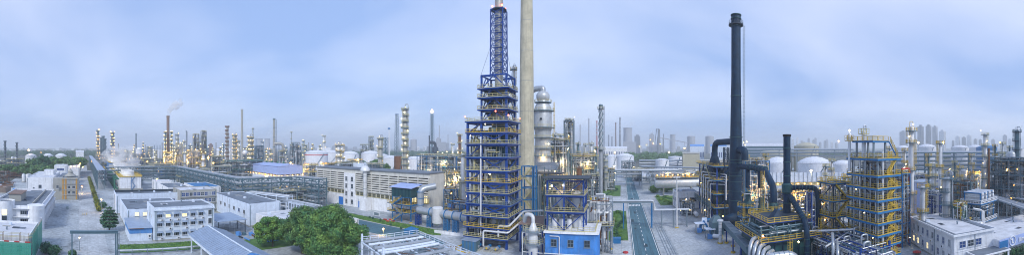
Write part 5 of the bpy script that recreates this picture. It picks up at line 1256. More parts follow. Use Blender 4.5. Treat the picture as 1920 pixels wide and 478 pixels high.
for k, (px, dd, h, r, lf, lab) in enumerate(((704, 300, 19, 7, 'leafg', 'rounded green tree behind the louvred hall roof'), (722, 290, 16, 6, 'leafg', 'bushy green tree right of the plain grey column'), (668, 300, 17, 5, 'leafd', 'dark spruce-like tree before the white tanks'), (682, 305, 18, 6, 'leafd', 'dark spreading tree in the middle of the white tanks'), (690, 290, 14, 6, 'leafd', 'low dark tree beside the rounded green one'), (653, 310, 14, 5, 'leafd', 'small dark tree by the yellow arched column among the white tanks'))):
    tree(lab, at(px, dd), h, r, 3600, .6, lf, .35, 80 + k, nl=12)
flood_mast('bright lamp mast in front of the spruces', 671.5, 318, 300, 285, .5, 'warm', 1, watt=1200)
for k, (px, py, dd) in enumerate(((172, 303, 420), (118, 306, 420), (350, 300, 420), (230, 303, 430), (276, 303, 500), (545, 306, 300), (602, 306, 320), (400, 306, 340), (130, 304, 400), (60, 292, 700), (77, 286, 900), (221, 283, 800), (235, 283, 800))):
    flood_mast('small lit lamp mast among the plant units around the smoking chimney', px, 320, py, dd, .55, 'warm', 1, group='lamp masts around the smoking chimney')
for k, (px, py, dd) in enumerate(((1212, 272, 1000), (1219, 262, 1200), (1199, 275, 900), (1254, 286, 430), (1283, 278, 800), (1238, 270, 1100), (1225, 269, 1000))):
    flood_mast('small lit lamp mast before the hazy steelworks', px, 300, py, dd, .9 if dd > 500 else .5, 'warm', 1, group='lamp masts before the steelworks')
# ---------------------------------------------------------------- centre: louvred hall, blue tower, chimney, road
hl = thing('louvred_hall', 'long concrete compressor hall with rows of louvre slats', 'building', (-150, 120)); W, D, Hh = 74, 11.5, 18.6
part('wall', MB().bb(0, .5, 0, W, D, Hh - 1.9), M['hallc'], hl)
part('white_lower_wall', MB().bb(-.02, .2, 0, W - .1, .497, 5.7), M['white'], hl, label='white painted lower wall')
part('end_wall', MB().bb(W + .003, .25, 0, W + .3, D, Hh - .3), M['hallc'], hl, label='plain beige end wall')
part('upper_band', MB().bb(0, .1, 16.7, W, D, Hh), M['hallc'], hl)
part('roof', MB().bb(-.5, -.5, Hh + .004, W + .6, D + .5, Hh + .35), M['roof'], hl)
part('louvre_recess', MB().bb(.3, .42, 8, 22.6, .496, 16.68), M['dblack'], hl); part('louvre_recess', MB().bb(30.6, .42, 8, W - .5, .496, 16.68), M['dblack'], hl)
def slat_mesh(L): return MB()._add([(0, .40, -.25), (L, .40, -.25), (L, -.1, -.42), (0, -.1, -.42), (0, .40, .22), (L, .40, .22), (L, -.1, .05), (0, -.1, .05)], [(3, 2, 1, 0), (4, 5, 6, 7), (0, 1, 5, 4), (1, 2, 6, 5), (2, 3, 7, 6), (3, 0, 4, 7)]).mesh('louvre_slat', M['hallc'])
for a, b, nb in ((.3, 22.6, 4), (30.6, W - .5, 8)):
    L = (b - a) / nb; sm = slat_mesh(L - .3)
    for k in range(nb):
        for j in range(8): obj('louvre_slat', sm, hl, (a + k * L + .15, 0, 8.6 + j * 1.06))
        part('mullion', MB().bb(a + k * L - .14, -.2, 8, a + k * L + .14, .41, 16.69), M['hallc'], hl)
    part('mullion', MB().bb(b - .14, -.2, 8, b + .14, .41, 16.69), M['hallc'], hl)
    for k in range(nb * 2):
        l2 = (b - a) / nb / 2; o = obj('window', wmesh(round(l2 - .5, 3), 1.7, 4, 2, 'cream'), hl, (a + (k + .5) * l2, .48, 6.0)); obj('pane', pmesh(round(l2 - .5, 3), 1.7, 'glass'), o)
part('pier_panel', MB().bb(22.8, -.3, 0, 30.4, .41, 16.69), M['white'], hl)
for u in (24.5, 28.6):
    for z in (1.2, 5.2, 9.0, 12.6):
        o = obj('window', wmesh(1.6, 2.3, 2, 3, 'frame'), hl, (u, -.3, z)); obj('pane', pmesh(1.6, 2.3, 'glass'), o)
for u, w in ((20.0, 3.4), (33.8, 2.4), (57, 1.6)):
    o = part('door', MB().bb(u - w / 2, .06, .05, u + w / 2, .197, 4.0 if w > 3 else 3.2), M['door'], hl)
    part('door_frame', MB().bb(u - w / 2 - .15, .0, 0, u - w / 2, .198, 4.2).bb(u - w / 2, .0, 4.05, u + w / 2, .198, 4.2).bb(u + w / 2, .0, 0, u + w / 2 + .15, .198, 4.2), M['frame'], o)
part('lit_grille', MB().bb(W - 10, .1, 6.2, W - .8, .2, 9.4), M['lit'], hl)
for k in range(12): part('grille_bar', MB().bb(W - 10 + k * .8, -.05, 6.2, W - 9.8 + k * .8, .097, 9.4), M['dsteel'], hl)
vp = thing('vent_pipe', 'white vertical vent pipe with domed cap before the louvred hall', 'pipe', (-110.5, 117.6)); part('shaft', MB().lathe([(.85, 5.2), (.85, 18.6)], 14), M['wpipe'], vp); part('cap', MB().lathe([(1.0, 18.2), (2.3, 18.6), (2.2, 19.4), (1.5, 20.5), (.5, 21)], 16), M['wpipe'], vp)
part('plenum_box', MB().bb(-2.2, -1.6, 0, 2.2, 1.6, 5.6), M['white'], vp)
for k in range(4): part('flange', MB().lathe([(1.0, 7 + k * 3), (1.0, 7.25 + k * 3)], 14), M['pipe'], vp)
# dark filter house on a teal stair frame
fh = thing('filter_house', 'dark slate filter house with blue canopy on a stair frame', 'filter house', (-86.5, 108.5)); W2, D2 = 9.2, 6.0
steel_frame(fh, [0, W2 / 2, W2], [0, D2], [3.6, 6.8, 10], 'teal', .3, .3, None)
part('casing', MB().bb(-.3, -.3, 10.02, W2 + .3, D2 + .3, 13.4), M['dfurn'], fh, label='dark slate casing')
for k in range(14): part('casing_rib', MB().bb(-.3 + k * .7, -.38, 10.1, -.22 + k * .7, -.302, 13.3), M['navy'], fh)
part('canopy', MB()._add([(-1, -1, 13.6), (W2 + 1, -1, 13.6), (W2 + 1, D2 + 1, 14.6), (-1, D2 + 1, 14.6), (-1, -1, 13.75), (W2 + 1, -1, 13.75), (W2 + 1, D2 + 1, 14.75), (-1, D2 + 1, 14.75)], [(3, 2, 1, 0), (4, 5, 6, 7), (0, 1, 5, 4), (1, 2, 6, 5), (2, 3, 7, 6), (3, 0, 4, 7)]), M['sky_blue'], fh)
for z in (3.6, 6.8): deck(fh, -2.2, -.8, W2, D2, z + .3, 'teal', 'yellow')
for k in range(3): part('stair', MB().stair((6 if k % 2 else 1, -1.6, 3.3 * k), (1 if k % 2 else 6, -1.6, 3.3 * (k + 1)), 1), M['teal'], fh); part('stair_rail', MB().rail([(6 if k % 2 else 1, -2.1, 3.3 * k), (1 if k % 2 else 6, -2.1, 3.3 * (k + 1))], 1.1, .08, 1.2), M['yellow'], fh)
for x in (0, W2): part('footing', MB().lathe([(.6, 0), (.6, .4)], 10, (x, 0, 0)), M['yellow'], fh)
# big silver duct from riser to the tower
dz = 5.6; Y0 = 108
bd = thing('large_duct', 'large silver duct on blue lattice legs running to the blue tower', 'duct', (-73.5, Y0))
part('riser', MB().tube([(0, 1.5, dz), (0, 1.5, 13.5), (4, 6, 14.5)], 1.35, 14, True, 2), M['pipe'], bd)
part('duct', MB().tube([(0, 1.5, dz + .4), (0, .2, dz), (3, 0, dz), (28.5, -4, dz)], 1.5, 16, True, 1.5), M['pipe'], bd)
for k in range(7): t = .12 + k * .14; part('flange', MB().tube([(3 + 25.5 * t - .15, -4 * t, dz), (3 + 25.5 * t + .15, -4 * t - .02, dz)], 1.72, 16), M['teal'], bd)
for k, z in enumerate((7.4, 10, 12.4)): part('flange', MB().lathe([(1.5, z), (1.5, z + .25)], 16, (0, 1.5, 0)), M['teal'], bd)
part('drop_box', MB().lathe([(.7, 1.2), (2.1, 2.2), (2.1, 7.6), (1.6, 8)], 10, (9.5, -1.4, 0)), M['wpipe'], bd)
for x in (0, 5.5, 13.5, 17.5, 25):
    y = -4 * max(0, (x - 3)) / 25.5; lattice(bd, 1.6, 1.6, dz - 1.5, 'blue' if x in (0, 25) else 'teal', 4, .22, .12, 'support', cx=x, cy=y)
pu = thing('pump_skid', 'blue pump skid beside the beige end wall', 'pump', (-66, 119)); 
for k in range(3): 
    part('pump', MB().tube([(k * 3.2, 0, 6.2), (k * 3.2 + 2, 0, 6.2)], .9, 10), M['wpipe' if k == 1 else 'lblue'], pu); part('motor', MB().box((k * 3.2 + 1, 1.6, 6), (1.6, 1.2, 1.4)), M['teal'], pu)
part('skid_frame', MB().bb(-1, -2, 4.4, 10, 3, 4.8), M['teal'], pu)
for x in (-.6, 4.5, 9.6):
    for y in (-1.6, 2.6): part('leg', MB().bb(x - .15, y - .15, 0, x + .15, y + .15, 4.4), M['teal'], pu)
part('railing', MB().rail([(-1, -2, 4.8), (10, -2, 4.8)], 1.1, .08, 1.4), M['yellow'], pu)
pipework(pu, (-1, -2, 4.8, 10, 3, 9), 18, 4, (.12, .3), ('pipe', 'teal', 'rust'), 3, 6, fittings=16)
unit('knot of lit pipes behind the blue pump skid', 845, 26, 345, 142, 'teal', 3, 'yellow', 8, 60, 5, 'warm', fit=30, lr=.16)
for k, (px, py) in enumerate(((693, 409), (699, 411), (713, 414), (733, 424), (752, 430), (765, 433), (778, 441))):
    shrub('small ball shrub on the lawn before the louvred hall', G(px, py), 1.0, .6, 200, .12, 'leafd', 300 + k, group='ball shrubs on the lawn')
sg = thing('notice_board', 'small white notice board on the pavement before the hall', 'sign', G(706, 409)); part('board', MB().bb(-1.6, -.05, 1.0, 1.6, .05, 2.6), M['white'], sg); part('panel', MB().bb(-1.3, -.07, 1.2, 1.3, -.052, 2.4), M['steel'], sg)
for x in (-1.4, 1.4): part('post', MB().bb(x - .06, -.04, 0, x + .06, .04, 1.0), M['steel'], sg)
for k in range(4): single('red_sack', MB().box((0, 0, .2), (1.4, .8, .4), .3 * k), M['red'], 'flat red pallet lying on the pavement before the hall', 'pallet', (*G(722 + k * 5, 412 + (k % 2) * 3), 0), group='red pallets')
street_lamp('lit amber lamp over the service road', 718.5, 440, 428, 'warm', .3, arm=.4, watt=500)
tag(single('garden_shelter', MB()._add([(-2, -2, 1.2), (2, -2, 1.2), (2, 2, 1.2), (-2, 2, 1.2), (0, 0, 2.2)], [(0, 1, 4), (1, 2, 4), (2, 3, 4), (3, 0, 4)]).bb(-1.8, -1.8, 0, 1.8, 1.8, 1.19), M['teal'], 'x', 'x', (*G(771, 436), 0)), 'small teal hut with hipped roof on the lawn', 'hut')
# steel skeleton roof in the foreground
sk = thing('skeleton_pipe_deck', 'wide pale steel deck of trusses and pipes beside the largest tree', 'pipe rack', (-55.5, 58), 0, radians(-25)); L2, W3, zt = 36, 15, 7.2
for k in range(7):
    x = k * L2 / 6; t = MB().bar((x, 0, zt), (x, W3, zt), .3).bar((x, 0, zt - 1.8), (x, W3, zt - 1.8), .22)
    for j in range(6): a, b = W3 * j / 6, W3 * (j + 1) / 6; t.bar((x, a, zt - 1.8), (x, (a + b) / 2, zt), .12).bar((x, (a + b) / 2, zt), (x, b, zt - 1.8), .12)
    part('truss', t, M['steel'], sk)
    for y in (0, W3): part('post', MB().bb(x - .2, y - .2, 0, x + .2, y + .2, zt + (2.2 if k % 2 == 0 and y == 0 else 0)), M['bwhite'], sk)
for j in range(5): y = W3 * j / 4; part('girder', MB().bar((0, y, zt + .25), (L2, y, zt + .25), .22), M['bwhite'], sk)
rng = random.Random(4)
for k in range(24): x = rng.uniform(.5, L2 - .5); part('cross_pipe', MB().tube([(x, .3, zt + .55), (x, W3 - .3, zt + .55)], rng.choice((.12, .16, .3, .38)), 8), M['bwhite' if k % 3 == 1 else 'pipe'], sk)
for k in range(16): y = rng.uniform(.5, W3 - .5); part('long_pipe', MB().tube([(rng.uniform(0, 8), y, zt - .9), (L2 - rng.uniform(0, 8), y, zt - .9)], rng.uniform(.1, .28), 8), M['pipe'], sk)
for k in range(110): x, y = rng.uniform(0, L2), rng.uniform(0, W3); part('tie', MB().bar((x, y, zt + .4), (x + rng.choice((-3, 3)), y + rng.choice((2.5, -2.5, 0)), zt + .4), .1), M['steel' if k % 3 else 'rust'], sk)
part('edge_rail', MB().rail([(0, W3, zt + .4), (L2, W3, zt + .4)], 1.1, .1, 2), M['bwhite'], sk); part('edge_rail', MB().rail([(0, 0, zt + .4), (0, W3, zt + .4)], 1.1, .1, 2), M['bwhite'], sk)
for k in range(9): part('screen_post', MB().bar((-.4, W3 * k / 8, 0), (-.4, W3 * k / 8, zt), .14), M['bwhite'], sk)

# ---- the blue tower
bt = thing('blue_steel_tower', 'tall blue steel tower with many railed decks around a regenerator', 'tower', (-45.4, 93.5))
TW, TD = 12.6, 10.4
ZL = [3.0, 6.0, 9.4, 12.6, 16.0, 19.2, 22.6, 26.6, 30.6, 34.0, 37.4]
steel_frame(bt, [0, 4.6, TW], [0, TD], ZL, 'blue', .62, .5, None)
for k, (za, zb) in enumerate(zip([0] + ZL, ZL)):
    # crossed braces in the wide bay, single in the narrow one, on the front and the right side
    if k % 2: 
        part('brace', MB().bar((4.6, 0, za), (TW, 0, zb), .32), M['blue'], bt); part('brace', MB().bar((TW, 0.02, za), (4.6, .02, zb), .32), M['blue'], bt)
    else: part('brace', MB().bar((0, 0, za), (4.6, 0, zb), .28), M['blue'], bt)
    part('brace', MB().bar((TW, 0, za), (TW, TD, zb), .28), M['blue'], bt) if k % 2 else part('brace', MB().bar((TW, TD, za), (TW, 0, zb), .28), M['blue'], bt)
    part('brace', MB().bar((0, TD, za), (TW, TD, zb), .28), M['blue'], bt)
for k, z in enumerate(ZL):
    o = .3 if k < 2 else .9 if k in (2, 7, 8, 10) else .5; e = 1.4 if k in (1, 2, 3, 5) else .9
    deck(bt, -.6, -o - (1.6 if k < 3 else 0), TW + e, TD + .8, z + .28, 'blue', ('cream', 'yellow', 'cream', 'steel')[k % 4], .34, w=.1, gap=1.2 + .3 * (k % 3))
for k in range(len(ZL) - 1):
    y = TD + .2; part('stair', MB().stair((1.5 if k % 2 else 8, TD - 1.2, ZL[k] + .3), (8 if k % 2 else 1.5, TD - 1.2, ZL[k + 1] + .3), 1.0), M['cream'], bt)
    if k >= 3: part('stair', MB().stair((.8 if k % 2 else 3.8, 1.4, ZL[k] + .3), (3.8 if k % 2 else .8, 1.4, ZL[k + 1] + .3), .9), M['cream'], bt)
part('regenerator', MB().lathe([(3.4, 4), (3.4, 20.5), (2.6, 24), (2.4, 26.3)], 24, (8.4, 5.2, 0)), M['wpipe'], bt)
part('cyclone_vessel', MB().lathe([(2.4, 26.9), (3.4, 28), (3.4, 36)], 24, (8.4, 5.2, 0)), M['dfurn'], bt)
part('side_vessel', MB().lathe([(.6, 4), (1.3, 6), (1.3, 25), (.8, 26)], 16, (2.4, 6.0, 0)), M['vessel'], bt)
part('elbow_duct', MB().tube([(2.4, 3.0, 18), (2.4, 3.0, 24.5), (7, 4, 25.5)], .9, 12, True, 1.5), M['wpipe'], bt)
for k in range(5): z = 6 + 3.3 * k; part('manway', MB().tube([(8.4 + k % 2, 1.6, z), (8.4 + k % 2, 1.2, z)], .6, 12), M['steel'], bt)
for z in (8, 11.4, 14.8, 18): part('vessel_band', MB().lathe([(3.45, z), (3.45, z + .3)], 24, (8.4, 5.2, 0), caps=False), M['steel'], bt)
part('corner_riser', MB().tube([(4.6, -.6, 2), (4.6, -.6, 33)], .24, 8), M['wpipe'], bt)
part('lower_pipe', MB().tube([(TW - 2, -1.6, 4), (TW - 2, -1.6, 7.2), (TW + 1.2, -1.6, 7.2), (TW + 3.6, 5, 10.4), (TW + 9, 8, 10.4)], .28, 8, True, .6), M['wpipe'], bt)
part('lower_pipe', MB().tube([(6, -1.9, 1), (6, -1.9, 5.4), (TW + 1, -1.9, 5.4), (TW + 4.4, 6, 8.6), (TW + 9, 8, 8.6)], .28, 8, True, .6), M['wpipe'], bt)
for k in range(26):
    lv = k % 10; B = (.6, .5, ZL[lv] + .5, TW - .6, 3.4, ZL[lv + 1] - .3)
    part('pipe', MB().tube(route(random.Random(k + 70), B, 4), .1 + .08 * (k % 3), 6, True, .3), M[('wpipe', 'pipe', 'steel', 'dsteel')[k % 4]], bt)
pipework(bt, (.3, .2, 1, 4.4, TD - .5, 35), 110, 8, (.07, .2), ('pipe', 'wpipe', 'dsteel', 'cream'), 4, 6, fittings=110)
pipework(bt, (4.6, 7.6, 1, TW - .3, TD - .3, 35), 90, 12, (.07, .2), ('pipe', 'dsteel', 'gsteel'), 4, 6, fittings=80)
pipework(bt, (4.8, .2, 1, TW - .3, 1.6, 35), 26, 13, (.06, .14), ('wpipe', 'cream', 'steel'), 4, 6, fittings=50)
pipework(bt, (4.4, 1.8, 37.6, 11.6, 9, 48), 50, 9, (.07, .16), ('pipe', 'dsteel'), 4, 6, fittings=40)
for k in range(14): z = ZL[k % 10] + .32; part('equipment_box', MB().box((1 + (k * 4.3) % 10.5, .9 + (k % 3) * 2.2, z + .7), (1.3, 1.0, 1.4)), M[('dsteel', 'gsteel', 'vessel', 'dfurn')[k % 4]], bt)
for k in range(3): glow(bt, (3 + 3 * k, 3.2, ZL[3 + 2 * k] + 2.5), 350, 'cool')  # loose lights added for glow between the decks, apart from the bulbs
for k in range(9):
    z = ZL[2 + k % 8]; lamp(bt, (.6 + (k * 3.7) % 11, .4 + (k % 3) * 2.5, z + 3.0), .17, 'cool')
for x, y in ((-.5, -.8), (TW + .8, -.8), (TW + .8, TD)): lamp(bt, (x, y, 37.7 + 1.4), .2, 'redl', 'beacon')
lamp(bt, (9.5, -1, 40.4), .22, 'redl', 'beacon')
# upper part
UX0, UX1, UY0, UY1 = 4.0, 12.0, 1.4, 9.2; ZU = [41.0, 44.6, 47.4, 51.8]
steel_frame(bt, [UX0, UX1], [UY0, UY1], ZU, 'blue', .5, .4, 'v', z0=37.4)
for k, z in enumerate(ZU[:3]): deck(bt, UX0 - 1.0, UY0 - 1.0, UX1 + 1.0, UY1 + .6, z + .26, 'blue', 'cream', .34, w=.1)
for k in range(3): part('stair', MB().stair((UX0 + .5 if k % 2 else UX0 + 3, UY0 + 1, (37.7, 41.3, 44.9)[k]), (UX0 + 3 if k % 2 else UX0 + .5, UY0 + 1, (41.3, 44.9, 47.7)[k]), .9), M['dsteel'], bt)
part('knee_brace', MB().bar((UX0, UY0, 47.6), ((UX0 + UX1) / 2, UY0, 51.6), .3).bar((UX1, UY0, 47.6), ((UX0 + UX1) / 2, UY0, 51.6), .3).bar((UX0, UY0, 51.6), (UX1, UY1, 51.6), .3), M['blue'], bt)
part('flue', MB().lathe([(2.2, 36.2), (1.9, 44), (1.25, 48), (1.25, 84)], 20, (8.2, 5.2, 0)), M['ovessel'], bt, label='grey flue rising through the lattice')
lattice(bt, 4.1, 3.9, 20.4, 'blue', 9, .3, .15, 'flue_lattice', 51.9, 8.2, 5.2, each=True)
for k in range(9): z = 53.6 + k * 2.28; part('flue_ring', MB().lathe([(1.26, z), (1.42, z + .05), (1.42, z + .2), (1.26, z + .25)], 16, (8.2, 5.2, 0), caps=False), M['blue'], bt)
part('flue_gallery', MB().lathe([(1.3, 72.2), (2.4, 72.2), (2.4, 72.5), (1.3, 72.5)], 16, (8.2, 5.2, 0), caps=False), M['dsteel'], bt)
for k in range(4): lamp(bt, (8.2 + 2.2 * cos(k * 1.57 + .8), 5.2 + 2.2 * sin(k * 1.57 + .8), 73.2), .26, 'redl', 'beacon')
for s in (-1, 1): part('guy_wire', MB().bar((8.2 + s * 1.8, 5.2, 64), (8.2 + s * 6.5, 5.2, 51.6 if s < 0 else 40), .06), M['dsteel'], bt)
# compressor hut and pumps at its foot
hu = thing('corrugated_hut', 'small teal corrugated hut at the foot of the blue tower', 'hut', (-44.6, 88.0)); part('wall', MB().bb(0, 0, 0, 4.4, 3, 2.9), M['gsteel'], hu); part('roof', MB().bb(-.2, -.2, 2.905, 4.6, 3.2, 3.05), M['shed'], hu)
for k in range(10): part('cladding_rib', MB().bb(k * .45 + .05, -.06, .1, k * .45 + .2, -.003, 2.85), M['teal'], hu)
for k, x in enumerate((-37.4, -34.6, -40.6)):
    pp = thing('pump', 'round cased pump on a plinth under the lowest blue deck', 'pump', (x, 90.2), group='pumps under the blue tower'); part('casing', MB().tube([(0, -.9, 1.1), (0, -.3, 1.1), (0, .5, 1.1)], [.35, .6, .45], 12), M['pipe'], pp); part('plinth', MB().bb(-1, -1, 0, 1, 1.4, .4), M['conc'], pp); part('motor', MB().tube([(0, .5, 1.1), (0, 1.8, 1.1)], .5, 10), M['teal'], pp); part('inlet', MB().tube([(0, -.9, 1.1), (0, -1.2, 1.1)], .3, 10), M['yellow'], pp)
single('yellow_edging', MB().tube([(-46.5, 94.5, .15), (-47.2, 90, .15), (-46, 86.6, .15), (-41, 86, .15)], .18, 6, True, 1), M['yellow'], 'curved yellow kerb round the foot of the blue tower', 'kerb')
lw = single('low_barrier', MB().bb(-62, 101.0, 0, -46.5, 101.3, 1.0), M['white'], 'low white wall between the duct legs and the apron', 'wall')
# stair tower in front of the chimney
stt = thing('teal_stair_tower', 'teal stair tower with zigzag flights before the concrete chimney', 'stair tower', (-33.8, 112)); 
steel_frame(stt, [0, 4.4], [0, 3.4], [4, 8, 12, 16, 20, 23.4], 'teal', .4, .3, None)
for x in (3.9, 4.6): part('edge_channel', MB().bb(x - .12, -.6, 0, x + .12, -.3, 23.4), M['teal'], stt)
for k in range(6): part('flight', MB().stair((.4 if k % 2 else 4, 1, 3.9 * k), (4 if k % 2 else .4, 1, 3.9 * (k + 1)), 1.1), M['cream'], stt); part('landing', MB().bb(.2 if k % 2 else 3, .2, 3.9 * (k + 1) - .1, 1.4 if k % 2 else 4.2, 3.2, 3.9 * (k + 1)), M['teal'], stt); part('stair_rail', MB().rail([(.4 if k % 2 else 4, .4, 3.9 * k), (4 if k % 2 else .4, .4, 3.9 * (k + 1))], 1.1, .08, 1.2), M['cream'], stt)
# concrete chimney
cc = thing('concrete_chimney', 'huge tapering concrete chimney rising out of the picture beside the blue tower', 'chimney', at(987.5, 136))
part('shaft', MB().lathe([(3.25, 0), (2.95, 30), (2.75, 62), (2.35, 90), (2.15, 125)], 40), M['chim'], cc)
part('flue_mouth', MB().lathe([(1.8, 125.002), (1.8, 125.05)], 24), M['dblack'], cc)
for k in range(10): z = 8 + k * 12; r = 3.27 - .30 * z / 30 if z < 30 else (2.97 - .2 * (z - 30) / 32 if z < 62 else 2.77 - .4 * (z - 62) / 28 if z < 90 else 2.37 - .2 * (z - 90) / 35); part('pour_joint', MB().lathe([(r, z), (r + .03, z + .1), (r, z + .2)], 40, caps=False), M['conc'], cc)
part('ladder', MB().ladder((-1.0, 3.2, 3), 118, (-.3, .95), .6), M['dsteel'], cc)
# white top of a vessel peeking out behind the tower
column('white capped column squeezed between blue tower and chimney', 963, 5, 116, 150, 'wpipe', 6, 'yellow', 0, 'loop', pm='gsteel')
# reactor
rc = thing('reactor_vessel', 'massive grey reactor vessel with ringed platforms and an overhead elbow', 'reactor', at(1018, 148)); f = 148 / 637
def zz(y): return ZH(y, 148)
part('shell', MB().lathe([(3.4, 0), (3.4, zz(300)), (3.4, zz(252)), (3.7, zz(244)), (4.1, zz(240)), (3.9, zz(239)), (3.9, zz(208)), (3.5, zz(200)), (2.6, zz(193)), (2.3, zz(189)), (2.9, zz(184)), (2.9, zz(178)), (2.2, zz(173)), (.8, zz(170))], 28), M['vessel'], rc)
part('overhead_elbow', MB().tube([(0, 0, zz(172)), (0, 0, zz(165)), (-4, 1, zz(165)), (-7.5, 2, zz(175)), (-7.5, 2, zz(240))], 1.25, 12, True, 2.5), M['pipe'], rc)
fc = atan2(-at(1018, 148)[1], -at(1018, 148)[0])
for y, r0, r1 in ((192, 2.4, 3.8), (208, 3.9, 5.0), (239, 4.0, 5.4), (258, 3.4, 4.8), (278, 3.4, 4.6), (292, 3.4, 4.6)): arc_deck(rc, zz(y), r0, r1, fc - 2.2, fc + 2.2, 'gsteel', 'cream', w=.1)
part('ladder', MB().ladder((4.6 * cos(fc + 1.3), 4.6 * sin(fc + 1.3), zz(258)), zz(192) - zz(258), (cos(fc + 1.3), sin(fc + 1.3))), M['yellow'], rc)
part('manway', MB().tube([(4.0 * cos(fc - .2), 4.0 * sin(fc - .2), zz(224)), (4.3 * cos(fc - .2), 4.3 * sin(fc - .2), zz(224))], .5, 10), M['dsteel'], rc)
part('side_riser', MB().tube([(-4.4, -1, 2), (-4.4, -1, zz(205))], .4, 8), M['gsteel'], rc)
lamp(rc, (4 * cos(fc), 4 * sin(fc), zz(295)), .28, 'cool'); glow(rc, (5 * cos(fc), 5 * sin(fc), zz(295)), 700, 'cool'); lamp(rc, (5 * cos(fc + .5), 5 * sin(fc + .5), zz(270)), .2, 'cool')
unit('frame tower of stacked exchangers right of the reactor', 1067, 20, 219, 200, 'steel', 8, 'cream', 2, 110, 14, 'cool', 'frame_tower', ratio=.6, taper=True, cat='tower', fit=50)
unit('railed equipment deck on tall legs beside the reactor', 1047, 44, 255, 172, 'gsteel', 5, 'yellow', 8, 110, 10, 'cool', 'equipment_deck', fit=50, ratio=.5, lr=.13, watt=1200)
unit('yellow railed furnace deck left of the strake stack', 1094, 46, 285, 172, 'gsteel', 4, 'yellow', 18, 90, 8, 'cool', 'equipment_deck', fit=50, ratio=.4, lr=.13, watt=1500)
unit('open unit below the reactor with amber lamps', 1040, 50, 320, 140, 'gsteel', 3, 'yellow', 10, 80, 8, 'cool', ratio=.4, fit=40, lr=.11, watt=700)
tank('rust streaked brown tank under the yellow railed deck', 1086, 10, 316, 312, 150, 'rust', stair=False)
# canopies
for (px, w, y0, dd, dep, lab, m) in ((1025, 46, 305, 133, 7, 'grey corrugated canopy roof over the lit unit beside the reactor', 'roof'), (1031, 50, 323, 121, 6, 'dark flat canopy roof before the reactor', 'dsteel')):
    xy = at(px, dd); z = ZH(y0, dd); Wd = PW(w, dd); cn = thing('canopy', lab, 'canopy', xy)
    for x in (-Wd / 2 + .3, 0, Wd / 2 - .3):
        for y in (-dep / 2, dep / 2): part('post', MB().bb(x - .15, y - .15, 0, x + .15, y + .15, z - 1.5), M['gsteel'], cn)
    if m == 'roof':
        for k in range(22): x = -Wd / 2 + Wd * k / 22; part('roof_sheet', MB()._add([(x, -dep / 2 - 1, z - 2.6), (x + Wd / 22 - .03, -dep / 2 - 1, z - 2.6), (x + Wd / 22 - .03, dep / 2, z), (x, dep / 2, z), (x + Wd / 44, -dep / 2 - 1, z - 2.45), (x + Wd / 44, dep / 2, z + .15)], [(0, 4, 5, 3), (4, 1, 2, 5)]), M['roof'], cn)
        part('gable', MB()._add([(Wd / 2, -dep / 2 - .8, z - 2.6), (Wd / 2, dep / 2, z - 2.6), (Wd / 2, dep / 2, z - .1)], [(0, 1, 2)]), M['dsteel'], cn)
    else: part('roof', MB().bb(-Wd / 2, -dep / 2, z - .4, Wd / 2, dep / 2, z), M[m], cn)
# blue frame on the blue building
bb_ = thing('blue_building', 'bright blue sheet clad building with three small windows', 'building', (-18.9, 83)); W, D, Hh = 13.0, 9.5, 9.0
part('wall', MB().bb(0, 0, 0, W, D, Hh - .5), M['lsheet'], bb_); part('roof_slab', MB().bb(-.35, -.5, Hh - .498, W + .5, D + .4, Hh), M['white'], bb_)
for k in range(42): part('cladding_rib', MB().bb(k * .31 + .02, -.05, .1, k * .31 + .10, -.003, Hh - .52), M['lsheet'], bb_)
for k in range(30): part('cladding_rib', MB().bb(W + .003, k * .31 + .02, .1, W + .05, k * .31 + .10, Hh - .52), M['lsheet'], bb_)
for u in (2.2, 6.4, 10.5): o = obj('window', wmesh(1.5, 1.8, 2, 2, 'steel'), bb_, (u, -.06, 5.2)); obj('pane', pmesh(1.5, 1.8, 'glass'), o)
part('belt_pipe', MB().tube([(-.3, -.3, 3.4), (W + .3, -.3, 3.4)], .14, 8), M['wpipe'], bb_); part('drop_pipe', MB().tube([(1.2, -.3, 7.8), (3.6, -.3, 7.8), (3.6, -.3, .5)], .12, 8, True, .3), M['wpipe'], bb_)
bfz = [Hh + 4.4, Hh + 8.6, Hh + 13.0]
bf = thing('blue_hopper_frame', 'royal blue steel frame with cone hoppers standing on the blue building', 'steel frame', (-18.6, 84), Hh + .01)
steel_frame(bf, [0, 4.3, 9.2], [0, 6.5], [4.4, 8.6, 12.6], 'blue', .36, .34, 'd', sides='fr')
for z in (4.4, 8.6): deck(bf, -.4, -.5, 9.6, 7, z + .28, 'blue', 'cream', .3, w=.09)
part('roof', MB().bb(-1.2, -1.2, 12.95, 10.6, 7.6, 13.2), M['dsteel'], bf); part('roof_railing', MB().rail([(-1, -.9, .0), (12.2, -.9, 0), (12.2, 8, 0)], 1.1, .08, 1.4), M['cream'], bf)
for x, y, z, r in ((2.9, 3.2, 7.2, 1.35), (7, 3.2, 7.2, 1.2), (7.2, 3, 1.0, 1.2)): part('hopper', MB().lathe([(.2, -2.6), (r, 0), (r, 1.8), (r * .5, 2.5), (.15, 2.6)], 16, (x, y, z)), M['wpipe'], bf)
for x in (1.5, 3.4, 5.4): upright(bf, (x, 2.0, .1), .7, 2.6, 'wpipe')
pipework(bf, (.2, 2.5, .3, 9, 6.3, 12), 40, 3, (.07, .16), ('wpipe', 'pipe', 'steel'), 4, 6, fittings=40)
lamp(bf, (4.1, .2, 11.3), .25, 'warm'); glow(bf, (4.1, -.6, 11.3), 250); lamp(bf, (1.0, 1, 11), .2, 'cool'); lamp(bf, (6, 5, 6.5), .2, 'cool')
pe = thing('white_pipe_cluster', 'cluster of white pipes and small vessels behind the blue frame', 'process unit', (-9, 95))
for k in range(9): part('pipe', MB().tube(route(random.Random(k + 5), (0, 0, 1, 6.5, 5, 17), 5), .18 + .06 * (k % 3), 8, True, .5), M['wpipe'], pe)
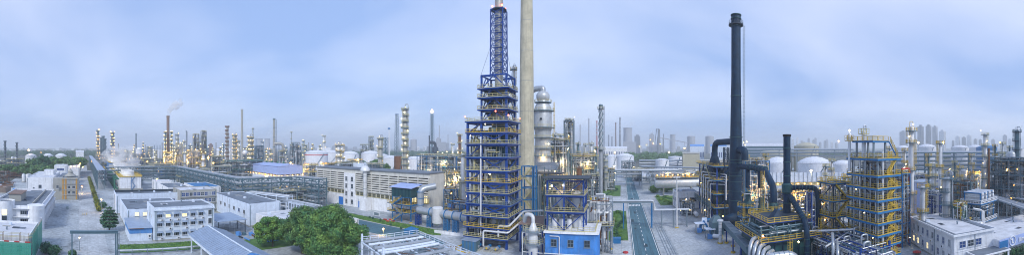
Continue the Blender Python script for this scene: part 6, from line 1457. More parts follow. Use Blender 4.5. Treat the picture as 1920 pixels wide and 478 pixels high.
for k in range(4): upright(pe, (1 + 1.5 * k, 2, 4 + 2 * (k % 2)), .7, 8, 'wpipe', legs=4 + 2 * (k % 2))
pipework(pe, (0, 0, .5, 6.5, 5, 16), 30, 5, (.08, .2), ('wpipe', 'pipe', 'rust'), 4, 6, fittings=30); deck(pe, -.5, -.5, 7, 5.5, 8, 'steel', 'cream'); steel_frame(pe, [0, 6.5], [0, 5], [8, 14], 'steel', .25, .25, 'd')
lv = thing('dust_vessel', 'upright white dust vessel with round platforms left of the blue building', 'vessel', (-22.4, 84.4)); part('shell', MB().lathe([(.5, 1), (1.25, 2.6), (1.25, 8.8), (.8, 9.6), (.5, 10.4)], 18), M['wpipe'], lv)
for z in (5.4, 8.6): arc_deck(lv, z, 1.5, 2.6, 0, 6.2, 'steel', 'cream')
for k in range(4): part('leg', MB().bar((1.4 * cos(k * 1.57), 1.4 * sin(k * 1.57), 0), (1.4 * cos(k * 1.57), 1.4 * sin(k * 1.57), 3.4), .25), M['blue'], lv)
part('elbow', MB().tube([(0, 0, 10), (0, 0, 12.4), (-2.2, 1, 12.4), (-3.2, 3, 10)], .5, 12, True, 1.4), M['wpipe'], lv)
part('pipe_frame', MB().tube([(-2.6, -1, .2), (-2.6, -1, 8), (2.4, -1, 8)], .12, 8, True, .3).tube([(-2.6, -.6, 3), (2.6, -.6, 3)], .12, 8), M['wpipe'], lv)
rs = thing('brown_roof_shelter', 'shelter with rusty brown roof between blue tower and blue building', 'shelter', (-29, 92.5))
part('roof', MB()._add([(0, 0, 8.0), (7.5, 0, 8.0), (6.6, 5, 9.6), (1.2, 5, 9.6), (0, 0, 7.85), (7.5, 0, 7.85)], [(0, 1, 2, 3), (4, 5, 1, 0)]), M['brown'], rs)
for x in (.5, 7): part('post', MB().bb(x - .2, .3, 0, x + .2, .7, 7.8), M['blue'], rs); part('post', MB().bb(x - .2, 4.3, 0, x + .2, 4.7, 8.9), M['blue'], rs)
upright(rs, (2.4, 2.5, .4), 1.0, 5.5, 'wpipe'); pipework(rs, (.3, .3, .3, 7.2, 4.6, 7.4), 22, 6, (.1, .25), ('wpipe', 'pipe', 'gsteel'), 4, 6, fittings=14)
for k, (px, w, yt_, dd) in enumerate(((1085, 36, 318, 185), (1110, 30, 322, 165), (1060, 40, 300, 215), (1205, 40, 312, 300), (1300, 34, 318, 270))):
    unit('low dense pipe unit around the strake stack and road end', px, w, yt_, dd, ('gsteel', 'steel')[k % 2], 3, ('yellow', 'cream')[k % 2], 6, 80, 6, 'cool', ratio=.5, group='low units around the road end', fit=40, lr=.14)
for k, (px, yt_, dd, w) in enumerate(((1041, 244, 185, 4), (1052, 252, 190, 3.4), (1084, 262, 210, 4), (1098, 270, 200, 3), (1109, 262, 215, 4), (1118, 276, 190, 3), (1136, 285, 230, 3))):
    column('thin pipe column beside the reactor and strake stack', px, w, yt_, dd, ('vessel', 'wpipe', 'gsteel')[k % 3], 5, 'cream', 0, ('loop', None)[k % 2], group='thin columns beside the reactor')
# strake stack, pipe bridges, road end
ss = stack('silver stack wound with spiral wind strakes', 1126.5, 7.6, 6.6, 196, 200, 'pipe', 1, True, True, 'strake_stack', bm='gsteel'); h = ZH(196, 200); r = PW(3.4, 200)
for k in range(3): part('strake', MB().tube([(cos(t * .5 + k * 2.09) * (r + .15), sin(t * .5 + k * 2.09) * (r + .15), h * .55 + t * h * .43 / 26) for t in range(27)], .22, 5), M['gsteel'], ss)
arc_deck(ss, h * .52, r, r + 2, 0, 6.2, 'gsteel', 'cream'); arc_deck(ss, h - 2.4, r, r + 1.1, 0, 6.2, 'gsteel', 'cream')
br = thing('pipe_bridge', 'pale steel pipe bridge on blue legs crossing the asphalt road', 'pipe bridge', (-6.6, 124))
part('deck_beam', MB().bb(0, 0, 9.4, 18.2, .3, 9.8).bb(0, 2.2, 9.4, 18.2, 2.5, 9.8), M['steel'], br)
for k in range(4): part('pipe', MB().tube([(-.4, .35 + k * .55, 10.05), (18.4, .35 + k * .55, 10.05), (18.4 + k * .3, .35 + k * .55, 6.6), (32, .35 + k * .55, 6.6)], .2, 8, True, .6), M['wpipe' if k % 2 else 'pipe'], br)
for x in (.2, 7.4, 17.8): 
    for y in (.15, 2.35): part('leg', MB().bb(x - .2, y - .2, 0, x + .2, y + .2, 9.4), M['teal'], br)
    part('cross_beam', MB().bb(x - .15, .36, 8.6, x + .15, 2.14, 8.95), M['teal'], br)
part('knee_brace', MB().bar((.2, .15, 5), (3, .15, 9.3), .22), M['teal'], br)
for x in (21.5, 26, 31): part('low_leg', MB().bb(x - .15, .2, 0, x + .15, .5, 6.3).bb(x - .15, 2, 0, x + .15, 2.3, 6.3), M['steel'], br)
rack('silver pipe bridge across the end of the asphalt road', [(-26, 262), (44, 262)], 11.5, 6, 2, 2.6, 5, 'steel', (.3, .7), 10, 'pipe_bridge', seed=12, truss=False)
rack('tiered pipe rack right of the road end', [(20, 300), (78, 262)], 12.5, 10, 3, 2.6, 7, 'steel', (.25, .5), 9, seed=13)
rack('long pipe rack feeding the horizontal drum', [(17, 228), (22, 320)], 9.5, 6, 2, 2.4, 6, 'steel', (.25, .5), 10, seed=14)
rack('far pipe rack behind the horizontal drum', [(18, 340), (120, 330)], 16, 6, 3, 2.6, 5, 'steel', (.3, .5), 12, seed=15)
rack('low pipe rack left of the road end', [(-34, 290), (-4, 290)], 9, 5, 2, 2.4, 6, 'steel', (.25, .45), 8, seed=16)
for k in range(2):
    (px, w, ys, yd, lab) = ((1148, 22, 294, 290, 'white domed tank half hidden by the strake stack'), (1172, 34, 293, 287.5, 'broad white domed tank beyond the road end'))[k]; tank(lab, px, w, ys, yd, 420, 'tank')
tank('white flat tank left of the beige shed', 1242, 26, 300, 297, 330, 'tank'); tank('low white tank behind the tiered rack', 1266, 26, 294.5, 292.5, 380, 'tank')
unit('low exchanger bank beside the end of the road', 1178, 26, 299, 330, 'steel', 3, 'steel', 4, 60, 6, 'cool', ratio=.5)
unit('small lit unit left of the road below the strake stack', 1141, 24, 312, 235, 'gsteel', 3, 'yellow', 8, 60, 5, 'cool', lr=.2)
hd_ = thing('horizontal_drum', 'long horizontal silver drum under a yellow railed walkway', 'drum', at(1270, 212)); drum(hd_, (0, 0, 7.5), 29, 3.1, 'x', 'vessel', 'shell', zb=0); deck(hd_, -14, -3.4, 14, -.4, 11.2, 'gsteel', 'yellow')
for k in range(9): lamp(hd_, (-13 + k * 3.2, -3.3, 12.6), .17, 'warm')
glow(hd_, (-6, -4, 13), 900); glow(hd_, (6, -4, 13), 900)
pipework(hd_, (-14, -3, 10.5, 14, 3, 14.5), 30, 4, (.12, .3), ('pipe', 'wpipe', 'gsteel'), 3, 6, fittings=24)
ph_ = building('white_pump_house', 'small white pump house with grey roof beside the tall white mast', 26.2, 160, 37.2, 172, 8.0, 'white', 'roof', .4); row(ph_, 'f', 1, 3.6, 3.4, 2.0, 'lit', 1, 5, 3, 2); row(ph_, 'f', 1, 3.6, 3.4, 2.0, 'glass', 5.6, 10.6, 3, 2); row(ph_, 'l', 2, 3.6, 2.4, 2.0, 'glass', 1, 11, 2, 2)
wm = thing('white_mast', 'tall thin white light mast standing on the yard', 'mast', G(1269, 427)); part('pole', MB().tube([(0, 0, 0), (0, 0, ZH(333, 126))], [.32, .2], 10), M['wpipe'], wm); part('base', MB().box((0, 0, .15), (1.2, 1.2, .3)), M['yellow'], wm)
for s in (-1, 0, 1): part('floodlight', MB().box((s * .9, -.2, ZH(333, 126) + .2), (.7, .4, .5)), M['wpipe'], wm)
part('crossarm', MB().bar((-1.3, 0, ZH(333, 126)), (1.3, 0, ZH(333, 126)), .12), M['wpipe'], wm)
unit('small lit manifold beside the furnace frame', 1289, 26, 372, 150, 'steel', 1, 'yellow', 6, 60, 4, 'cool', 'manifold', fit=40, lr=.16)
kd = thing('knockout_drum', 'small white drum on the ground beside the furnace frame', 'drum', G(1305, 407)); drum(kd, (0, 0, 1.5), 4, .9, 'y', 'wpipe', 'shell', zb=0)
for lab, px, yb, yl in (('lit lamp mast right of the broad white tank', 1152.5, 330, 287), ('lit lamp mast above the strake stack platform', 1115, 330, 283), ('lit lamp mast behind the tiered rack', 1254.5, 315, 286)): flood_mast(lab, px, yb, yl, 300, .5, 'warm', 1)
sb2 = single('blue_bin', MB().bb(-1.4, -.9, 0, 1.4, .9, 1.5).bb(-1.5, -1, 1.5, 1.5, 1, 1.62), M['teal'], 'blue bin at the corner of the shrub bed', 'bin', (-1.6, 106, 0))
vg = single('red_valve_cover', MB().lathe([(.8, 0), (.8, .3), (.3, .5)], 12), M['red'], 'red round hydrant cover on the pavement beside the road', 'hydrant', (*G(1173, 474), 0))
# ---------------------------------------------------------------- right: furnaces, dark chimney, yellow railed tower
ff = thing('fired_heater', 'blue steel furnace frame with dark green casing and zigzag stairs', 'furnace', (37.6, 130)); FW, FD, FH = 12.4, 30, 22
steel_frame(ff, [0, 6.2, FW], [0, 7.5, 15, 22.5, FD], [5.6, 11, 16.5, FH], 'blue', .55, .5, None)
for k, z in enumerate((5.6, 11, 16.5, FH)): deck(ff, -1.6, -1.4, FW + .4, FD + .4, z + .3, 'teal', 'yellow', .35, w=.09)
part('casing', MB().bb(.9, .9, 1.5, FW - .8, FD - 1, 19.5), M['dfurn'], ff, label='dark green plated furnace casing')
for z in (3.2, 5.2, 7.4, 9.4, 12.8, 14.8, 18): part('casing_seam', MB().bb(.86, .84, z, FW - .76, .897, z + .12).bb(.84, .9, z, .897, FD - 1, z + .12), M['navy'], ff)
for x in (2.6, 4.4, 6.2, 8, 9.8): part('casing_stiffener', MB().bb(x - .07, .83, 1.6, x + .07, .895, 19.4), M['navy'], ff)
for (x0, x1, za, zb) in ((0, 6.2, 16.5, 22), (6.2, 12.4, 11, 16.5), (0, 6.2, 5.6, 11)): part('brace', MB().bar((x0, 0, za), (x1, 0, zb), .3), M['blue'], ff)
for k in range(4):
    for j in range(2): y0, y1 = (4, 12) if (k + j) % 2 else (12, 4); part('stair', MB().stair((-1.2, y0 + 11 * j, 5.5 * k + .2), (-1.2, y1 + 11 * j, 5.5 * (k + 1)), 1.1), M['steel'], ff); part('stair_rail', MB().rail([(-1.8, y0 + 11 * j, 5.5 * k + .2), (-1.8, y1 + 11 * j, 5.5 * (k + 1))], 1.1, .09, 1.3), M['cream'], ff)
for k in range(5): part('pipe', MB().tube([(-2.2 - .2 * k, 2 + 3 * k, 1), (-2.2 - .2 * k, 2 + 3 * k, 15 + k), (-2.2, 2 + 3 * k, 15 + k), (3, -1.6 - .3 * k, 15 + k), (3, -1.6 - .3 * k, 9)], .2, 8, True, .6), M['wpipe'], ff)
for k in range(6): lamp(ff, (-1.6 if k % 2 else 2 + 2 * k, 3 + 3.5 * k if k % 2 else -1.5, (2.5, 8, 13.5)[k % 3]), .2, 'warm')
part('walkway_truss', MB().rail([(-3, -1.5, 5.5), (-3, 29, 5.5)], 2.6, .16, 1.2), M['gsteel'], ff)
# duct from the furnace head to the chimney
fd = thing('furnace_duct', 'dark bent flue duct between furnace frame and the tall dark chimney', 'duct', (0, 0)); a = at(1340, 142); b = at(1378, 126)
part('duct', MB().tube([(*a, 21), (*a, ZH(267, 142)), (*b, ZH(265, 126))], 1.25, 16, True, 3.4), M['navy'], fd); part('inlet_box', MB().lathe([(2.6, 20), (2.6, 22.5), (1.6, 26)], 12, (*a, 0)), M['navy'], fd)
ls = thing('lattice_prop', 'dark slim lattice prop under the bent flue duct', 'lattice', at(1361.5, 136)); lattice(ls, 1.9, 1.9, ZH(269, 136) - 1.6, 'navy', 16, .22, .14)
# the tall dark chimney
dc = thing('dark_chimney', 'very tall dark blue steel chimney with a ladder up its side', 'chimney', at(1380, 125)); h = ZH(28, 125)
part('shaft', MB().lathe([(2.55, 0), (2.4, 24), (2.25, 28), (2.05, 40), (1.75, 56), (1.72, h)], 28), M['navy'], dc)
part('flue_mouth', MB().lathe([(1.5, h + .003), (1.5, h + .05)], 20), M['dblack'], dc)
for z, r in ((h - 1.6, 1.95), (h - .3, 1.95), (h - 4.4, 1.82), (ZH(181, 125), 2.0), (ZH(300, 125), 2.6), (ZH(330, 125), 2.62), (ZH(258, 125), 2.4)): part('flange', MB().lathe([(r - .25, z), (r + .05, z + .02), (r + .05, z + .3), (r - .25, z + .32)], 24, caps=False), M['dfurn'], dc)
pl = part('top_gallery', MB().lathe([(1.7, h - 3.9), (2.75, h - 3.9), (2.75, h - 3.6), (1.7, h - 3.6)], 20, caps=False), M['dsteel'], dc); part('railing', MB().rail([(2.65 * cos(k * .52), 2.65 * sin(k * .52), h - 3.6) for k in range(12)], 1.2, .09, 2, True), M['dsteel'], pl)
part('ladder', MB().ladder((2.5, -.9, 6), h - 10, (.85, -.5), .7), M['steel'], dc)
for k in range(5): part('shell_seam', MB().lathe([(2.42 + .02 * k, 24 - k * 3.4), (2.47 + .02 * k, 24.1 - k * 3.4), (2.42 + .02 * k, 24.2 - k * 3.4)], 28, caps=False), M['dfurn'], dc)
d1 = thing('side_flue', 'dark side flue dropping from the chimney to the furnace row', 'duct', (0, 0)); A = at(1384, 124); B = at(1396.5, 120); part('duct', MB().tube([(*A, ZH(281, 124)), (*B, ZH(281, 120)), (*B, ZH(300, 120))], 1.3, 14, True, 2.2), M['navy'], d1)
d2 = thing('crossing_flue', 'long dark flue crossing from the chimney and bending down to a furnace', 'duct', (0, 0)); P = [(*at(1386, 123), ZH(312, 123)), (*at(1405, 116), ZH(313, 116)), (*at(1434, 106), ZH(318, 106)), (*at(1450, 96), ZH(350, 96)), (*at(1451, 95), ZH(380, 95))]
part('duct', MB().tube(P, .98, 14, True, 3), M['navy'], d2)
for k in range(6): p = Vector(P[1]).lerp(Vector(P[2]), k / 5); q = p + (Vector(P[2]) - Vector(P[1])).normalized() * .2; part('flange', MB().tube([p, q], 1.12, 14), M['dfurn'], d2)
for px, dd in ((1402, 117), (1425, 109)): part('drop_leg', MB().tube([(*at(px, dd), ZH(318, dd)), (*at(px, dd), ZH(352, dd))], .8, 12), M['navy'], d2)
el = thing('base_elbow', 'dark elbow duct curling into the foot of the tall chimney', 'duct', (0, 0)); A = at(1358, 118); B = at(1376, 123); part('duct', MB().tube([(*A, 1), (*A, 4.4), (*B, 4.6)], 1.5, 14, True, 3), M['navy'], el)
# light blue steel structure with yellow ladders behind the furnaces
unit('light blue steel structure with yellow ladders right of the dark chimney', 1416, 54, 292, 140, 'teal', 6, 'yellow', 10, 130, 10, 'warm', 'pipe_structure', ratio=.5, fit=70, watt=900, lr=.11, pms=('wpipe', 'pipe', 'teal'))
unit('low dense structure of blue frames and yellow rails before the bluish wall', 1500, 90, 350, 150, 'blue', 3, 'yellow', 12, 150, 8, 'warm', 'pipe_structure', ratio=.4, fit=80, watt=1500, lr=.11, pms=('wpipe', 'pipe', 'cream'))
unit('blue portal frames with pipes right of the short dark stack', 1530, 40, 348, 118, 'blue', 3, 'yellow', 4, 70, 5, 'warm', 'pipe_structure', ratio=.6, fit=40, lr=.11, pms=('wpipe', 'pipe', 'blue'))
# cylindrical furnaces
def cyl_furnace(label, px, d, w, ytop, plats, seed):
    xy = at(px, d); r = PW(w, d) / 2; h = ZH(ytop, d); o = thing('cylindrical_furnace', label, 'furnace', xy)
    part('shell', MB().lathe([(r, .8), (r, h - r * .8), (r * .45, h), (r * .4, h + 2.2)], 24), M['dfurn'], o); part('plinth', MB().lathe([(r * 1.1, 0), (r * 1.1, .8)], 24), M['conc'], o)
    for k in range(12): t = k * pi / 6; part('buckstay', MB().bb(-.07, -.07, .9, .07, .07, h - r * .8), M['navy'], o, (cos(t) * (r + .05), sin(t) * (r + .05), 0), t)
    f = atan2(-xy[1], -xy[0])
    for y in plats: arc_deck(o, ZH(y, d), r, r + 1.5, f - 2.4, f + 2.4, 'teal', 'yellow', w=.09)
    part('ladder', MB().ladder((cos(f - .4) * (r + 1.1), sin(f - .4) * (r + 1.1), 0), h - 1, (cos(f - .4), sin(f - .4)), .7), M['yellow'], o)
    pipework(o, (-r, -r, h * .8, r, r, h + 2), 8, seed, (.1, .18), ('wpipe', 'dsteel'), 3, 6, fittings=8)
    part('ring_pipe', MB().tube([(cos(f - 1.6 + k * .32) * (r + .5), sin(f - 1.6 + k * .32) * (r + .5), h * .45) for k in range(11)], .2, 8), M['wpipe'], o)
    return o
cyl_furnace('dark round furnace with yellow ladder beside the tall chimney', 1402, 112, 22, 372, (386, 404), 1)
cyl_furnace('dark round furnace with ring platform in the middle of the row', 1428, 101, 27, 384, (397, 428), 2)
cyl_furnace('dark round furnace at the end of the row by the box furnace', 1447, 110, 24, 372, (390,), 3)
tl = thing('tall_yellow_ladder', 'tall bright yellow caged ladder on the furnace row', 'ladder', at(1430, 99)); part('ladder', MB().ladder((0, 0, 0), ZH(320, 99), (-.4, -.9), .9), M['yellow'], tl); part('landing', MB().bb(-1.6, -1, 9.8, 1.6, 1, 10), M['yellow'], tl); part('railing', MB().rail([(-1.6, -1, 10), (1.6, -1, 10), (1.6, 1, 10), (-1.6, 1, 10)], 1.1, .12, .8, True), M['yellow'], tl)
cs = thing('curved_stair', 'blue stair with yellow rails climbing round the first furnace', 'stair', at(1391, 108)); part('flight', MB().stair((0, 0, 0), (3.6, 1.2, 8.6), 1.0), M['lblue'], cs); part('rail', MB().rail([(0, -.5, 0), (3.6, .7, 8.6)], 1.1, .1, 1), M['yellow'], cs); part('rail', MB().rail([(0, .5, 0), (3.6, 1.7, 8.6)], 1.1, .1, 1), M['yellow'], cs)
# box furnace in the foreground
bx = thing('box_furnace', 'dark green plated box furnace with yellow railed walkways', 'furnace', (31.2, 69.5)); BW, BD = 13.5, 15
part('casing', MB().bb(0, 0, 1.2, BW, BD, 8.6), M['dfurn'], bx); part('upper_casing', MB()._add([(1.8, 1.6, 8.9), (BW - .8, 1.6, 8.9), (BW - .8, BD - .8, 8.9), (1.8, BD - .8, 8.9), (2.2, 2.2, 12.24), (BW - 1, 2.2, 12.24), (BW - 1, BD - 1, 12.24), (2.2, BD - 1, 12.24)], [(3, 2, 1, 0), (4, 5, 6, 7), (0, 1, 5, 4), (1, 2, 6, 5), (2, 3, 7, 6), (3, 0, 4, 7)]), M['dfurn'], bx)
for k in range(7): part('stiffener', MB().bb(k * 2.1 + .3, -.16, 1.3, k * 2.1 + .5, -.003, 8.5), M['navy'], bx)
for z in (2.8, 4.4, 6.0, 7.6): part('plate_seam', MB().bb(0, -.09, z, BW, -.004, z + .1).bb(-.09, 0, z, -.004, BD, z + .1), M['navy'], bx)
deck(bx, -1.5, -1.5, BW + 1, BD + 1, 8.85, 'blue', 'yellow', .2, w=.1); deck(bx, 1.2, 1.0, BW - .6, BD - 1.6, 12.5, 'blue', 'yellow', .25, w=.1)
part('hopper_hood', MB()._add([(3.4, 3.4, 12.53), (6.0, 3.4, 12.53), (6.0, 6, 12.53), (3.4, 6, 12.53), (5.4, 4.4, 14.6), (6.0, 4.4, 14.6), (6.0, 6, 14.6), (5.4, 6, 14.6)], [(3, 2, 1, 0), (4, 5, 6, 7), (0, 1, 5, 4), (1, 2, 6, 5), (2, 3, 7, 6), (3, 0, 4, 7)]), M['navy'], bx)
for k in range(4): part('strut', MB().bar((1 + 3.4 * k, -1.2, 9), (2.2 + 3.2 * k, 1.4, 12.2), .2), M['gsteel'], bx)
for x, y in ((BW + .6, -1.0), (5.6, -1.2)): part('ladder', MB().ladder((x, y, 0), 13 if x > 6 else 9, (.2, -1), .8), M['yellow'], bx)
pipework(bx, (-1.2, -1.2, 9.2, BW + .8, BD + .6, 12), 50, 5, (.1, .2), ('wpipe', 'gsteel'), 3, 6)
lamp(bx, (-1, -1.3, 10.4), .22, 'warm'); lamp(bx, (8, -1.3, 8.0), .18, 'cool')
sk2 = thing('short_dark_stack', 'short dark blue stack standing on the box furnace', 'chimney', (42.2, 79.6)); h = ZH(252, 90)
part('shaft', MB().lathe([(1.6, 0), (1.6, 10), (1.0, 13), (.95, h)], 22), M['navy'], sk2); part('rim', MB().lathe([(1.0, h - .6), (1.12, h - .5), (1.12, h), (.8, h + .05)], 22, caps=False), M['dblack'], sk2); part('flue_mouth', MB().lathe([(.8, h + .01), (.8, h + .02)], 16), M['dblack'], sk2)
for k in range(5): part('flange', MB().lathe([(.98, 15 + k * 3.6), (1.06, 15.05 + k * 3.6), (1.06, 15.25 + k * 3.6), (.98, 15.3 + k * 3.6)], 20, caps=False), M['dfurn'], sk2)
part('collar', MB().lathe([(1.0, 17.6), (1.35, 18), (1.35, 20), (1.0, 20.4)], 16), M['dfurn'], sk2)
P = [(0, 0, 19), (3.2, -1, 19.2), (7.2, -3.2, 19), (7.6, -3.4, 16), (7.6, -3.4, 0)]; bdv = thing('bending_flue', 'dark flue bending from the short stack down to the ground', 'duct', (42.2, 79.6)); part('duct', MB().tube(P, .68, 14, True, 2), M['navy'], bdv)
for k in range(7): p = Vector(P[0]).lerp(Vector(P[2]), .15 + k * .12); part('flange', MB().tube([p, p + Vector((.16, -.06, 0))], .78, 14), M['dfurn'], bdv)
part('foot', MB().lathe([(1.7, 0), (1.7, 3), (.9, 5.5)], 14, (7.6, -3.4, 0)), M['navy'], bdv)
rbd = thing('ribbed_flue', 'blue ribbed flue leaning down the face of the box furnace', 'duct', (40.4, 68)); P = [(1.8, 9.5, 17), (1.2, 5, 15), (.6, .2, 12.5), (.6, -.6, 10), (.6, -.6, 0)]; part('duct', MB().tube(P, .66, 14, True, 1.5), M['navy'], rbd)
for k in range(9): p = Vector(P[0]).lerp(Vector(P[2]), .1 + k * .1); part('rib', MB().tube([p, p + (Vector(P[2]) - Vector(P[0])).normalized() * .12], .78, 14), M['dfurn'], rbd)
for k in range(6): part('band', MB().lathe([(.72, 1 + 1.5 * k), (.72, 1.2 + 1.5 * k)], 14, (.6, -.6, 0)), M['dfurn'], rbd)
# silver looping ducts at the foot
for k in range(5):
    x, y = at(1406 + k * 7.5, 73 - .9 * k); o = thing('silver_elbow_duct', 'silver elbow duct standing before the box furnace', 'duct', (x, y), group='silver elbow ducts before the box furnace')
    part('duct', MB().tube([(0, 0, 0), (0, 0, 8.2 - .5 * k), (1.2, 1.6, 9.6 - .5 * k), (3.2, 3.4, 9.4 - .5 * k)], .45, 12, True, 1.2), M['pipe'], o)
    for j in range(4): part('band', MB().lathe([(.5, 1.5 + 1.6 * j), (.5, 1.7 + 1.6 * j)], 12), M['steel'], o)
lo = thing('looping_duct', 'thick silver duct looping over before the box furnace', 'duct', at(1436, 66)); part('duct', MB().tube([(0, 0, 0), (0, 0, 7.0), (.8, .2, 8.4), (5.6, .2, 8.2), (7.0, .2, 7), (7.4, .2, 5.2), (7.4, .2, 0)], .85, 14, True, 1.6), M['pipe'], lo)
for k in range(4): part('band', MB().tube([(1.6 + k * 1.1, .2, 8.35 - .04 * k), (1.75 + k * 1.1, .2, 8.34 - .04 * k)], .93, 14), M['steel'], lo)
# blowers and covered conveyor duct
for k, (px, py, lab) in enumerate(((1312, 437, 'forced draught fan under a small white canopy, by the white mast'), (1332, 449, 'forced draught fan with a blue box and sloping hood'))):
    x, y = G(px, py); o = thing('draught_fan', lab, 'fan', (x, y)); part('scroll', MB().tube([(1.6, .6, 1.9), (1.6, 1.6, 1.9)], 1.5, 18), M['teal'], o); part('inlet', MB().tube([(1.6, .2, 1.9), (1.6, .6, 1.9)], .8, 14), M['wpipe'], o); part('motor', MB().bb(-.9, -.6, .3, .6, .9, 1.7), M['lblue'], o); part('plinth', MB().bb(-1.4, -1, 0, 3.4, 2.2, .3), M['conc'], o)
    for a in (-1.3, 1.1):
        for b in (-.9, 1.5): part('post', MB().bb(a - .08, b - .08, .3, a + .08, b + .08, 3.4), M['steel'], o)
    part('canopy', MB().bb(-1.7, -1.3, 3.4, 1.5, 1.9, 3.55), M['bwhite'], o); part('hood', MB()._add([(1, 1.7, 2.6), (3.2, 1.7, 2.6), (3.4, 3.4, 4.6), (1.6, 3.4, 4.6), (1, 1.7, 1.8), (3.2, 1.7, 1.8), (3.4, 3.4, 3.8), (1.6, 3.4, 3.8)], [(0, 1, 2, 3), (7, 6, 5, 4), (4, 5, 1, 0), (5, 6, 2, 1), (6, 7, 3, 2), (7, 4, 0, 3)]), M['bwhite'], o)
    part('outlet_duct', MB().tube([(1.6, 1.7, 2.8), (2.6, 4, 3.4), (5, 4.6, 3.4)], .7, 10, True, .8), M['teal'], o)
ws = thing('white_stub_stack', 'short white stub stack with yellow base by the draught fans', 'chimney', G(1350.5, 456)); part('shaft', MB().lathe([(.55, .3), (.55, 7)], 16), M['wpipe'], ws); part('cap', MB().lathe([(1.0, 6.9), (1.0, 7.2), (.7, 7.4)], 16), M['wpipe'], ws); part('base', MB().lathe([(.9, 0), (.9, .35)], 14), M['yellow'], ws)
for k in range(5): part('band', MB().lathe([(.58, 1.4 + k * 1.1), (.58, 1.5 + k * 1.1)], 14), M['steel'], ws)
part('breeching', MB().tube([(0, 0, 2.2), (-1.4, .8, 2.2), (-2, 1.2, 2.2)], .6, 12), M['wpipe'], ws)
cvd = thing('covered_duct', 'long grey covered duct on yellow-footed legs leading to the furnaces', 'duct', (0, 0)); A, B = Vector((*at(1361, 110), 4.9)), Vector((*at(1407, 80), 5.6)); part('duct', MB().bar(A, B, 1.9, 1.7), M['gsteel'], cvd); part('lid', MB().bar(A + Vector((0, 0, .95)), B + Vector((0, 0, .95)), 2.2, .12), M['steel'], cvd)
for k in range(6):
    p = A.lerp(B, .12 + .16 * k); s = Vector((.7, .5, 0)) * (1 if k % 2 else -1); part('leg', MB().bb(p.x + s.x - .16, p.y + s.y - .16, .4, p.x + s.x + .16, p.y + s.y + .16, p.z - .86), M['blue'], cvd); part('footing', MB().lathe([(.7, 0), (.7, .42)], 10, (p.x + s.x, p.y + s.y, 0)), M['yellow'], cvd)
    part('cover_seam', MB().bar(p + Vector((-.05, -.05, 1.04)), p + Vector((.05, .05, 1.04)), 2.3, .06), M['gsteel'], cvd)
sb3 = thing('square_silencer', 'pale square inlet silencer behind the white stub stack', 'silencer', at(1343, 112)); part('box', MB().bb(-2, -2, 1.4, 2, 2, 5.4), M['gsteel'], sb3); part('hood', MB()._add([(-2, -2, 5.41), (2, -2, 5.41), (2, 2, 5.41), (-2, 2, 5.41), (-.8, -.8, 7.4), (.8, -.8, 7.4), (.8, .8, 7.4), (-.8, .8, 7.4)], [(4, 5, 6, 7), (0, 1, 5, 4), (1, 2, 6, 5), (2, 3, 7, 6), (3, 0, 4, 7)]), M['gsteel'], sb3)
for a in (-1.7, 1.7):
    for b in (-1.7, 1.7): part('leg', MB().bb(a - .15, b - .15, 0, a + .15, b + .15, 1.4), M['cream'], sb3)
# tank farm behind
for px, w, ys, yd, dd, lab in ((1458, 50, 306, 294, 280, 'white domed tank behind the short dark stack'), (1527, 64, 305, 293.5, 270, 'largest white domed tank with sloping stair right of the short stack'), (1580, 42, 308, 300, 260, 'white domed tank half behind the yellow railed tower')): tank(lab, px, w, ys, yd, dd, 'tank')
tank('wide ribbed beige tank with conical roof on the horizon', 1512, 46, 274.5, 267, 420, 'beige', ribs=28)
tank('low beige flat tank left of the ribbed one', 1455, 60, 284, 282, 420, 'beige', stair=False, rail=False)
for px, w, ys, yd, dd, lab in ((1693, 28, 278, 272.5, 520, 'white domed tank left of the platformed silver column'), (1738, 36, 276, 270, 500, 'white domed tank beneath the tall apartment towers'), (1800, 34, 277, 272, 520, 'grey domed tank below the hazy estate'), (1828, 32, 277, 271.5, 540, 'grey domed tank beside the teal tank'), (1905, 30, 279, 276, 480, 'pale tank behind the long dark lit frame')): tank(lab, px, w, ys, yd, dd, 'tank')
tank('teal painted tank with domed roof behind the trestle rack', 1850, 40, 277, 272, 430, 'teal')
for px, lab in ((1788, 'first of two squat silver tanks under the yellow lights'), (1806, 'second of two squat silver tanks under the yellow lights')): tank(lab, px, 15, 320, 317.5, 190, 'vessel', stair=False)
unit('long low yellow lit unit around the squat silver tanks', 1800, 74, 318, 200, 'cream', 2, 'yellow', 18, 70, 5, 'warm', ratio=.3, lr=.16, watt=2000)
for k in range(3):
    lab = ('long bluish sheet wall below the white tanks, length behind the short dark stack', 'long bluish sheet wall below the white tanks, middle length', 'long bluish sheet wall below the white tanks, length behind the tower')[k]
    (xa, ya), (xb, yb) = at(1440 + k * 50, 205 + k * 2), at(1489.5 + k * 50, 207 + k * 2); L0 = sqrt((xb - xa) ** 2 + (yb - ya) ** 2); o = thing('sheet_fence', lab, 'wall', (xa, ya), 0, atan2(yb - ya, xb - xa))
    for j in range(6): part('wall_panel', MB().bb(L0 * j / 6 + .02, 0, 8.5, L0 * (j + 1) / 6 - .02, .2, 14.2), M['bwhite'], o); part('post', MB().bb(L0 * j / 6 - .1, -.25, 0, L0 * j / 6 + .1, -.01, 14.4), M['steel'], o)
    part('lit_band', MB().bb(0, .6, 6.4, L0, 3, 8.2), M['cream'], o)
    for j in range(4): lamp(o, (L0 * (j + .5) / 4, -.3, 7.4), .22, 'warm')
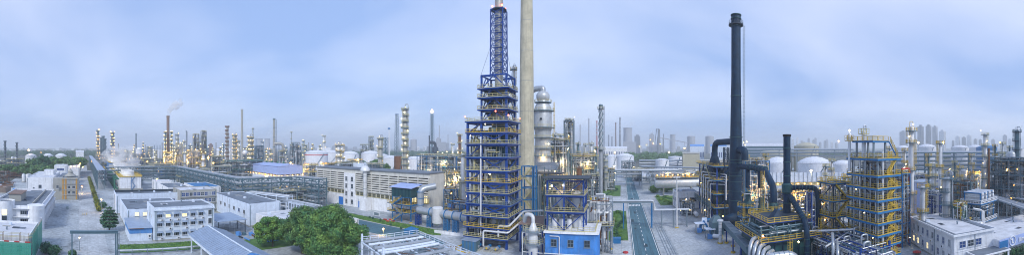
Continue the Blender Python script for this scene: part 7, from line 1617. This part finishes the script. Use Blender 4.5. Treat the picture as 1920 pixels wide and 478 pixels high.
for lab, px, dd, yl, r, m in (('brilliant floodlight mast before the largest white tank', 1521, 185, 321, .62, 'cool'), ('bright lamp mast behind the yellow railed tower', 1660, 330, 268.5, .95, 'cool'), ('bright lamp mast left of the apartment towers', 1722, 330, 268, .8, 'cool'), ('bright lamp mast right of the apartment towers', 1769, 330, 268, 1.1, 'warm'), ('lit lamp mast beside the dark platformed column', 1875, 420, 267.5, .9, 'warm'), ('orange lamp mast on the plain behind the tower', 1572.5, 700, 265, 1.2, 'warm'), ('orange lamp mast behind the short dark stack', 1468, 620, 275, 1.0, 'warm')): flood_mast(lab, px, 300, yl, dd, r * .8, m, 1, watt=3000 if px == 1521 else 0)
for k, (px, py) in enumerate(((1394, 268), (1400, 266), (1403, 271), (1397, 272), (1284, 278))): flood_mast('small orange lamp mast on the plain right of the dark chimney', px, 300, py, 600, .8, 'warm', 1, group='orange lamps right of the dark chimney')
rack('far tall pipe rack behind the white tanks', [at(1395, 350), at(1600, 330)], 27, 6, 3, 3, 3, 'steel', (.3, .6), 16, seed=21)
rack('far teal trestle pipe rack above the thicket', [at(1680, 262), at(1870, 262)], 25.5, 7, 5, 3.2, 3, 'gsteel', (.3, .55), 11, 'trestle_rack', seed=22, post=.7, truss=False)
rack('second far pipe rack close behind the trestle rack', [at(1600, 300), at(1900, 320)], 25, 6, 2, 3, 4, 'steel', (.3, .6), 18, seed=23)
# ---- yellow railed tower
yt = thing('yellow_railed_tower', 'tall tower of blue-edged decks with bright yellow railings and stairs', 'tower', (53.2, 56.6)); YW, YD = 6.4, 10.2
YZ = [1.6, 4.2, 6.9, 9.5, 12.2, 14.9, 17.5, 20.2, 23.1, 27.0]
steel_frame(yt, [.5, YW - .5], [.5, YD / 2, YD - .5], YZ, 'steel', .42, .3, None)
for k, z in enumerate(YZ): deck(yt, -.7, -.8, YW + .7, YD + .5, z + .25, 'teal', 'yellow', .46, w=.06, gap=1.5)
for k, (za, zb) in enumerate(zip([0] + YZ, YZ)):
    part('brace', MB().bar((.5, .5, za + .3), (.5, YD / 2, zb - .3), .18), M['dsteel'], yt); part('brace', MB().bar((.5, .5, zb - .4), (YW / 2, .5, za + .3), .18), M['dsteel'], yt); part('brace', MB().bar((YW - .5, .5, zb - .4), (YW / 2, .5, za + .3), .18), M['dsteel'], yt)
    part('stair', MB().stair((2.6 if k % 2 else YW - .2, .0, za + .3), (YW - .2 if k % 2 else 2.6, .0, zb + .25), .8), M['yellow'], yt); part('stair_rail', MB().rail([(2.6 if k % 2 else YW - .2, -.45, za + .3), (YW - .2 if k % 2 else 2.6, -.45, zb + .25)], 1.1, .1, .7), M['yellow'], yt)
    part('gate_panel', MB().rail([(3.0, -.5, zb + .3), (4.4, -.5, zb + .3)], 1.5, .14, .4), M['yellow'], yt)
part('reactor_shell', MB().bb(2.2, 3.0, 1, 5.6, 6.8, 26.6), M['vessel'], yt, label='pale square reactor shaft inside the tower')
for k, (x, y) in enumerate(((.1, 2.6), (.1, 6.4), (-.05, 8.6), (1.4, -.2), (-.1, 4.2))): part('riser', MB().tube([(x, y, .3), (x, y, 26 + k)], .18 + .06 * (k % 2), 8), M['wpipe' if k % 2 else 'pipe'], yt)
pipework(yt, (.3, .3, 1, YW - .6, YD - .6, 26), 150, 8, (.07, .16), ('wpipe', 'pipe', 'steel'), 4, 6, fittings=120)
for k in range(3): lamp(yt, (-.6, 1 + 3 * k, YZ[2 * k + 2] + 2.2), .09, 'cool')
deck(yt, -.2, 1.4, 5.0, YD - 1.2, 31.4, 'teal', 'yellow', .4, w=.1); 
for x, y in ((.6, 2), (4.4, 2), (.6, YD - 2), (4.4, YD - 2)): part('top_post', MB().bb(x - .2, y - .2, 27.3, x + .2, y + .2, 31), M['steel'], yt)
part('top_stair', MB().stair((5.2, 1.6, 31.3), (YW + .2, .2, 27.4), .9), M['teal'], yt); part('stair_rail', MB().rail([(5.2, 1.1, 31.3), (YW + .2, -.3, 27.4)], 1.1, .1, .7), M['yellow'], yt)
part('top_column', MB().lathe([(.55, 27.3), (.55, 33.6), (.2, 34)], 14, (1.2, 6.2, 0)), M['wpipe'], yt); part('top_column', MB().lathe([(.4, 24), (.4, 33.2), (.1, 33.6)], 14, (-.6, 9.6, 0)), M['wpipe'], yt)
part('vent_pipe', MB().tube([(1.2, 6.2, 33.5), (1.2, 6.2, 35.2), (1.9, 6.2, 35.2), (1.9, 6.2, 31)], .12, 8, True, .3), M['pipe'], yt); part('vent_cage', MB().rail([(.3, 5.3, 33), (2.1, 5.3, 33), (2.1, 7.1, 33), (.3, 7.1, 33)], 1.4, .1, .6, True), M['cream'], yt); part('vent_cage', MB().rail([(-1.4, 8.8, 31.4), (.2, 8.8, 31.4), (.2, 10.4, 31.4), (-1.4, 10.4, 31.4)], 1.4, .1, .6, True), M['yellow'], yt)
lamp(yt, (-.6, 9.6, 34), .22, 'cool')
ys = thing('yellow_stair_frame', 'open steel frame with yellow railed stairs left of the yellow railed tower', 'stair tower', (50.4, 70)); steel_frame(ys, [0, 5], [0, 6], [4, 8, 12, 16, 20.5], 'dsteel', .3, .28, 'd')
for k, z in enumerate((4, 8, 12, 16, 20.5)): deck(ys, -.6, -.6, 5.5, 6.5, z + .2, 'teal', 'yellow', .25, w=.1, gap=1.1); part('stair', MB().stair((.4 if k % 2 else 4.4, -.3, max(0, z - 4)), (4.4 if k % 2 else .4, -.3, z), .8), M['yellow'], ys)
pipework(ys, (0, 0, .5, 5, 6, 21), 50, 4, (.08, .18), ('wpipe', 'pipe', 'cream'), 4, 6, fittings=30)
for k in range(5): lamp(ys, (-.6, 1 + k, 3 + 4 * k), .15, 'warm')
ysl = thing('slanting_stair', 'pale slanting stair with yellow landing before the white tanks', 'stair', at(1546, 118)); part('flight', MB().stair((0, 0, 10), (7, -3, 19), 1.2), M['wpipe'], ysl); part('rail', MB().rail([(0, -.7, 10), (7, -3.7, 19)], 1.2, .12, 1), M['cream'], ysl); deck(ysl, 6.5, -5.5, 11, -1, 19.2, 'teal', 'yellow', .3, w=.12, gap=.8)
for x in (7, 10.5):
    for y in (-5, -1.5): part('post', MB().bb(x - .15, y - .15, 0, x + .15, y + .15, 18.9), M['steel'], ysl)
part('post', MB().bb(-.3, -.3, 0, .3, .3, 9.9), M['steel'], ysl)
# pipe field in front between box furnace and tower
pf = thing('silver_pipe_field', 'dense field of silver pipes on blue posts before the yellow railed tower', 'pipe rack', (44.2, 52)); PWd, PDp = 8.2, 24
for z in (4.2, 7.0):
    for k in range(9): x = .4 + k * .95; part('long_pipe', MB().tube([(x, -2, z + .3), (x, PDp, z + .3)], .12 + .07 * (k % 3), 8), M['wpipe' if k % 2 else 'pipe'], pf)
    for j in range(6): part('cross_beam', MB().bb(-.4, j * 4.6 - .15, z - .3, PWd + .4, j * 4.6 + .15, z), M['blue'], pf)
for j in range(6):
    for x in (0, PWd): part('post', MB().bb(x - .2, j * 4.6 - .2, 0, x + .2, j * 4.6 + .2, 9.6 if j % 2 == 0 else 7.2), M['blue'], pf)
for k in range(10): part('riser', MB().tube([(.6 + (k * 2.9) % 7.4, 1 + 2.1 * k, 0), (.6 + (k * 2.9) % 7.4, 1 + 2.1 * k, 8.4 + k % 3), (.6 + (k * 2.9) % 7.4 + (1.8 if k % 2 else -1.8), 1 + 2.1 * k, 8.4 + k % 3), ((k * 2.9) % 7.4 + (2.4 if k % 2 else -1.2), 1 + 2.1 * k, 4)], .2 + .05 * (k % 2), 10, True, .6), M['pipe'], pf)
part('header', MB().tube([(-3, 18, 9.8), (9, 12, 9.8)], .26, 10), M['wpipe'], pf); part('header', MB().tube([(-3, 8, 8.6), (9, 15, 8.6)], .2, 10), M['wpipe'], pf)
pipework(pf, (-1, -2, .4, PWd + 1, PDp, 8.6), 240, 11, (.07, .17), ('wpipe', 'pipe', 'gsteel', 'dsteel', 'blue'), 4, 6, fittings=140)
lamp(pf, (8.4, 6, 5.5), .16, 'warm'); lamp(pf, (2, 2, 2.5), .16, 'warm')
for k in range(4): x, y = at(1562 + k * 9, 70 - k * .6); o = thing('pipe_bend', 'fat silver pipe bend rising before the yellow railed tower', 'pipe', (x, y), group='fat silver pipe bends'); part('pipe', MB().tube([(0, 0, 0), (0, 0, 10 - 1.5 * k), (1.2, 1.8, 10.6 - 1.5 * k), (3.4, 5, 10.6 - 1.5 * k)], .34, 12, True, 1.0), M['pipe'], o); part('flange', MB().lathe([(.46, 4), (.46, 4.3)], 12), M['steel'], o)
rng = random.Random(44)
for k, (px, yt_, dd, w) in enumerate(((1668, 276, 150, 3), (1676, 285, 140, 4), (1697, 280, 130, 3), (1741, 290, 140, 4), (1750, 300, 130, 5), (1790, 296, 150, 3.4), (1800, 305, 140, 4), (1822, 290, 160, 3), (1866, 272, 180, 4), (1880, 268, 180, 4), (1893, 275, 175, 3.4), (1560, 300, 150, 4), (1549, 310, 140, 4), (1400, 285, 150, 3), (1436, 290, 150, 3.4))):
    column('thin pipe column among the units around the yellow railed tower', px, w, yt_, dd, rng.choice(('wpipe', 'vessel', 'gsteel')), 5, rng.choice(('yellow', 'cream')), 0, rng.choice((None, 'loop')), group='thin columns around the yellow railed tower')
for k, (px, w, yt_, dd) in enumerate(((1690, 40, 325, 160), (1740, 50, 322, 170), (1790, 50, 328, 160), (1870, 60, 332, 175), (1570, 40, 338, 150), (1620, 40, 330, 130))):
    unit('low dense pipe unit between columns behind the yellow railed tower', px, w, yt_, dd, rng.choice(('teal', 'gsteel', 'blue')), 3, rng.choice(('yellow', 'cream')), 5, 70, 6, 'warm', ratio=.5, group='low units behind the yellow railed tower', fit=40, lr=.12)
# ---- columns and units right of the tower
column('silver column with a yellow crow\'s nest right of the yellow railed tower', 1709, 9.2, 237, 108, 'wpipe', 5, 'yellow', 1, None, plats=[8, 15, 22.5, 31.2, 35], seed=3, pm='gsteel', lr=.14)
part('hoop', MB().tube([(-.8, 0, 36), (-.8, 0, 38), (.8, 0, 38), (.8, 0, 36)], .1, 6, True, .5), M['yellow'], thing('lifting_hoop', 'yellow lifting hoop on the silver column head', 'hoop', at(1709, 108)))
single('red_riser_pipe', MB().tube([(0, 0, 0), (0, 0, ZH(316, 104)), (-3, .5, ZH(316, 104))], .3, 10, True, .5), M['red'], 'rusty red riser pipe beside the silver column', 'pipe', (*at(1705, 104), 0))
unit('open deck unit with red pipes between the tower and silver column', 1684, 44, 312, 104, 'teal', 6, 'yellow', 5, 110, 8, 'cool', 'deck_unit', ratio=.5, fit=60, lr=.14, pms=('wpipe', 'pipe', 'rust'))
column('thin silver column with a lit lamp on its head', 1763, 5.6, 266, 122, 'wpipe', 3, 'yellow', 0, None, seed=4)
column('stout grey upright vessel behind the flat roofed white building', 1775, 16, 312, 108, 'vessel', 4, 'gsteel', 0, 'loop', name='upright_vessel', seed=8)
column('plain pale upright vessel left of the stout grey one', 1730.5, 9.6, 349, 102, 'wpipe', 2, 'yellow', 0, None, name='upright_vessel', seed=8)
column('platformed column with brown side pipe beside the lit dark frame', 1847, 7.2, 250, 150, 'wpipe', 6, 'cream', 1, None, seed=6)
single('brown_side_pipe', MB().tube([(0, 0, 0), (0, 0, ZH(278, 147))], .5, 10), M['rust'], 'brown pipe climbing beside the platformed column', 'pipe', (*at(1854, 147), 0))
column('dark platformed column rising behind the long lit frame', 1907, 9.6, 232, 165, 'gsteel', 7, 'gsteel', 0, 'loop', seed=7, pm='dsteel')
unit('dark unit of heat exchangers between the pale and grey vessels', 1752, 44, 352, 116, 'blue', 4, 'gsteel', 3, 100, 8, 'cool', 'deck_unit', ratio=.5, fit=60, lr=.13, pms=('wpipe', 'pipe', 'blue'))
unit('rusty topped unit right of the stout grey vessel', 1808, 46, 332, 140, 'gsteel', 3, 'gsteel', 4, 90, 6, 'warm', 'deck_unit', ratio=.5, fit=50, pms=('rust', 'pipe', 'gsteel'))
bl = thing('blue_steel_shed', 'pale blue steel shed with a dark opening behind the silver column', 'shed', at(1728, 150)); part('wall', MB().bb(0, 0, 0, 15, 8, 14), M['sky_blue'], bl); part('roof', MB().bb(-.4, -.4, 14.01, 15.4, 8.4, 14.4), M['shed'], bl); part('opening', MB().bb(2, -.1, 5, 14, -.004, 8), M['dblack'], bl)
for k in range(4): part('opening_post', MB().bb(3 + 3 * k, -.2, 5, 3.4 + 3 * k, -.11, 8), M['white'], bl)
# exchanger stack
ex = thing('exchanger_stack', 'steel stack with white horizontal exchangers and a white railed deck', 'heat exchanger', at(1836, 114)); steel_frame(ex, [-4.5, 0, 4.5], [-3, 3], [5.5, 11.5, 15.2], 'teal', .35, .35, None)
for z in (5.5, 11.5): deck(ex, -5.6, -4, 5.6, 4, z + .3, 'teal', 'white', .3, w=.14, gap=.9)
for j in range(3):
    for k in range(4): part('exchanger', MB().tube([(-3.8 + 2.4 * k, -3.6, 12.6 + j * 1.15), (-3.8 + 2.4 * k, -2.6, 12.6 + j * 1.15), (-3.8 + 2.4 * k, 3.4, 12.6 + j * 1.15)], [.5, .46, .46], 12), M['wpipe'], ex)
pipework(ex, (-5, -3.6, .5, 5, 3.6, 11), 60, 6, (.1, .25), ('wpipe', 'pipe', 'gsteel'), 4, 8, fittings=40)
for k in range(3): part('looped_pipe', MB().tube([(-9 + k * .6, -3, 11 - k * .3), (-7 + k * .6, -4.4, 10.4 - k * .3), (-6.2 + k * .6, -4.6, 10 - k * .3), (-6.2 + k * .6, -4.6, 4)], .24, 10, True, .8), M['wpipe'], ex)
dr = thing('end_on_drum', 'grey pressure drum seen end-on beside the flat roofed white building', 'drum', at(1815, 101)); 
a = Vector((cos(-.45), sin(-.45), 0)) * 1; P0 = Vector((2.0, -3.6, 6.6)); A2 = Vector((-.55, .83, 0))
part('shell', MB().tube([P0 + A2 * t for t in (-.35, 0, .4, 7, 7.5)], [.7, 1.2, 1.4, 1.4, .8], 20), M['vessel'], dr); part('end_disc', MB().tube([P0 + A2 * -.42, P0 + A2 * -.36], .68, 18), M['wpipe'], dr)
for t in (1, 5.6): p = P0 + A2 * t; part('saddle', MB().box((p.x, p.y, 2.7), (1.8, 1.2, 5.4)), M['steel'], dr)
for k in range(5): p = P0 + A2 * (1 + 1.2 * k); part('nozzle', MB().lathe([(.22, 1.3), (.22, 2.2), (.4, 2.2), (.4, 2.4)], 8, tuple(p)), M['yellow' if k == 2 else 'steel'], dr)
unit('knot of valves and yellow handwheels before the exchanger stack', 1800, 28, 372, 104, 'gsteel', 2, 'yellow', 2, 60, 4, 'cool', 'valve_skid', fit=60, lr=.12, pms=('wpipe', 'green', 'yellow'))
# lit frame at the right edge
lf = unit('long dark steel frame lit from inside by amber lamps', 1900, 96, 288, 150, 'gsteel', 4, 'gsteel', 16, 160, 10, 'warm', 'pipe_structure', ratio=.55, fit=80, lr=.2, top=3, watt=1800)
rack('pipe bridge over the yard behind the pebbled roof building', [at(1858, 142), at(1935, 112)], 9.4, 3.6, 1, 2, 6, 'steel', (.2, .42), 9, 'pipe_bridge', seed=31)
rack('low pipe rack behind the pipe bridge by the lit frame', [at(1850, 162), at(1935, 140)], 8.2, 5, 1, 2, 7, 'steel', (.15, .3), 8, seed=32)
for k in range(5): x, y = at(1868 + k * 13, 128 - k * 3); single('yellow_footing', MB().lathe([(.7, 0), (.7, .7), (.4, .9)], 10), M['yellow'], 'yellow painted footing under the pipe bridge by the lit frame', 'footing', (x, y, 0), group='yellow footings')
for (p, q, lab) in (((1690, 401), (1714, 397), 'yellow kerb beside the red hydrants left of the white building'), ((1818, 418), (1870, 408), 'yellow kerb right of the end-on drum')):
    a, b = G(*p), G(*q); single('yellow_edging', MB().bar((*a, .2), (*b, .2), .4, .4), M['yellow'], lab, 'kerb')
# ---- white building at the lower right
RZ = radians(-24)
wbd = building('white_office', 'flat roofed white office with windows and air conditioners along its side', 69.2, 46.4, 69.2 + 12.4, 46.4 + 25, 7.9, 'white', 'lroof', .5, RZ, over=.5)
W, D = wbd['W'], wbd['D']
part('roof_border', MB().bb(.1, .1, 8.03, W - .1, 1.4, 8.12).bb(.1, 1.41, 8.03, 1.3, D - .1, 8.12).bb(W - 1.3, 1.41, 8.03, W - .1, D - .1, 8.12), M['roof'], wbd)
row(wbd, 'f', 3, 4.8, 1.9, 1.7, 'bglass', 1.2, 8.6, 2, 2)
row(wbd, 'l', 8, 4.9, 1.2, 1.8, 'bglass', .8, 24.4, 2, 2, 2, seed=1); row(wbd, 'l', 8, 1.4, 1.2, 1.8, 'bglass', .8, 24.4, 2, 2, 3, lit=(4, 6, 7))
part('entrance_canopy', MB().bb(3.5, -5.2, 3.4, W + 1.5, -.003, 3.7), M['white'], wbd); part('canopy_roof', MB().bb(3.9, -4.8, 3.71, W + 1.1, -.4, 3.76), M['roof'], wbd)
for x in (4, W + 1): part('canopy_post', MB().bb(x - .2, -4.9, 0, x + .2, -4.5, 3.4), M['white'], wbd)
part('string_course', MB().bb(-.08, -.08, 4.0, W + .08, -.003, 4.15).bb(-.08, -.003, 4.0, -.003, D, 4.15), M['white'], wbd)
lsd = building('low_gravel_roof_building', 'low building with pebbled roof and a long sign band', 79.5, 39.4, 79.5 + 30, 39.4 + 17, 5.4, 'white', 'lroof', .0, radians(-17)); W, D = lsd['W'], lsd['D']
part('edge_beam', MB().bb(-.4, D - .3, 5.1, W, D + .4, 5.7), M['roof'], lsd)
sgn = thing('sign_band', 'pale blue sign band with a ringed emblem and white lettering', 'sign', (79.5, 39.4), 0, radians(-17))
part('panel', MB().bb(-.6, -.9, 3.2, W, -.55, 5.7), M['sky_blue'], sgn); part('teal_end_panel', MB().bb(-.62, -.93, 3.3, 2.6, -.905, 5.4), M['teal'], sgn)
part('emblem_ring', MB().tube([(4.4 + 1.25 * cos(t * pi / 10), -1.0, 4.7 + 1.25 * sin(t * pi / 10)) for t in range(21)], .13, 6), M['white'], sgn)
part('emblem_mark', MB().bb(4.1, -1.06, 4.1, 4.4, -.96, 5.4).bb(4.42, -1.06, 4.1, 4.9, -.96, 4.35).bb(3.7, -1.06, 5.1, 4.08, -.96, 5.35), M['white'], sgn)
for k, (x, w_) in enumerate(((7.0, .25), (7.6, .25), (8.1, .2), (8.6, .2), (9.1, .2), (9.9, .25), (10.6, .22), (11.2, .25), (12.4, .25), (13.0, .25), (13.6, .25))): part('letter', MB().bb(x, -1.04, 3.9, x + w_, -.94, 5.1 if k in (0, 1, 5, 8) else 4.8), M['white'], sgn)
part('letter', MB().bb(8.1, -1.045, 4.62, 9.3, -.945, 4.8), M['white'], sgn)
me = leaves([(1.5 + 2.2 * k, -1.4, 1.3 + .4 * sin(k), 1.6, .8, 1.6 + .3 * cos(k * 2)) for k in range(13)], 9000, .17, 77, .6); me.materials.append(M['ivy']); iv = thing('ivy_hedge', 'dense green ivy climbing below the sign band', 'ivy', (79.5, 39.4), 0, radians(-17)); obj('foliage', me, iv)
[part('stem', MB().tube([(x, -1.1, 0), (x + .2, -1.1, 2.4)], .06, 5), M['bark'], iv) for x in (2, 14)]
for k, (px, py) in enumerate(((1706, 436), (1711, 430), (1716, 442), (1722, 448), (1701, 432), (1727, 455))): shrub('dark potted bush along the white office wall', G(px, py), 1.5, .7, 260, .14, 'leafd', 400 + k, 'bush', 'bushes along the white office')
for k, (px, py, lab) in enumerate(((1685, 463, 'red hydrant box standing on the yard before the white office'), (1719, 476, 'red round table top on the yard beside the white office'))): single('hydrant', MB().bb(-.5, -.4, 0, .5, .4, 1.3).bb(-.6, -.5, 1.3, .6, .5, 1.42) if k == 0 else MB().lathe([(1.2, .5), (1.2, .65), (.2, .7)], 14), M['red'], lab, 'hydrant', (*G(px, py), 0))
# ---------------------------------------------------------------- steam and smoke
def plume(name, label, pts, radii, dens, seed, col=(1, 1, 1)):
    me = MB(); 
    me.tube(pts, radii, 14); m = bpy.data.materials.new(name); m.use_nodes = True; n = m.node_tree.nodes; l = m.node_tree.links; n.remove(n['Principled BSDF'])
    v = n.new('ShaderNodeVolumePrincipled'); v.inputs['Color'].default_value = (*col, 1); v.inputs['Anisotropy'].default_value = .1
    tcn = n.new('ShaderNodeNewGeometry'); nz_ = n.new('ShaderNodeTexNoise'); nz_.inputs['Scale'].default_value = 1.6 / max(radii); nz_.inputs['Detail'].default_value = 4; l.new(tcn.outputs['Position'], nz_.inputs['Vector'])
    r = n.new('ShaderNodeMapRange'); r.inputs[1].default_value = .42; r.inputs[2].default_value = .68; r.inputs[3].default_value = 0; r.inputs[4].default_value = dens; l.new(nz_.outputs[0], r.inputs[0]); l.new(r.outputs[0], v.inputs['Density']); l.new(v.outputs[0], n['Material Output'].inputs['Volume'])
    m.cycles.volume_step_rate = 2.0 if hasattr(m, 'cycles') and hasattr(m.cycles, 'volume_step_rate') else 1.0
    o = obj(name, me.mesh(name, m)); tag(o, label, 'smoke'); o['kind'] = 'stuff'
def tip(px, py, d): return (*at(px, d), ZH(py, d))
plume('smoke_plume', 'white smoke drifting from the brown chimney', [tip(315, 216, 430), tip(317, 208, 430), tip(323, 202, 432), tip(332, 196, 434), tip(342, 190, 436)], [1.8, 3.2, 5.0, 6.0, 4.0], .5, 1)
plume('steam_plume', 'steam rising from the white cooling tower block', [tip(216, 314, 330), tip(224, 306, 330), tip(234, 299, 330), tip(246, 293, 330), tip(256, 288, 335)], [5, 10, 13, 13, 7], .13, 2)
plume('steam_plume', 'steam rolling off the blue cooling tower block', [tip(190, 297, 430), tip(200, 294, 425), tip(215, 290, 420), tip(228, 287, 420), tip(238, 284, 420)], [5, 9, 11, 10, 5], .14, 3)
plume('steam_plume', 'steam above the large far cooling tower', [tip(1175, 241, 1500), tip(1176, 237, 1500), tip(1181, 233, 1500), tip(1190, 229, 1505)], [14, 15, 14, 8], .03, 4)
plume('steam_plume', 'white vapour beside the blast furnace', [tip(1224, 250, 1350), tip(1226, 246, 1350), tip(1222, 243, 1350)], [5, 9, 5], .06, 5)
plume('steam_plume', 'white vapour drifting from the twin cooling towers', [tip(498, 252, 1900), tip(506, 247, 1900), tip(520, 242, 1905), tip(534, 239, 1910)], [7, 12, 10, 6], .03, 6)
HAZE_D = 0.00034
# ---------------------------------------------------------------- evening haze
hm = bpy.data.materials.new('evening_haze'); hm.use_nodes = True
_n = hm.node_tree.nodes; _n.remove(_n['Principled BSDF'])
_v = _n.new('ShaderNodeVolumePrincipled'); _v.inputs['Color'].default_value = (0.92, 0.96, 1.0, 1)
_v.inputs['Density'].default_value = HAZE_D; _v.inputs['Anisotropy'].default_value = 0.2
hm.node_tree.links.new(_v.outputs[0], _n['Material Output'].inputs['Volume'])
hz = obj('haze', MB().bb(-6100, -6100, -1, 6100, 6100, 175).mesh('haze', hm)); hz['kind'] = 'stuff'
